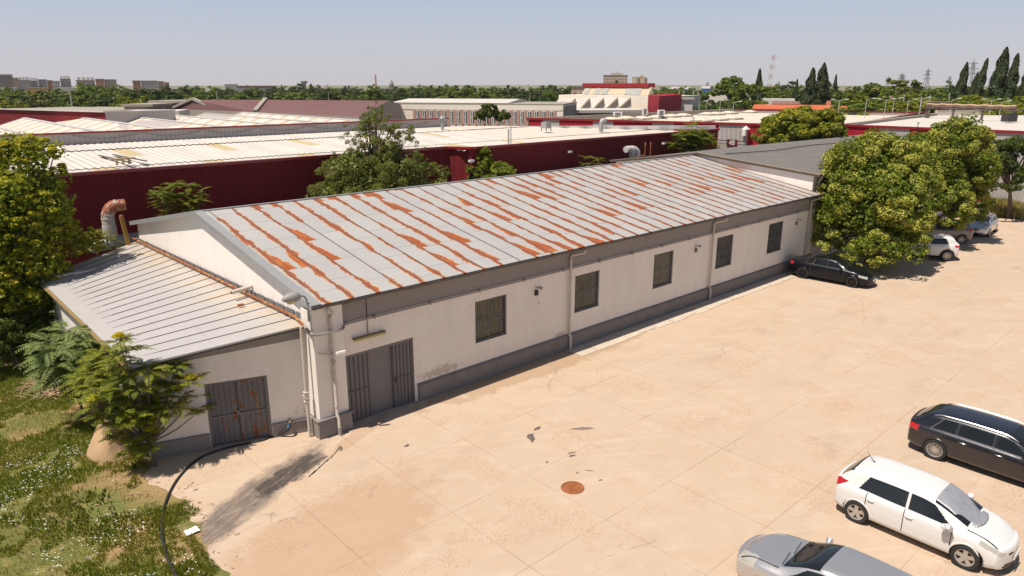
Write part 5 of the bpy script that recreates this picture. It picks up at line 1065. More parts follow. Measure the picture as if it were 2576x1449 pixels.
# pipe bridge
pb0, pb1 = W(*c4(1600, 622), D=118), W(*c4(2500, 640), D=112); t = thing('pipe_bridge', 'rusty pipe bridge carrying old lagged pipes across the yard behind the white roof', 'pipe bridge', (pb0.x, pb0.y, 0))
d = (pb1 - pb0); zz = (pb0.z + pb1.z) / 2
for k, dz in enumerate((0, .3, .55)):
    if k == 2: pts = [pb0 + d * u + Vector((0, 0, dz - .2)) for u in (0, .3)]
    else: pts = [Vector((pb0.x + d.x * u, pb0.y + d.y * u, zz - .3 + dz + .06 * math.sin(u * 40))) for u in [i / 24 for i in range(25)]]
    shift(MB().tube(pts, .15 if k != 2 else .11, 8).build('pipe', M['dry_wood'] if k == 1 else M['seam_brown'], t, smooth=True), t)
for u in (0.01, .04, .33, .66, .985): q = pb0 + d * u; shift(MB().box(q.x - .13, q.x + .13, q.y - .13, q.y + .13, 0, zz - .4).box(q.x - .25, q.x + .25, q.y - .9, q.y + .9, zz - .55, zz - .42).build('trestle', M['seam_brown'], t), t)
# thin power lines above the linden street
tag(MB().tube([(58, 17.0, 5.0), (72, 10.5, 4.4), (90, 3, 4.9)], .012, 4).build('overhead_wire', M['black']), 'thin black wire stretched past the lindens over the yard corner', 'wire')
# ---------------------------------------------------------------- vegetation
def leafmat(name, c1, c2, c3=None, trans=.25, rough=.55):
    g = newmat(name); r = g.n('ShaderNodeNewGeometry').outputs['Random Per Island']
    cr = g.n('ShaderNodeValToRGB'); g.nt.links.new(r, cr.inputs[0]); e = cr.color_ramp.elements
    e[0].color = (*c1, 1); e[1].color = (*(c3 or c2), 1)
    if c3: x = e.new(.6); x.color = (*c2, 1)
    big = g.noise(g.obj(), .35, 2); c = g.mix(g.step(big, .3, .7), cr.outputs[0], g.mix(1.0, cr.outputs[0], (.72, .85, .8), 'MULTIPLY'))
    g.color(c); g.rough(rough); g.b.inputs['Specular IOR Level'].default_value = .35
    tr = g.n('ShaderNodeBsdfTranslucent'); g.nt.links.new(g.mix(.5, c, (c2[0] * 1.6, c2[1] * 1.7, c2[2]), 'MIX'), tr.inputs[0])
    ms = g.n('ShaderNodeMixShader', i_0=trans); out = g.nt.nodes['Material Output']; g.nt.links.new(g.b.outputs[0], ms.inputs[1]); g.nt.links.new(tr.outputs[0], ms.inputs[2]); g.nt.links.new(ms.outputs[0], out.inputs[0])
leafmat('leaf_linden', (.075, .115, .006), (.14, .18, .010), (.26, .27, .02), .38)
leafmat('bract_linden', (.55, .49, .07), (.72, .64, .12), (.85, .78, .28), .4)
leafmat('leaf_rain', (.11, .15, .008), (.21, .235, .012), (.40, .37, .02), .45)
leafmat('flower_yellow', (.50, .42, .02), (.62, .50, .03), (.72, .58, .06), .4)
leafmat('leaf_center', (.10, .125, .014), (.18, .19, .026), (.34, .31, .10), .36)
leafmat('leaf_ail', (.12, .155, .010), (.22, .24, .016), (.36, .34, .035), .42)
leafmat('leaf_sumac', (.13, .18, .05), (.20, .25, .07), (.30, .32, .11), .35)
leafmat('leaf_far1', (.035, .058, .010), (.065, .095, .014), (.11, .135, .02), .25)
leafmat('leaf_far2', (.085, .125, .012), (.145, .19, .018), (.23, .25, .026), .32)
leafmat('leaf_far3', (.12, .13, .03), (.20, .20, .05), (.28, .26, .08), .3)
leafmat('leaf_poplar', (.034, .050, .014), (.055, .075, .02), (.09, .11, .032), .2)
leafmat('leaf_bright', (.13, .16, .010), (.23, .24, .015), (.34, .31, .025), .4)
leafmat('leaf_dark', (.045, .072, .008), (.085, .115, .012), (.15, .165, .018), .35)
leafmat('grass_green', (.14, .165, .014), (.22, .235, .022), (.34, .31, .05), .4)
leafmat('grass_dry', (.32, .23, .08), (.44, .31, .12), (.26, .25, .06), .3)
leafmat('petal', (.75, .74, .70), (.85, .84, .80), None, .1)
def unit(n): v = rng.normal(size=(n, 3)); return v / np.linalg.norm(v, axis=1)[:, None]
def clumps(blobs, n, rc=(.18, .32), inner=.55, lowcut=-.75):
    w_ = np.array([(b[3] * b[4] * b[5]) ** (2 / 3) for b in blobs]); w_ /= w_.sum(); idx = rng.choice(len(blobs), n, p=w_); out = np.zeros((n, 4))
    B = np.array(blobs)[idx]; d = unit(n); d[:, 2] = np.where(d[:, 2] < lowcut, -d[:, 2], d[:, 2]); r = inner + (1 - inner) * rng.random(n) ** .5
    out[:, :3] = B[:, :3] + d * B[:, 3:6] * r[:, None]; out[:, 3] = rng.uniform(*rc, n) * (B[:, 3] + B[:, 5]) / 2; return out
def leafset(cl, n, size, ratio=.6, up=.45, spread=.55, top=False, out_c=None):
    w_ = cl[:, 3] ** 2; idx = rng.choice(len(cl), n, p=w_ / w_.sum()); d = unit(n)
    if top: d[:, 2] = np.abs(d[:, 2]) * 1.2
    d[:, 2] += .15; d /= np.linalg.norm(d, axis=1)[:, None]
    r = cl[idx, 3] * (spread + (1.05 - spread) * rng.random(n) ** .6) * (1.06 if top else 1.0)
    p = cl[idx, :3] + d * r[:, None] * np.array([1, 1, .8])
    nn = d + rng.normal(size=(n, 3)) * .55 + np.array([0, 0, up]); nn /= np.linalg.norm(nn, axis=1)[:, None]
    t = np.cross(nn, rng.normal(size=(n, 3))); t /= np.linalg.norm(t, axis=1)[:, None]; b = np.cross(nn, t)
    s = size * rng.uniform(.65, 1.35, n)[:, None]
    V = np.stack([p - t * s / 2, p + b * s * ratio / 2 - t * s * .05 - nn * s * .08, p + t * s / 2, p - b * s * ratio / 2 - t * s * .05 - nn * s * .08], 1).reshape(-1, 3)
    return V
def quads(n): return np.arange(n * 4, dtype=np.int32).reshape(-1, 4)
def leafobj(name, V, mat, parent, inv=None): 
    if inv is not None: V = V - np.array(inv)
    return npmesh(name, V, quads(len(V) // 4), M[mat], parent)
def limbs(base, cl, r0, n=14, top=.75, wig=.25, mat='bark', parent=None, fork=.45, name='trunk'):
    base = Vector(base); cs = cl[rng.choice(len(cl), min(n, len(cl)), replace=False)]; ctr = Vector(cl[:, :3].mean(0)); zf = base.z + (ctr.z - base.z) * fork
    f = Vector((base.x + (ctr.x - base.x) * .5, base.y + (ctr.y - base.y) * .5, zf)); mb = MB().tube(curve_pts([base, base.lerp(f, .5) + Vector((wig * .3, -wig * .2, 0)), f], 4), [r0 * (1 - .4 * i / 8) for i in range(9)], 8)
    for c in cs:
        e = Vector(c[:3]); m_ = f.lerp(e, .5) + Vector((random.uniform(-wig, wig), random.uniform(-wig, wig), random.uniform(0, wig))); pts = curve_pts([f, m_, e], 4); k = len(pts); mb.tube(pts, [r0 * .5 * (1 - .85 * i / (k - 1)) for i in range(k)], 5)
    o = mb.build(name, M[mat], parent, smooth=False); return o
def tree(name, label, cat, base, blobs, ncl, nl, size, mat, r0=.2, flower=None, group=None, rc=(.18, .32), inner=.55, nlimb=14, core=None, ratio=.6, spread=.55, fork=.45):
    base = tuple(base); t = thing(name, label, cat, base, group=group); b = np.array(base); bl = [tuple(np.array(q[:3]) - b) + tuple(q[3:]) for q in blobs]
    cl = clumps(bl, ncl, rc, inner); V = leafset(cl, nl, size, ratio, spread=spread)
    if core: c2 = clumps(bl, max(8, ncl // 3), (.3, .45), .1); V = np.concatenate([V, leafset(c2, core[0], core[1], .8)])
    leafobj('crown', V, mat, t)
    if flower: leafobj('blossom', leafset(cl, flower[1], flower[2], flower[3] if len(flower) > 3 else .6, top=flower[0] != 'bract_linden', spread=.85), flower[0], t)
    limbs((0, 0, 0), cl, r0, nlimb, parent=t, fork=fork); return t
def BL(px, py, D, rp, rv=None, ry=None):   # blob centred behind a pixel at distance D with pixel radii
    q = W(px, py, D=D); k = D / F * 1.02; return (q.x, q.y, q.z, rp * k, (ry or rp) * k, (rv or rp) * k)

# lindens by the parked cars
tree('linden', 'large flowering linden with pale yellow bracts standing behind the dark blue sedan', 'tree', W(2185, 640, D=51.5).xy[:] + (0,), [BL(2190, 425, 51.5, 98, 74), BL(2130, 510, 50.5, 72, 84), BL(2225, 530, 50, 92, 96), BL(2282, 452, 52, 70, 78), BL(2112, 605, 49.5, 58, 42), BL(2235, 605, 49, 75, 48), BL(2160, 638, 48.5, 80, 28), BL(2300, 560, 52, 48, 60)], 520, 105000, .125, 'leaf_linden', .26, ('bract_linden', 82000, .12, .5), 'lindens by the parked cars', (.10, .20), .5, 20, (26000, .2))
tree('linden', 'second flowering linden standing over the white car and the grey car', 'tree', W(2395, 560, D=62).xy[:] + (0,), [BL(2398, 378, 62, 68, 62), BL(2335, 425, 60, 62, 74), BL(2440, 450, 62, 50, 70), BL(2370, 515, 59, 62, 58), BL(2435, 520, 63, 40, 38)], 320, 64000, .14, 'leaf_linden', .24, ('bract_linden', 36000, .12, .5), 'lindens by the parked cars', (.10, .20), .5, 18, (18000, .2))
tree('linden', 'darker leafy tree without blossom behind the lindens at the right edge', 'tree', W(2540, 520, D=76).xy[:] + (0,), [BL(2505, 390, 76, 40, 36), BL(2560, 410, 75, 48, 50), BL(2530, 450, 74, 42, 28), BL(2600, 440, 74, 40, 40)], 100, 17000, .20, 'leaf_dark', .22, None, 'lindens by the parked cars', (.14, .28), .45, 20)
# big yellow-green tree at the left
tree('golden_rain_tree', 'large yellow flowering tree at the left edge beside the shed roof', 'tree', (2.6, 35.2, 0), [BL(70, 425, 37, 70, 68), BL(20, 560, 36, 90, 100), BL(105, 545, 37, 62, 80), BL(165, 610, 37.5, 70, 45), BL(225, 600, 38.5, 34, 24), BL(45, 690, 36, 90, 90), BL(-60, 530, 37, 85, 120), BL(30, 800, 36.5, 80, 90), BL(135, 690, 37.5, 50, 50)], 1100, 110000, .12, 'leaf_rain', .24, ('flower_yellow', 75000, .095, .7), None, (.055, .13), .5, 40, (30000, .15), .38, .35)
tree('shade_bush', 'dark leafy thicket under the yellow flowering tree at the left edge', 'bush', W(40, 930, z=0), [BL(30, 860, 34.5, 60, 60), BL(85, 830, 35.0, 40, 60), BL(-40, 880, 34, 60, 60)], 90, 12000, .15, 'leaf_dark', .1, None, None, (.14, .3), .4, 12, None, .5)
# airy tree over the ridge in the middle
ct = [BL(850, 460, 47, 75, 52), BL(950, 450, 47.5, 95, 62), BL(1060, 455, 49, 62, 50), BL(880, 420, 47.5, 55, 45), BL(1000, 410, 48, 70, 45), BL(945, 500, 47, 150, 40)]
tc = tree('wild_plum', 'wide olive green tree with a sparse open top rising behind the warehouse ridge', 'tree', (25.0, 41.4, 0), ct, 300, 60000, .105, 'leaf_center', .2, None, None, (.10, .22), .5, 30, (16000, .17), .5)
b = np.array((25.0, 41.4, 0)); cl = clumps([tuple(np.array(q[:3]) - b) + tuple(q[3:]) for q in [BL(940, 350, 48, 66, 62), BL(950, 290, 48, 44, 32), BL(890, 335, 48, 34, 40), BL(1010, 350, 48.5, 48, 44), BL(1050, 400, 48.5, 40, 35)]], 150, (.10, .2), .2)
leafobj('upper_crown', leafset(cl, 7500, .125, .5, spread=.2), 'leaf_center', tc)
mb = MB(); f0 = Vector(W(942, 430, D=48)) - Vector(b)
for c in cl[:90]: e = Vector(c[:3]) + Vector((0, 0, .25)); mb.tube(curve_pts([f0 + Vector((random.uniform(-.7, .7), 0, random.uniform(-.3, .6))), f0.lerp(e, .55) + Vector((random.uniform(-.15, .15), 0, -.1)), e], 3), [.035, .03, .026, .02, .016, .012, .006], 4)
mb.build('twigs', M['bark'], tc)
def fronds(tips, n_per, L, pairs=10, leaf=.3, ratio=.32, droop=.35, up=(.1, .7), jit=.15):
    """pinnate leaves radiating from every branch tip; returns the leaflets' vertices and the rachis lines"""
    out = []; rach = []
    for tp_ in tips:
        a0 = random.uniform(0, 6.28)
        for k in range(n_per):
            a = a0 + 2 * math.pi * k / n_per + random.uniform(-.3, .3); el = random.uniform(*up); Lf = L * random.uniform(.7, 1.15)
            d = np.array((math.cos(a) * math.cos(el), math.sin(a) * math.cos(el), math.sin(el))); s = np.array((-math.sin(a), math.cos(a), 0)); o = np.array(tp_[:3]) + rng.normal(size=3) * jit * L * .4
            ts = np.linspace(.16, 1, pairs); prev = o
            for t in ts:
                p = o + d * Lf * t - np.array((0, 0, droop * Lf * t * t)); tang = d * Lf - np.array((0, 0, 2 * droop * Lf * t)); tang /= np.linalg.norm(tang)
                l = leaf * Lf * (1.0 - .55 * abs(t - .42) / .58); w = l * ratio / 2
                for sg in (-1, 1):
                    ld = s * sg * .9 + tang * .42 + np.array((0, 0, -.22 + random.uniform(-.15, .12))); ld /= np.linalg.norm(ld); wd = np.cross(ld, np.cross(tang, s) if sg > 0 else np.cross(s, tang)); wd /= (np.linalg.norm(wd) + 1e-9)
                    out += [p, p + ld * l * .35 + wd * w, p + ld * l, p + ld * l * .35 - wd * w]
            rach.append((o, o + d * Lf * .5 - np.array((0, 0, droop * Lf * .25)), o + d * Lf - np.array((0, 0, droop * Lf))))
    return np.array(out), rach
def frond_tree(name, label, cat, base, tips, n_per, L, mat, r0=.06, flower=None, **k):
    t = thing(name, label, cat, tuple(base)); b = Vector(base); tl_ = [Vector(q) - b for q in tips]; V, rach = fronds(tl_, n_per, L, **k); leafobj('crown', V, mat, t)
    mb = MB(); ctr = sum(tl_, Vector()) / len(tl_); f = Vector((ctr.x * .3, ctr.y * .3, ctr.z * .35)); mb.tube([(0, 0, -.1), f * .5, f], [r0, r0 * .9, r0 * .75], 7)
    for q in tl_: m_ = f.lerp(q, .5) + Vector((0, 0, -.12)); pts = curve_pts([f, m_, q], 3); mb.tube(pts, [r0 * .5 * (1 - .7 * i / (len(pts) - 1)) for i in range(len(pts))], 5)
    for a_, b_, c_ in rach: mb.tube([a_, b_, c_], [.008, .006, .003], 3, cap=False)
    mb.build('stem', M['bark'], t)
    if flower:
        cl = np.array([list(q + Vector((0, 0, .12))) + [flower[1]] for i, q in enumerate(tl_) if i % flower[2] == 0]); leafobj('blossom', leafset(cl, flower[3], .05, .8, top=True, spread=.2), 'flower_yellow', t)
    return t
def TP(lst, Y, jy=.5): return [W(a, b, Y=Y + random.uniform(-jy, jy)) for a, b in lst]
random.seed(3)
tips = TP([(300, 858), (322, 880), (290, 900), (400, 915), (440, 925), (370, 930), (480, 960), (495, 990), (505, 1030), (245, 985), (285, 960), (325, 945), (235, 1015), (275, 1010), (350, 975), (420, 975), (455, 1000), (385, 1010), (320, 1030), (290, 1060), (350, 1060), (410, 1040), (300, 1100), (340, 1110), (375, 1090), (365, 1135), (330, 1135), (400, 985), (260, 1040), (310, 990), (450, 960)], 22.0, .45)
tips = tips + [q.lerp(random.choice(tips), .5) + Vector((random.uniform(-.15,.15), random.uniform(-.4,.3), random.uniform(-.1,.2))) for q in tips[::2]]
frond_tree('young_tree', 'young tree with feathery leaves and yellow blossom at the front corner of the shed', 'tree', (5.15, 22.0, 0), tips, 9, .60, 'leaf_ail', .06, ('x', .17, 6, 5500), pairs=10, leaf=.30, ratio=.42)
tips = TP([(200, 860), (160, 880), (230, 850), (130, 900), (190, 905), (150, 930), (220, 900), (250, 890), (120, 870), (180, 835), (245, 925), (205, 940)], 27.0, 1.0); tips = [Vector((min(q.x, 4.8), q.y, q.z)) for q in tips]
tips = tips + [q.lerp(random.choice(tips), .5) + Vector((random.uniform(-.3,.1), random.uniform(-.6,.6), random.uniform(-.4,.4))) for q in tips + tips]
frond_tree('sumac_bush', 'grey green bush with long feathery leaves beside the shed side wall', 'bush', (4.3, 27.0, 0), tips, 9, 1.1, 'leaf_sumac', .05, pairs=12, leaf=.25, ratio=.36, droop=.45)
tips = TP([(270, 890), (300, 905), (250, 930), (285, 930), (320, 920), (240, 960), (280, 965), (225, 945)], 24.0, .6); tips = [Vector((min(q.x, 4.8), q.y, q.z)) for q in tips]
tips = tips + [q.lerp(random.choice(tips), .5) + Vector((random.uniform(-.3,.1), random.uniform(-.6,.4), random.uniform(-.4,.3))) for q in tips + tips]
frond_tree('sumac_bush', 'bright green bush with feathery leaves between the grey green bush and the young tree', 'bush', (4.4, 24.6, 0), tips, 9, .85, 'leaf_ail', .05, pairs=12, leaf=.27, ratio=.33, droop=.4)
tips = TP([(440, 466), (470, 468), (415, 475), (495, 480), (395, 492), (430, 495), (465, 495), (500, 505), (410, 515), (445, 520), (480, 515), (425, 540), (470, 540)], 40.9, .4)
tips = tips + [q.lerp(random.choice(tips), .5) for q in tips]
frond_tree('tree_of_heaven', 'small feathery tree in front of the dark red wall right of the exhaust duct', 'tree', (12.7, 41.2, 0), tips, 8, .85, 'leaf_ail', .07, pairs=11, leaf=.26, ratio=.36)
tips = TP([(1480, 398), (1500, 400), (1475, 412), (1505, 415), (1490, 420)], 40.6, .2)
frond_tree('sapling', 'sprouting bright green sapling behind the warehouse ridge with one bare stick', 'sapling', (46.6, 40.7, 0), tips, 9, .9, 'leaf_bright', .05, pairs=11, leaf=.25)
tips = TP([(250, 590), (270, 600), (235, 620), (260, 625), (215, 630)], 38.2, .4)
frond_tree('sapling', 'feathery sapling behind the shed roof in front of the lower exhaust pipe', 'sapling', (8.3, 38.0, 0), tips, 8, .75, 'leaf_ail', .05, pairs=10)
tree('creeper_tree', 'two headed green tree covered in creeper before the bright red wall corner', 'tree', (36.2, 40.8, 0), [BL(1215, 405, 54.5, 24, 30), BL(1215, 445, 54.5, 40, 28), BL(1265, 435, 54.5, 30, 28), BL(1190, 435, 54, 22, 20)], 70, 9000, .15, 'leaf_ail', .1, None, None, (.16, .32), .4, 10, (1500, .3), .5)
tips = [W(a, b, Y=40.4 + random.uniform(-.5, .5)) for a, b in [(1742, 316), (1725, 330), (1760, 330), (1710, 345), (1740, 345), (1775, 348), (1700, 362), (1728, 362), (1758, 362), (1790, 360), (1712, 378), (1745, 378), (1780, 375), (1765, 340), (1798, 372)]]
tips = tips + [q.lerp(random.choice(tips), .5) for q in tips + tips]
frond_tree('tree_of_heaven', 'leafy tree before the right end of the dark red wall', 'tree', (60.5, 40.3, 0), tips, 10, 1.25, 'leaf_ail', .1, pairs=11, leaf=.25, ratio=.4)
tree('round_tree', 'round yellow green tree behind the grey roof, left one', 'tree', W(1990, 400, D=78).xy[:] + (0,), [BL(1990, 325, 78, 62, 42), BL(1940, 345, 77, 40, 22), BL(2010, 292, 79, 30, 18)], 95, 14000, .26, 'leaf_bright', .2, ('flower_yellow', 2500, .16), 'round trees behind the grey roof', (.14, .28), .5, 10, (2500, .5), .45)
tree('round_tree', 'round yellow green tree behind the grey roof with a dark shoot on top, right one', 'tree', W(2075, 400, D=76).xy[:] + (0,), [BL(2065, 325, 76, 55, 38), BL(2095, 340, 76, 30, 20), BL(2075, 290, 76, 20, 16)], 80, 12000, .26, 'leaf_bright', .2, ('flower_yellow', 1200, .16), 'round trees behind the grey roof', (.14, .28), .5, 10, (2000, .5), .45)
tree('office_tree', 'spreading green tree in front of the cream office block', 'tree', W(1237, 320, D=98).xy[:] + (0,), [BL(1240, 290, 98, 40, 13), BL(1230, 275, 98, 25, 12), BL(1262, 297, 98, 20, 8), BL(1210, 296, 98, 18, 8)], 60, 5000, .32, 'leaf_dark', .2, None, None, (.2, .36), .4, 10)

# ---- background trees: prototypes and copies
def proto(kind, mat, seed, n=3200, size=.42):
    random.seed(seed); H = 10.
    t = thing('background_tree', '', 'tree', (0, 0, -50))
    if kind == 'round':
        bl = [(random.uniform(-1.6, 1.6), random.uniform(-1.6, 1.6), random.uniform(3.5, 7.6), random.uniform(1.8, 2.8), random.uniform(1.8, 2.8), random.uniform(1.4, 2.1)) for _ in range(7)] + [(0, 0, 8.2, 1.5, 1.5, 1.6), (0, 0, 2.4, 3, 3, 1.8)]
        cl = clumps(bl, 75, (.2, .4), .5)
    elif kind == 'open':
        bl = [(random.uniform(-2.2, 2.2), random.uniform(-2, 2), random.uniform(4, 8.6), random.uniform(.9, 1.6), random.uniform(.9, 1.6), random.uniform(.7, 1.2)) for _ in range(14)] + [(0, 0, 3.2, 2, 2, 1.8)]; cl = clumps(bl, 80, (.25, .45), .4)
    else:
        bl = [(.12 * math.sin(i), .1 * math.cos(i * 2), .8 + i * .92, 1.05 * math.sin(math.pi * (i + 1.3) / 12.5) ** .7 + .12, 1.05 * math.sin(math.pi * (i + 1.3) / 12.5) ** .7 + .12, .85) for i in range(10)]; cl = clumps(bl, 240, (.22, .42), .1)
    V = leafset(cl, n, size, .75, spread=.4)
    if kind == 'poplar':   # a dense feathery spindle of upright tufts
        z = .35 + 9.6 * rng.random(n) ** .85; th = rng.uniform(0, 6.283, n); u = (z - .35) / 9.6; prof = .98 * np.sin(np.pi * (u * .9 + .1) ** .8) ** .75 + .05
        nz = np.array([noise.noise(Vector((math.cos(a) * 1.6, math.sin(a) * 1.6, zz * .9 + seed))) for a, zz in zip(th, z)]); r = prof * (.62 + .75 * nz + .30 * rng.random(n)); r = np.clip(r, .02, None)
        p = np.stack([r * np.cos(th), r * np.sin(th), z], 1); nn = np.stack([np.cos(th), np.sin(th), .3 + 0 * th], 1) + rng.normal(size=(n, 3)) * .5; nn /= np.linalg.norm(nn, axis=1)[:, None]
        tt = np.array([0, 0, 1.]) + rng.normal(size=(n, 3)) * .35; tt -= nn * (tt * nn).sum(1)[:, None]; tt /= np.linalg.norm(tt, axis=1)[:, None]; bb = np.cross(nn, tt); sz = size * rng.uniform(.6, 1.3, n)[:, None]
        V = np.stack([p - tt * sz * .6, p + bb * sz * .3, p + tt * sz * .6, p - bb * sz * .3], 1).reshape(-1, 3)
    leafobj('crown', V, mat, t); limbs((0, 0, 0), cl, .22, 8, parent=t); return t
P_ = {k: [proto(kd, m_, 10 + i, n, s) for i, (kd, m_, n, s) in enumerate(v)] for k, v in dict(
    dark=[('round', 'leaf_far1', 3600, .45)] * 3, mid=[('round', 'leaf_far2', 3600, .45)] * 3, pale=[('open', 'leaf_far3', 2600, .42)] * 2, open=[('open', 'leaf_far2', 3000, .42)] * 2, poplar=[('poplar', 'leaf_poplar', 9500, .24)] * 2, bright=[('round', 'leaf_bright', 3600, .42)] * 2).items()}
used = set()
KIND = dict(dark='dark green', mid='mid green', pale='pale yellowish', open='loose green', poplar='poplar', bright='yellow green')
def put(kind, px, yt, D_, wide=1.0, label=None, group=None, lean=0.0, name='tree', hmin=3.0):
    p = random.choice(P_[kind]); o = p if p not in used else copy_tree(p); used.add(p); q = W(px, yt, D=D_); H = max(hmin, q.z)
    o.location = (q.x, q.y, 0); s_ = H / 9.9; o.scale = (s_ * wide, s_ * wide, s_)
    o.rotation_euler = Matrix.Rotation(lean, 3, Vector((math.sin(TH), math.cos(TH), 0))).to_euler(); 
    if not lean: o.rotation_euler.z = random.uniform(0, 6.28)
    tag(o, label or f'{KIND[kind]} tree in the treeline', 'tree', group); return o
random.seed(21)
GR = 'trees of the far treeline'
def fillrow(xa, xb, D_, ya, yb, step, kinds, where, group, wide=(1.2, 1.9)):
    x_ = xa
    while x_ < xb:
        k = random.choice(kinds); put(k, x_, random.uniform(ya, yb), D_ * random.uniform(.94, 1.06), random.uniform(*wide), f'{KIND[k]} tree {where}', group); x_ += step * random.uniform(.75, 1.25)
fillrow(-40, 1500, 480, 211, 223, 24, ['dark', 'dark', 'mid'], 'among the farthest row in front of the apartment blocks', GR)
fillrow(-40, 1500, 370, 210, 229, 29, ['dark', 'dark', 'mid', 'open'], 'in the middle of the long treeline behind the warehouse roofs', GR)
fillrow(-40, 1450, 265, 212, 238, 31, ['dark', 'mid', 'mid', 'dark'], 'at the front of the long treeline behind the warehouse roofs', GR)
fillrow(-40, 440, 205, 226, 250, 27, ['dark', 'mid', 'dark', 'bright'], 'just behind the long white sheds at left', GR)
for a in [('pale', 75, 228, 175, 1.25, 'large loosely flowering tree behind the white sheds at the far left'), ('dark', 120, 216, 240, 1.1, 'dark tree beside the yellow house'), ('mid', 205, 205, 300, 1.6, 'broad dark green tree right of the yellow house below the white blocks'), ('dark', 330, 232, 190, 1.4, 'dark broad tree right of the leaning pole'), ('bright', 352, 236, 160, 1.15, 'rounded pale green tree above the flat annex'), ('bright', 305, 238, 165, 1.0, 'small golden green tree left of the annex'), ('dark', 410, 211, 270, 1.2, 'tall dark tree left of the round tree'), ('mid', 524, 213, 230, 1.4, 'big round green tree right of the villa pole'), ('poplar', 782, 211, 330, 1.4, 'dark conical tree right of the water tower'), ('dark', 872, 214, 330, 1.0, 'tall dark tree right of the round silos'), ('dark', 1040 * .6708 + 10, 211, 400, .6, 'thin tree sticking up right of the brown roofed villa'), ('poplar', 1105, 216, 300, 1.2, 'upright dark tree near the spire'), ('dark', 1402, 214, 330, 1.0, 'dark tree beside the blue hall left of the silos'), ('dark', 1552, 203, 500, .9, 'small dark tree in front of the silo building')]: put(*a[:4], wide=a[4], label=a[5], group=GR)
# right hand side
GR2 = 'trees on the right skyline'
fillrow(1440, 1840, 330, 214, 228, 17, ['mid', 'dark', 'open'], 'in front of the blue halls', GR2)
fillrow(1760, 1880, 180, 238, 250, 20, ['mid', 'dark'], 'low behind the cream hall wall', GR2)
fillrow(1900, 2620, 330, 205, 218, 24, ['dark', 'mid', 'open'], 'in the far row of the right skyline', GR2)
fillrow(1900, 2620, 235, 210, 230, 26, ['mid', 'mid', 'dark', 'open'], 'in the middle row of the right skyline', GR2)
fillrow(2130, 2620, 165, 228, 244, 24, ['bright', 'mid', 'bright'], 'in the low bright row behind the lamp posts', GR2)
fillrow(2130, 2620, 145, 246, 258, 24, ['bright', 'bright', 'mid'], 'in the lowest shrubby row behind the lamp posts', GR2, (1.5, 2.0))
put('open', 1845, 191, 165, 1.25, 'tall light green tree right of the blue halls, left crown', GR2); put('open', 1880, 187, 168, 1.15, 'tall light green tree right of the blue halls, right crown', GR2); put('mid', 1862, 222, 160, 1.5, 'broad green tree at the foot of the tall light green trees', GR2); put('dark', 1835, 246, 152, 1.3, 'dark dense tree in the shade of the tall light green trees', GR2)
for px, yt, D_, wd, ln, la in [(1912, 174, 205, 1.15, 0, 'dark poplar left of the red and white mast'), (2046, 172, 190, 1.7, 0, 'left dark poplar of the thick pair above the orange roof'), (2074, 160, 190, 1.9, 0, 'right and taller dark poplar of the thick pair above the orange roof'), (2006, 200, 230, 1.1, 0, 'small dark conifer left of the thick poplar pair'), (2104, 188, 240, .9, 0, 'slim airy tree standing alone right of the poplar pair'), (2424, 158, 200, 1.5, .08, 'leaning poplar, leftmost of the row at the right edge'), (2446, 180, 200, 1.1, .16, 'short thin leaning poplar between two taller ones'), (2468, 147, 200, 1.3, .13, 'slim leaning poplar, third of the row at the right edge'), (2521, 121, 180, 1.7, .07, 'tallest poplar at the right edge'), (2553, 137, 180, 1.5, .05, 'ragged poplar right of the tallest one'), (2584, 170, 190, 1.6, .05, 'poplar cut by the right edge of the picture')]: put('poplar', px - ln * 60, yt, D_, wd * (.55 if px > 2400 else .68), la, 'poplars on the right skyline', ln)
put('open', 2199, 182, 200, 1.3, 'tall open crowned tree above the pinkish old roof', GR2); put('pale', 2258, 193, 195, 1.35, 'cream flowering tree left of the pink brick plant', GR2); put('dark', 2290, 205, 240, 1.4, 'dark tree between the cream tree and the plant', GR2); put('mid', 2362, 200, 215, 1.7, 'big bushy green tree right of the pink brick plant', GR2); put('bright', 2470, 232, 160, 1.8, 'wide yellow green tree below the leaning poplars', GR2)
LM = [(20, 'under the dark grey apartment block'), (75, 'below the white rooftop towers'), (120, 'below the narrow orange brick block'), (165, 'below the white stair towers'), (250, 'below the left brick ended block'), (300, 'between the brick ended blocks'), (380, 'below the lone brick ended block'), (450, 'right of the lone brick ended block'), (540, 'above the left brown roof'), (590, 'by the stepped white house'), (645, 'in front of the brown roofed villa'), (710, 'right of the brown roofed villa'), (765, 'below the water tower'), (820, 'below the round silos'), (885, 'above the right brown roof'), (945, 'by the thin reddish chimney'), (985, 'near the church spire'), (1040, 'before the long tan brick block'), (1110, 'right of the long tan brick block'), (1190, 'at the office roof left end'), (1290, 'above the middle of the office roof'), (1400, 'left of the small blue hall'), (1480, 'beside the small brick ruin'), (1590, 'behind the red ridged hall'), (1680, 'above the red block'), (1750, 'by the old concrete posts'), (1820, 'left of the tall light green trees'), (1900, 'left of the red and white mast'), (1965, 'right of the red and white mast'), (2040, 'behind the thick poplar pair'), (2110, 'right of the thick poplar pair'), (2180, 'near the pinkish old roof'), (2250, 'near the cream flowering tree'), (2315, 'by the pink brick plant'), (2375, 'right of the pink brick plant'), (2435, 'below the leaning poplars'), (2510, 'below the tallest poplar'), (2600, 'at the right edge of the picture')]
def pxof(q): c_, s_ = math.cos(TH), math.sin(TH); rx = c_ * q.x - s_ * q.y; fy = s_ * q.x + c_ * q.y; return CX + F * rx / (fy * math.cos(PITCH) + CAM_H * math.sin(PITCH) * .9)
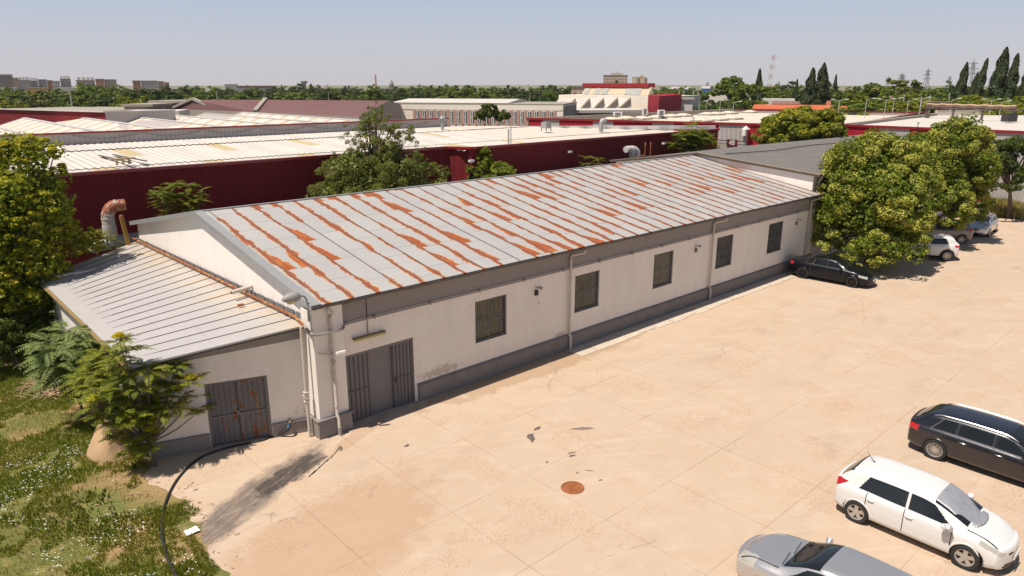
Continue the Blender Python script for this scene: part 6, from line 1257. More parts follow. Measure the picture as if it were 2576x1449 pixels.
WN = {'among the farthest row in front of the apartment blocks': 'far back', 'in the middle of the long treeline behind the warehouse roofs': 'in the middle row', 'at the front of the long treeline behind the warehouse roofs': 'in front', 'just behind the long white sheds at left': 'behind the long sheds', 'in the far row of the right skyline': 'in the far row', 'in the middle row of the right skyline': 'in the middle row', 'in the low bright row behind the lamp posts': 'in the low row', 'in the lowest shrubby row behind the lamp posts': 'in the lowest row', 'in front of the blue halls': 'in the distance', 'low behind the cream hall wall': 'low'}
lab = {}
for o in [o for o in COL.objects if o.get('group') in (GR, GR2) and o.parent is None]:
    for k_, v_ in WN.items():
        if o['label'].endswith(k_): px_ = pxof(o.location); ph_ = min(LM, key=lambda m_: abs(m_[0] - px_))[1]; o['label'] = o['label'].replace(k_, v_ + ' ' + ph_); lab.setdefault(o['label'], []).append((px_, o)); break
for k_, v_ in lab.items():
    if len(v_) > 1:
        v_.sort(key=lambda q: q[0]); nm = {2: ['left one', 'right one'], 3: ['left one', 'middle one', 'right one']}.get(len(v_), ['leftmost', 'second', 'third', 'fourth', 'fifth', 'sixth', 'seventh', 'eighth'])
        for i, (_, o) in enumerate(v_): o['label'] = k_ + ', ' + nm[min(i, len(nm) - 1)]
for v_ in P_.values():
    for p in v_:
        if p not in used:
            for c_ in list(p.children): bpy.data.objects.remove(c_)
            bpy.data.objects.remove(p)
# ---- grass, daisies, weeds
def blades(n, xr, yr, h, wd, maskf, name, mat, label, clump=1):
    X = rng.uniform(*xr, n); Y = rng.uniform(*yr, n); keep = np.array([maskf(x, y) for x, y in zip(X, Y)]); X, Y = X[keep], Y[keep]; m_ = len(X)
    Z = np.array([ground_z(x, y) for x, y in zip(X, Y)]); a = rng.uniform(0, 6.28, m_); H = h * rng.uniform(.5, 1.5, m_); l = rng.uniform(-.5, .5, (m_, 2)) * H[:, None]
    w2 = wd * rng.uniform(.6, 1.3, m_); c, s = np.cos(a) * w2 / 2, np.sin(a) * w2 / 2
    V = np.stack([np.stack([X - c, Y - s, Z - .01], 1), np.stack([X + c, Y + s, Z - .01], 1), np.stack([X + c * .7 + l[:, 0] * .45, Y + s * .7 + l[:, 1] * .45, Z + H * .6], 1), np.stack([X + l[:, 0], Y + l[:, 1], Z + H], 1)], 1).reshape(-1, 3)
    return tag(npmesh(name, V, quads(m_), M[mat]), label, name.replace('_', ' '), kind='stuff')
NZ = lambda x, y, f, s=0: noise.noise(Vector((x * f, y * f, s)))
def inmeadow(x, y): return (x < 4.55 + .15 * NZ(x, y, 2.) or (y > 21.8 and x < 5.0)) 
blades(210000, (-7, 5.2), (12.5, 36), .10, .030, lambda x, y: inmeadow(x, y) and NZ(x, y, .45) + .5 * NZ(x, y, 1.9, 5) + .13 > -.02 and not (2.9 < x < 4.9 and 19.6 < y < 22.2 and NZ(x, y, 1.2, 3) < .25), 'grass', 'grass_green', 'green meadow grass left of the yard')
blades(50000, (-7, 5.2), (12.5, 36), .09, .022, lambda x, y: inmeadow(x, y) and NZ(x, y, .45) + .5 * NZ(x, y, 1.9, 5) < -.08, 'dry_grass', 'grass_dry', 'dry straw coloured grass patches on the meadow')
qg = W(425, 1300, z=0)
blades(9000, (3.9, 5.6), (15.5, 20.0), .11, .022, lambda x, y: math.hypot((x - 4.75) / .55, (y - 18.8) / .6) + .6 * NZ(x, y, 2) < 1 or (x < 4.75 and y < 17.6 and NZ(x, y, 2, 8) > -.1), 'grass', 'grass_green', 'tufts of green grass growing around the hose at the yard edge')
blades(16000, (74, 92), (13.5, 24), .55, .10, lambda x, y: abs((y - 18.3) - (x - 81) * .30) < 1.5 + NZ(x, y, .5), 'weeds', 'grass_dry', 'dry weeds growing in a strip beyond the yard at right')
blades(7000, (74, 92), (13.5, 24), .5, .10, lambda x, y: abs((y - 18.3) - (x - 81) * .30) < 1.5 + NZ(x, y, .5), 'weeds', 'grass_green', 'green weeds in the strip beyond the yard at right')
# broad leaved weeds: darker patches
blades(9000, (-7, 4.3), (13, 24), .10, .06, lambda x, y: NZ(x, y, .5, 11) > .2, 'ground_cover', 'leaf_dark', 'low dark green leafy weeds in the meadow')
n_ = 1500; V = []; cnt = 0
while cnt < n_:
    x_, y_ = rng.uniform(-5, 4.4), rng.uniform(14.5, 25)
    if NZ(x_, y_, .55, 21) + .35 * NZ(x_, y_, 2.2, 4) < .10: continue
    z_ = ground_z(x_, y_) + rng.uniform(.08, .15); s_ = rng.uniform(.014, .026); a = rng.uniform(0, 6.28)
    for k in range(4): V.append((x_ + s_ * math.cos(a + k * math.pi / 2), y_ + s_ * math.sin(a + k * math.pi / 2), z_ + rng.uniform(-.006, .006)))
    cnt += 1
tag(npmesh('daisies', np.array(V), quads(n_), M['petal']), 'small white daisies dotted over the green meadow', 'flowers', kind='stuff')
# ---------------------------------------------------------------- cars
def paint(name, col, metal=0.0, rough=.3, coat=1.0):
    g = newmat(name); p = g.obj(); g.color(g.mix(g.noise(p, 1.5, 4), tuple(v * .93 for v in col), col)); g.rough(g.mix(g.noise(p, 4, 5), (rough * .9,) * 3, (min(1, rough * 1.25),) * 3)); g.b.inputs['Metallic'].default_value = metal; g.b.inputs['Coat Weight'].default_value = coat; g.b.inputs['Coat Roughness'].default_value = .04; return g.m
paint('paint_white', (.72, .71, .69), 0, .35, .6); paint('paint_black', (.006, .006, .009), 0, .3); paint('paint_navy', (.003, .004, .008), 0, .3, .25); bpy.data.materials['paint_navy'].node_tree.nodes['Principled BSDF'].inputs['Specular IOR Level'].default_value = .25; paint('paint_silver', (.58, .57, .57), .7, .34); paint('paint_grey', (.17, .155, .14), .6, .35)
plain('car_glass', (.010, .012, .012), .03, spec=.7, var=0); plain('tyre', (.022, .021, .020), .8, var=.2); plain('alloy', (.52, .50, .48), .35, .7, var=.05); plain('black_alloy', (.012, .012, .013), .3, .3)
plain('chrome', (.55, .55, .58), .3, 1.0, var=0); plain('seam_black', (.02, .02, .02), .7); plain('trim_black', (.018, .018, .018), .5); plain('red_lens', (.42, .010, .012), .12, coat=1); plain('clear_lens', (.50, .48, .42), .08, .2, coat=1, var=.08, sc=8); plain('plate_white', (.7, .7, .68), .5); plain('seat_grey', (.09, .085, .08), .8)
def hermite(pts, x):
    xs = [p[0] for p in pts]; ys = [p[1] for p in pts]
    if x <= xs[0]: return ys[0]
    if x >= xs[-1]: return ys[-1]
    i = max(k for k in range(len(xs)) if xs[k] <= x); i = min(i, len(xs) - 2); h = xs[i + 1] - xs[i]; t = (x - xs[i]) / h
    dl = [(ys[k + 1] - ys[k]) / (xs[k + 1] - xs[k]) for k in range(len(xs) - 1)]
    def m(k):
        if k == 0: return dl[0]
        if k == len(xs) - 1: return dl[-1]
        if dl[k - 1] * dl[k] <= 0: return 0
        return 2 * dl[k - 1] * dl[k] / (dl[k - 1] + dl[k])
    return (2 * t ** 3 - 3 * t * t + 1) * ys[i] + (t ** 3 - 2 * t * t + t) * h * m(i) + (-2 * t ** 3 + 3 * t * t) * ys[i + 1] + (t ** 3 - t * t) * h * m(i + 1)
class Car:
    """x forward with the rear bumper at 0, y to the left, z up"""
    def __init__(s, **k): s.__dict__.update(k)
    def halfw(s, x):
        u = (x / s.L - .5) * 2; k = s.nose if u > 0 else s.tail
        return s.Wd / 2 * (1 - k * abs(u) ** 4.5)
    def sect(s, x):
        zt = hermite(s.top, x); zb = min(hermite(s.belt, x), zt - .035); zl = hermite(s.low, x); w = s.halfw(x); k = max(0., min(1., (zt - zb - .06) / .34))
        wr = w * (.93 - (.93 - s.roofw) * k); dz = zt - zb
        return [(0, zl), (.80 * w, zl), (.93 * w, zl + .04), (.985 * w, zl + .14), (w, zl + (zb - zl) * .5), (.992 * w, zb - .16), (.965 * w, zb - .05), (.925 * w - .01 * k, zb), (.915 * w - .02 * k - (1 - k) * .05 * w, zb + dz * (.06 + .30 * (1 - k))), (wr + .035 * k - (1 - k) * .14 * w, zb + dz * (.76 + .02 * (1 - k))), (wr - .035 - (1 - k) * .22 * w, zb + dz * .90), (wr * .76 - (1 - k) * .2 * w, zb + dz * .965), (wr * .4 - (1 - k) * .08 * w, zb + dz * .995), (0, zt)]
    SEG = [1, 2, 3, 7, 6, 4, 3, 2, 12, 5, 4, 5, 5]
    def row(s, x, dens):
        P = s.sect(x); out = []; seg = []
        for i in range(len(P) - 1):
            n = max(1, int(s.SEG[i] * dens)); a = P[max(i - 1, 0)]; b = P[i]; c = P[i + 1]; d = P[min(i + 2, len(P) - 1)]
            if i in (0, 1, 8): a, d = b, c   # keep straight
            for k in range(n):
                t = k / n
                if i in (0, 8): q = (b[0] + (c[0] - b[0]) * t, b[1] + (c[1] - b[1]) * t)
                else: q = tuple(.5 * (2 * b[j] + (c[j] - a[j]) * .8 * t + (2 * a[j] - 5 * b[j] + 4 * c[j] - d[j]) * t * t * .8 + (2 * b[j] - 2 * b[j]) + (-a[j] + 3 * b[j] - 3 * c[j] + d[j]) * t ** 3 * .8 + (c[j] - b[j]) * .4 * t) for j in (0, 1)) if False else (b[0] + (c[0] - b[0]) * t, b[1] + (c[1] - b[1]) * t)
                out.append(q); seg.append(i)
        out.append(P[-1]); return out, seg
    def surface(s, step=.025, dens=1.0):
        e = s.endr; xs = list(np.arange(e, s.L - e + 1e-6, step)); rows = []; X = []
        def smooth(pts):  # light smoothing of the section keeps the shoulders soft
            a = np.array(pts); b = a.copy(); b[1:-1] = .25 * a[:-2] + .5 * a[1:-1] + .25 * a[2:]; b[1:-1] = .25 * b[:-2] + .5 * b[1:-1] + .25 * b[2:]; return b
        for x in xs: r, seg = s.row(x, dens); rows.append(smooth(r)); X.append(x)
        R0 = np.array(rows); nv = R0.shape[1]; G_ = np.zeros((len(xs), nv, 3)); G_[:, :, 0] = np.array(X)[:, None]; G_[:, :, 1:] = R0
        def cap(base, x0_, sgn):
            zc = (base[:, 1].min() + base[:, 1].max()) / 2 - .08; out = []
            us = [.2, .38, .54, .68, .8, .88, .94] ; n2 = [.45, .4, .35, .3, .25, .2, .14, .07, .0]
            for u in us: sc_ = (1 - u ** 3.2) ** (1 / 3.2); out.append((x0_ + sgn * e * u, sc_))
            sl_ = out[-1][1]
            for k in range(1, 17): f = 1 - k / 16; out.append((x0_ + sgn * e * (.94 + .06 * (1 - f * f)), sl_ * f))
            C = np.zeros((len(out), nv, 3))
            for i, (x, sc_) in enumerate(out): C[i, :, 0] = x; C[i, :, 1] = base[:, 0] * sc_; C[i, :, 2] = zc + (base[:, 1] - zc) * sc_
            return C
        rear = cap(R0[0], e, -1)[::-1]; front = cap(R0[-1], s.L - e, 1)
        A = np.concatenate([rear, G_, front]); 
        # ends bow backwards towards the corners
        yy = np.abs(A[:, :, 1]) / (s.Wd / 2); xx = A[:, :, 0]
        fr = np.clip((xx - (s.L - 1.1)) / 1.1, 0, 1) ** 2; rr = np.clip((.9 - xx) / .9, 0, 1) ** 2
        A[:, :, 0] = xx - fr * s.bowf * yy ** 2.2 + rr * s.bowr * yy ** 2.2
        s.zoff = None; return A, seg
def make_car(name, label, c, loc, heading, pmat, step=.03, dens=1.0, rimmat='alloy', spokes=5, dark_cladding=False, rails=None, sunroof=False, group=None, tree_parts=True, grille=True, antenna=None, windstrip=None):
    t = thing(name, label, 'car', loc, heading, group); A, seg = c.surface(step, dens); nx_, nv, _ = A.shape
    cx_ = c.L / 2; V = A.reshape(-1, 3).copy(); Vm = V.copy(); Vm[:, 1] *= -1; allV = np.concatenate([V, Vm]); N0 = len(V); allV[:, 0] -= cx_
    groups = {}
    def top(x): return hermite(c.top, x)
    for i in range(nx_ - 1):
        for j in range(nv - 1):
            q = A[i:i + 2, j:j + 2].reshape(-1, 3); x, y, z = q.mean(0); sg = seg[j]
            zt = top(x); zb = min(hermite(c.belt, x), zt - .03); fr = (z - zb) / max(.001, zt - zb); key = 'body'
            arch = False
            for wx in c.wx:
                rr_ = math.hypot(x - wx, z - c.r)
                if sg in (1, 2, 3, 4, 5) and z < c.r + c.r * 1.25 and rr_ < c.r + .055 and y > .5 * c.Wd / 2: arch = True
                elif dark_cladding and sg in (1, 2, 3, 4, 5) and rr_ < c.r + .13 and y > .6 * c.Wd / 2: key = 'cladding'
            if arch: continue
            if sg == 0: key = 'cladding'
            if dark_cladding and z < c.clad and sg >= 1 and key == 'body': key = 'cladding'
            if zt - zb > .16:
                for w_i, (xa, xb, ra, rb) in enumerate(c.side):   # side windows, leaning pillars
                    xa2 = xa + ra * fr; xb2 = xb + rb * fr
                    if sg in (8,) and .04 < fr < .84 and xa2 < x < xb2: key = 'side_window%d' % w_i
                if 10 <= sg or (sg == 9 and fr > .84):
                    if c.ws[0] < x < c.ws[1]: key = 'windshield'
                    if c.rw[0] < x < c.rw[1]: key = 'rear_window'
                if key == 'body' and sg == 8 and c.side[0][0] - .02 < x < c.side[-1][1] + .0 and .02 < fr < .83 and any(abs(x - (s_[1] + s_[3] * fr)) < .06 for s_ in c.side[:-1]): key = 'cladding'
            if key == 'body':
                for dx_ in c.doors:
                    if abs(x - dx_) < step * .5 and c.low[1][1] + .12 < z < zb + .02: key = 'seam'
                for f in c.head:
                    if f(x, y, z): key = 'head_light'
                for f in c.tail_:
                    if f(x, y, z): key = 'tail_light'
                for f in c.dark:
                    if f(x, y, z): key = 'grille'
                for f in getattr(c, 'seamf', []):
                    if f(x, y, z): key = 'seam'
            groups.setdefault(key, []).append((i * nv + j, (i + 1) * nv + j, (i + 1) * nv + j + 1, i * nv + j + 1))
    def sub(nm, faces, mats, midx=None, parent=t, off=0):
        f = np.array(faces); u, inv = np.unique(f, return_inverse=True); o = npmesh(nm, allV[u] , inv.reshape(f.shape), mats, parent, midx, True); return o
    def mir(fs): return [(a + N0, d + N0, c_ + N0, b + N0) for a, b, c_, d in fs]
    body = groups.get('body', []) ; body += mir(body); sm = groups.get('seam', []); sm += mir(sm); cl = groups.get('cladding', []); cl += mir(cl)
    bo = sub('body', body + sm + cl, [pmat, M['seam_black'], M['trim_black']], [0] * len(body) + [1] * len(sm) + [2] * len(cl))
    bo.data.set_sharp_from_angle(angle=R(50))
    for k, fs in groups.items():
        if k in ('body', 'seam', 'cladding'): continue
        nm = 'side_window' if k.startswith('side') else k; mt = {'side_window': M['car_glass'], 'windshield': M['car_glass'], 'rear_window': M['car_glass'], 'head_light': M['clear_lens'], 'tail_light': M['red_lens'], 'grille': M['trim_black']}[nm]
        if nm in ('windshield', 'rear_window', 'grille'): sub(nm, fs + mir(fs), mt)
        else: sub(nm, fs, mt); sub(nm, mir(fs), mt)
    # inner wheel wells and floor
    mb = MB()
    for wx in c.wx:
        for sy in (-1, 1):
            k = 16; vs = []; 
            for a in range(k + 1):
                an = math.pi * a / k - .15 + .3 * (a / k - .0) * 0; rr_ = c.r + .07; X = wx - cx_ + rr_ * math.cos(an); Z = c.r + rr_ * math.sin(an)
                vs += [(X, sy * (c.Wd / 2 - .05), Z), (X, sy * (c.Wd / 2 - .38), Z)]
            mb.add(vs, [[2 * a, 2 * a + 2, 2 * a + 3, 2 * a + 1] for a in range(k)]); mb.quad(*[(wx - cx_ + dx_, sy * (c.Wd / 2 - .38), z_) for dx_, z_ in ((-c.r - .1, .12), (c.r + .1, .12), (c.r + .1, 2 * c.r + .1), (-c.r - .1, 2 * c.r + .1))])
    mb.box(-cx_ + .5, cx_ - .5, -c.Wd / 2 + .3, c.Wd / 2 - .3, .17, .24); mb.build('wheel_well', M['black'], t)
    # lips round the wheel openings, following the side of the body
    def side_y(x_, z_):
        S_ = c.sect(x_)
        for a_, b_ in zip(S_[1:-1], S_[2:]):
            if min(a_[1], b_[1]) <= z_ <= max(a_[1], b_[1]) + 1e-6 and a_[0] > .4: return a_[0] + (b_[0] - a_[0]) * (z_ - a_[1]) / (b_[1] - a_[1] + 1e-9)
        return S_[3][0]
    for wx in c.wx:
        for sy in (-1, 1):
            pts = []
            for k in range(25):
                an = math.pi * (k / 24 * 1.10 - .05); Rl = c.r + .052; X = wx + Rl * math.cos(an); Z = max(c.r + Rl * math.sin(an), hermite(c.low, X) + .02); bow = max(0, min(1, (X - (c.L - 1.1)) / 1.1)) ** 2 * c.bowf - max(0, min(1, (.9 - X) / .9)) ** 2 * c.bowr
                pts.append((X - cx_ - bow, sy * (side_y(X, Z) - .012), Z))
            MB().tube(pts, .028, 6).build('arch_lip', M['trim_black'] if dark_cladding else pmat, t, smooth=True)
    # wheels
    for wx in c.wx:
        for sy in (-1, 1):
            wh_ = thing('wheel', None, None, (0, 0, 0)); wh_.parent = t; wh_.location = (wx - cx_, sy * (c.Wd / 2 - .115), c.r); r = c.r; rr_ = c.rim
            MB().lathe([(rr_, -.10), (r - .03, -.105), (r, -.08), (r, .08), (r - .03, .105), (rr_ + .01, .10), (rr_ - .012, .07)], n=40, axis='Y').build('tyre', M['tyre'], wh_, smooth=True)
            mb = MB().lathe([(rr_ + .004, .096), (rr_ - .02, .088), (rr_ - .035, .03)], n=36, axis='Y').lathe([(.0, .075), (.05, .075), (.062, .055), (.062, .02)], n=16, axis='Y')
            for k in range(spokes):
                a = 2 * math.pi * k / spokes + .3; ca, sa = math.cos(a), math.sin(a)
                for off_ in ((-.025, .025) if spokes >= 8 else (0,)):
                    w0, w1 = (.011, .009) if spokes >= 8 else (.045, .055)
                    v = []
                    for rad, w_, yy in ((.045, w0, .068), (rr_ - .012, w1, .082)):
                        for s_ in (-1, 1): 
                            px_, pz = ca * rad - sa * (s_ * w_ + off_ * rad / rr_ * 1.6), sa * rad + ca * (s_ * w_ + off_ * rad / rr_ * 1.6); v += [(px_, yy, pz), (px_, yy - .03, pz)]
                    mb.add(v, [[0, 2, 6, 4], [0, 4, 5, 1], [2, 3, 7, 6], [1, 5, 7, 3]])
            ro = mb.build('rim', M[rimmat], wh_, smooth=False); dk = MB().lathe([(0, .02), (rr_ - .02, .02)], n=24, axis='Y').build('brake_disc', M['black'], wh_)
            if sy < 0: ro.rotation_euler = dk.rotation_euler = (0, 0, math.pi)
    # door handles, mirrors, plates
    for dx_ in c.handles:
        for sy in (-1, 1): w = c.halfw(dx_); zb = hermite(c.belt, dx_); MB().tube([(dx_ - cx_ - .10, sy * (w * .985), zb - .13), (dx_ - cx_ - .05, sy * (w * .99 + .03), zb - .125), (dx_ - cx_ + .06, sy * (w * .99 + .03), zb - .125), (dx_ - cx_ + .10, sy * (w * .985), zb - .13)], .014, 6).build('door_handle', M[c.handlemat] if c.handlemat else pmat, t, smooth=True)
    for sy in (-1, 1):
        xm = c.side[-1][1] - .22; w = c.halfw(xm); zb = hermite(c.belt, xm); mb = MB(); pts = [(xm - cx_ - .02, sy * (w * .9), zb + .05), (xm - cx_, sy * (w + .06), zb + .07), (xm - cx_ + .01, sy * (w + .13), zb + .10), (xm - cx_ - .01, sy * (w + .21), zb + .09)]
        mb.tube(pts, [.025, .06, .085, .05], 10); o = mb.build('mirror', pmat if not getattr(c, 'mirror', None) else M[c.mirror], t, smooth=True)
    for x_, z_ in ((-.012, c.pl[0]), (c.L + .012, c.pl[1])): MB().box(x_ - cx_ - .01, x_ - cx_ + .01, -.25, .25, z_ - .055, z_ + .055).build('licence_plate', M['plate_white'], t)
    if rails:
        for sy in (-1, 1):
            pts = []
            for x_ in np.linspace(rails[0], rails[1], 14): S_ = c.sect(x_); e_ = .045 if rails[0] + .05 < x_ < rails[1] - .05 else .0; pts.append((x_ - cx_, sy * (S_[10][0] + .01), S_[10][1] + .0 + e_ * .8))
            MB().tube(pts, .016, 6).build('roof_rail', M['chrome'], t, smooth=True)
    if windstrip:
        for sy in (-1, 1):
            def P_(x_, fr): S_ = c.sect(x_); a, b = np.array(S_[8]), np.array(S_[9]); zt = top(x_); zb = min(hermite(c.belt, x_), zt - .03); z_ = zb + (zt - zb) * fr; u = (z_ - a[1]) / max(1e-4, b[1] - a[1]); y_ = a[0] + (b[0] - a[0]) * u; return (x_ - cx_, sy * (y_ + .008), z_)
            xa, xb = c.side[0][0], c.side[-1][1]; lo = [P_(x_, .03) for x_ in np.linspace(xa, xb - .05, 26)]; hi = [P_(x_, .81) for x_ in np.linspace(xa + c.side[0][2] * .8 , xb + c.side[-1][3] * .8, 26)]
            MB().tube(lo, .013, 5).tube(hi, .012, 5).tube([lo[0], hi[0]], .012, 5).build('window_trim', M['chrome'], t)
    if sunroof: xa, xb = sunroof; MB().box(xa - cx_, xb - cx_, -.42, .42, top((xa + xb) / 2) - .012, top((xa + xb) / 2) + .004).build('sunroof', M['car_glass'], t)
    if antenna: z_ = top(antenna[0]); MB().tube([(antenna[0] - cx_, 0, z_ - .01), (antenna[0] - cx_ - antenna[1], 0, z_ + antenna[2])], [.012, .005], 5).lathe([(.03, z_ - .01), (.02, z_ + .02), (0, z_ + .025)], (antenna[0] - cx_, 0, 0), 8).build('antenna', M['black'], t)
    # wipers
    if name == 'hatchback': return t
    xw = c.ws[1] - .02; mb = MB()
    for y_ in (-.1, .45): S_ = top(xw); mb.tube([(xw - cx_ + .05, y_ - .35, S_ + .02), (xw - cx_ - .06, y_ + .25, top(xw - .1) + .02)], .009, 4)
    mb.build('wiper', M['black'], t); return t
def hatch():
    L = 4.23; return Car(L=L, Wd=1.76, nose=.20, tail=.12, roofw=.70, endr=.13, bowf=.30, bowr=.16, r=.315, rim=.215, wx=(.78, 3.38), clad=0,
        top=[(0, .96), (.08, 1.02), (.30, 1.26), (.48, 1.42), (.85, 1.50), (1.5, 1.515), (2.2, 1.49), (2.55, 1.40), (3.0, 1.19), (3.36, 1.01), (3.75, .93), (4.05, .80), (4.23, .66)],
        belt=[(0, .93), (.9, .965), (1.6, .935), (3.1, .895), (3.5, .86), (4.23, .62)], low=[(0, .30), (.35, .20), (3.9, .17), (4.23, .22)],
        side=[(.72, 1.0, .30, .06), (1.03, 1.86, .06, .0), (1.98, 3.10, 0, -.74)], ws=(2.50, 3.30), rw=(.12, .50), doors=(.98, 1.92, 3.02), handles=(1.10, 2.05), handlemat=None,
        head=[lambda x, y, z: 3.60 < x < 4.10 and .58 + (4.08 - x) * .42 < z < .66 + (4.14 - x) * .40 and y > .44], tail_=[lambda x, y, z: x < .42 and y > .60 and .80 < z < 1.06 and (z - .80) > (x - .10) * .7],
        dark=[lambda x, y, z: x > 3.9 and y < .55 and .26 < z < .38, lambda x, y, z: x > 4.05 and y < .42 and .60 < z < .64], pl=(.62, .47))
def estate():
    L = 4.93; return Car(L=L, Wd=1.87, nose=.17, tail=.13, roofw=.70, endr=.13, bowf=.28, bowr=.14, r=.335, rim=.235, wx=(.98, 3.90), clad=0,
        top=[(0, .96), (.12, 1.02), (.35, 1.20), (.60, 1.36), (.95, 1.43), (1.8, 1.46), (2.6, 1.44), (3.0, 1.34), (3.55, 1.07), (3.75, 1.00), (4.3, .93), (4.7, .80), (4.93, .64)],
        belt=[(0, .94), (1.2, .985), (3.4, .93), (4.0, .88), (4.93, .60)], low=[(0, .30), (.4, .20), (4.6, .17), (4.93, .22)],
        side=[(.75, 1.42, .38, .05), (1.50, 2.42, .05, .0), (2.55, 3.50, 0, -.72)], ws=(2.78, 3.66), rw=(.14, .56), doors=(1.55, 2.48, 3.42), handles=(1.70, 2.65), handlemat='chrome',
        head=[lambda x, y, z: 4.25 < x < 4.75 and y > .5 and .62 < z < .74], tail_=[lambda x, y, z: x < .42 and y > .42 and .80 < z < .96],
        dark=[lambda x, y, z: x > 4.6 and y < .45 and .35 < z < .72], pl=(.72, .45), bumper=1)
def sedan():
    L = 4.86; return Car(L=L, Wd=1.86, nose=.18, tail=.14, roofw=.68, endr=.13, bowf=.28, bowr=.16, r=.335, rim=.25, wx=(1.02, 3.92), clad=0,
        top=[(0, .96), (.15, 1.06), (.65, 1.11), (.85, 1.14), (1.45, 1.36), (1.75, 1.43), (2.3, 1.465), (2.75, 1.42), (3.15, 1.24), (3.6, 1.04), (4.2, .93), (4.65, .76), (4.86, .62)],
        belt=[(0, .92), (1.1, .99), (3.4, .93), (4.0, .88), (4.86, .58)], low=[(0, .28), (.4, .18), (4.5, .15), (4.86, .19)],
        side=[(1.18, 1.52, .28, .1), (1.58, 2.36, .16, .0), (2.47, 3.50, 0, -.74)], ws=(2.72, 3.52), rw=(.95, 1.60), doors=(1.46, 2.42, 3.42), handles=(1.70, 2.6), handlemat=None,
        head=[lambda x, y, z: 4.2 < x < 4.68 and y > .45 and .58 + (4.68 - x) * .2 < z < .70 + (4.68 - x) * .2], tail_=[lambda x, y, z: x < .38 and y > .52 and .80 < z < .96],
        dark=[lambda x, y, z: x > 4.55 and y < .28 and .60 < z < .72, lambda x, y, z: x > 4.5 and y < .6 and .25 < z < .37], pl=(.62, .46))
def suv(L=4.21):
    return Car(L=L, Wd=1.81, nose=.15, tail=.12, roofw=.74, endr=.13, bowf=.22, bowr=.14, r=.345, rim=.235, wx=(.80, L - .86), clad=.36,
        top=[(0, 1.06), (.12, 1.15), (.30, 1.35), (.48, 1.54), (.9, 1.60), (1.7, 1.62), (2.2, 1.56), (2.7, 1.32), (3.05, 1.14), (3.6, 1.06), (3.95, .92), (L, .74)],
        belt=[(0, 1.03), (.8, 1.10), (1.5, 1.06), (3.0, 1.02), (3.6, .98), (L, .70)], low=[(0, .34), (.35, .22), (L - .35, .2), (L, .26)],
        side=[(.74, 1.12, .26, .05), (1.18, 1.80, .05, .0), (1.92, 2.88, 0, -.58)], ws=(2.20, 2.98), rw=(.12, .46), doors=(1.86, 2.9), handles=(1.15, 2.05), handlemat=None,
        head=[lambda x, y, z: x > L - .6 and y > .5 and .72 < z < .86], tail_=[lambda x, y, z: x < .4 and y > .52 and .93 < z < 1.07], dark=[lambda x, y, z: x > L - .3 and y < .5 and .5 < z < .72], pl=(.7, .5))
def mondeo():
    c = estate(); c.L = 4.73; c.Wd = 1.82; c.nose = .26; c.bowf = .34; c.wx = (.95, 3.70); c.top = [(0, .98), (.12, 1.05), (.35, 1.22), (.58, 1.38), (.95, 1.45), (1.8, 1.47), (2.5, 1.45), (2.85, 1.36), (3.4, 1.09), (3.62, 1.01), (4.2, .92), (4.55, .78), (4.73, .62)]
    c.belt = [(0, .95), (1.2, .98), (3.4, .92), (4.0, .87), (4.73, .58)]; c.low = [(0, .30), (.4, .20), (4.4, .17), (4.73, .22)]; c.side = [(.72, 1.40, .30, .05), (1.48, 2.36, .05, 0), (2.48, 3.36, 0, -.62)]; c.ws = (2.64, 3.52); c.rw = (.14, .54); c.doors = (1.5, 2.42, 3.3); c.rim = .22; c.r = .32; c.handlemat = None
    c.head = [lambda x, y, z: 4.02 < x < 4.5 and y > .42 + (4.5 - x) * .35 and .62 + (4.5 - x) * .3 < z < .80 + (4.5 - x) * .34]; c.dark = [lambda x, y, z: x > 4.5 and y < .36 and .58 < z < .66, lambda x, y, z: x > 4.45 and y < .6 and .26 < z < .38]; return c
def hoodseam(c, xa): return [lambda x, y, z: abs(y - (.60 + (x - c.L) * -.10)) < .013 and xa < x < c.L - .28]
DN = R(-90)    # heading: nose towards -y
ha_ = hatch(); ha_.seamf = hoodseam(ha_, 3.3); hatch_car = make_car('hatchback', 'white five door hatchback with a silver sunshade over its windscreen', ha_, (18.98, 4.76, .012), DN, M['paint_white'], .022, 1.3, antenna=(.78, .22, .22))
make_car('estate_car', 'black estate car with chrome roof rails behind the white hatchback', estate(), (24.27, 4.36, .012), DN, M['paint_black'], .022, 1.3, spokes=10, rails=(.75, 3.0), windstrip=True, antenna=(.75, .08, .06))
md = mondeo(); md.seamf = hoodseam(md, 3.5); silver = make_car('silver_car', 'silver car cut by the lower edge of the picture with its nose to the left', md, (14.28, 4.84, .012), R(90), M['paint_silver'], .022, 1.3, spokes=10)
make_car('sedan', 'dark blue sedan with black wheels parked by the end of the warehouse', sedan(), (42.25, 17.55, .012), R(-90) + R(3), M['paint_navy'], .035, .9, rimmat='black_alloy', spokes=10, antenna=(1.75, .06, .05))
make_car('crossover', 'white crossover with black wheel arches half under the second linden', suv(), (52.7, 16.05, .012), R(122), M['paint_white'], .035, .9, dark_cladding=True, spokes=10)
s2 = suv(4.4); make_car('grey_crossover', 'grey brown crossover almost hidden under the second linden', s2, (59.5, 17.2, .012), R(118), M['paint_grey'], .04, .8, spokes=10)
m2 = mondeo(); make_car('silver_estate', 'silver estate car facing the camera at the far end of the parked row', m2, (65.0, 15.9, .012), R(185), M['paint_silver'], .04, .8, spokes=5, rails=(.8, 2.6))
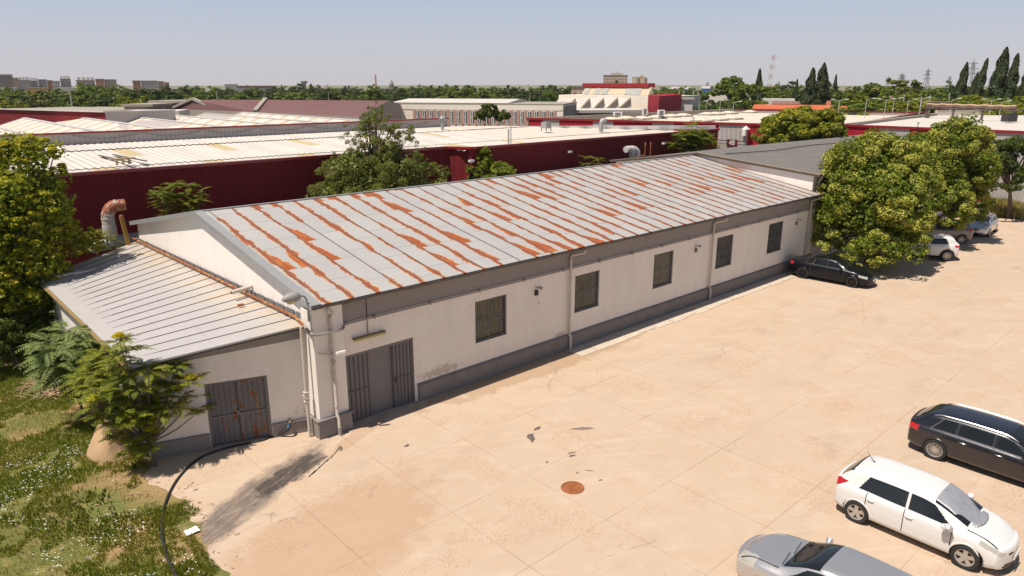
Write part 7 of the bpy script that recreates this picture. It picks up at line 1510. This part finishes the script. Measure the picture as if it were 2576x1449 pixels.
# sunshade on the windscreen of the hatchback
g = newmat('sunshade_foil'); p = g.obj(); x_, y_, z_ = g.sep(p); wv = g.math('MULTIPLY', g.math('SINE', g.math('MULTIPLY', g.math('ADD', x_, y_), 90)), g.math('SINE', g.math('MULTIPLY', g.math('SUBTRACT', x_, y_), 90)))
c = g.mix(g.step(wv, -.4, .5), (.42, .42, .44), (.66, .66, .68)); c = g.mix(g.math('MULTIPLY', g.step(g.noise(p, 3, 3), .45, .6), .3), c, (.3, .3, .34)); g.color(c); g.b.inputs['Metallic'].default_value = .55; g.rough(.42); g.bump(wv, .5, .01)
sh = thing('sunshade', 'quilted silver sunshade laid over the windscreen of the white hatchback', 'sunshade', hatch_car.location, DN)
rows_ = []; nu, nv_ = 26, 22
for i in range(nu):
    x = 2.50 + (3.52 - 2.50) * i / (nu - 1); S_ = ha_.sect(min(x, 3.40)); zt = hermite(ha_.top, x); wt = S_[10][0] * (.98 if i < 20 else .92)
    for j in range(nv_):
        v = -1 + 2 * j / (nv_ - 1); y = wt * v; z = zt - (.05 * abs(v) ** 2.6) + .028 + .012 * noise.noise(Vector((x * 4, y * 4, 2))) + (.03 if i > 21 else 0) * abs(math.sin(v * 2.5)); xb = x - .22 * abs(v) ** 2.2 * max(0, (x - 2.9)) ; rows_.append((xb - ha_.L / 2, y, z))
o = npmesh('foil', np.array(rows_), np.array([[i * nv_ + j, (i + 1) * nv_ + j, (i + 1) * nv_ + j + 1, i * nv_ + j + 1] for i in range(nu - 1) for j in range(nv_ - 1)]), M['sunshade_foil'], sh, None, True); so_ = o.modifiers.new('s', 'SOLIDIFY'); so_.thickness = .012
sy_ = -1
MB().tube([(3.0 - .42 - ha_.L / 2 + .35, -.93, .98), (2.96 - ha_.L / 2, -1.02, 1.0), (2.95 - ha_.L / 2, -1.08, .97)], [.10, .12, .07], 10).build('mirror_pocket', M['sunshade_foil'], sh, smooth=True)
# ---------------------------------------------------------------- air
hz = bpy.data.materials.new('haze'); hz.use_nodes = True; hn = hz.node_tree; hn.nodes.remove(hn.nodes['Principled BSDF'])
pv = hn.nodes.new('ShaderNodeVolumePrincipled'); pv.inputs['Density'].default_value = 0.0001; pv.inputs['Color'].default_value = (.92, .93, 1.0, 1); pv.inputs['Anisotropy'].default_value = .2
hn.links.new(pv.outputs[0], hn.nodes['Material Output'].inputs['Volume'])
tag(MB().box(-700, 1300, -700, 1300, -1.2, 55).build('haze', hz), 'pale summer haze over the far roofs and trees', 'haze', kind='stuff')
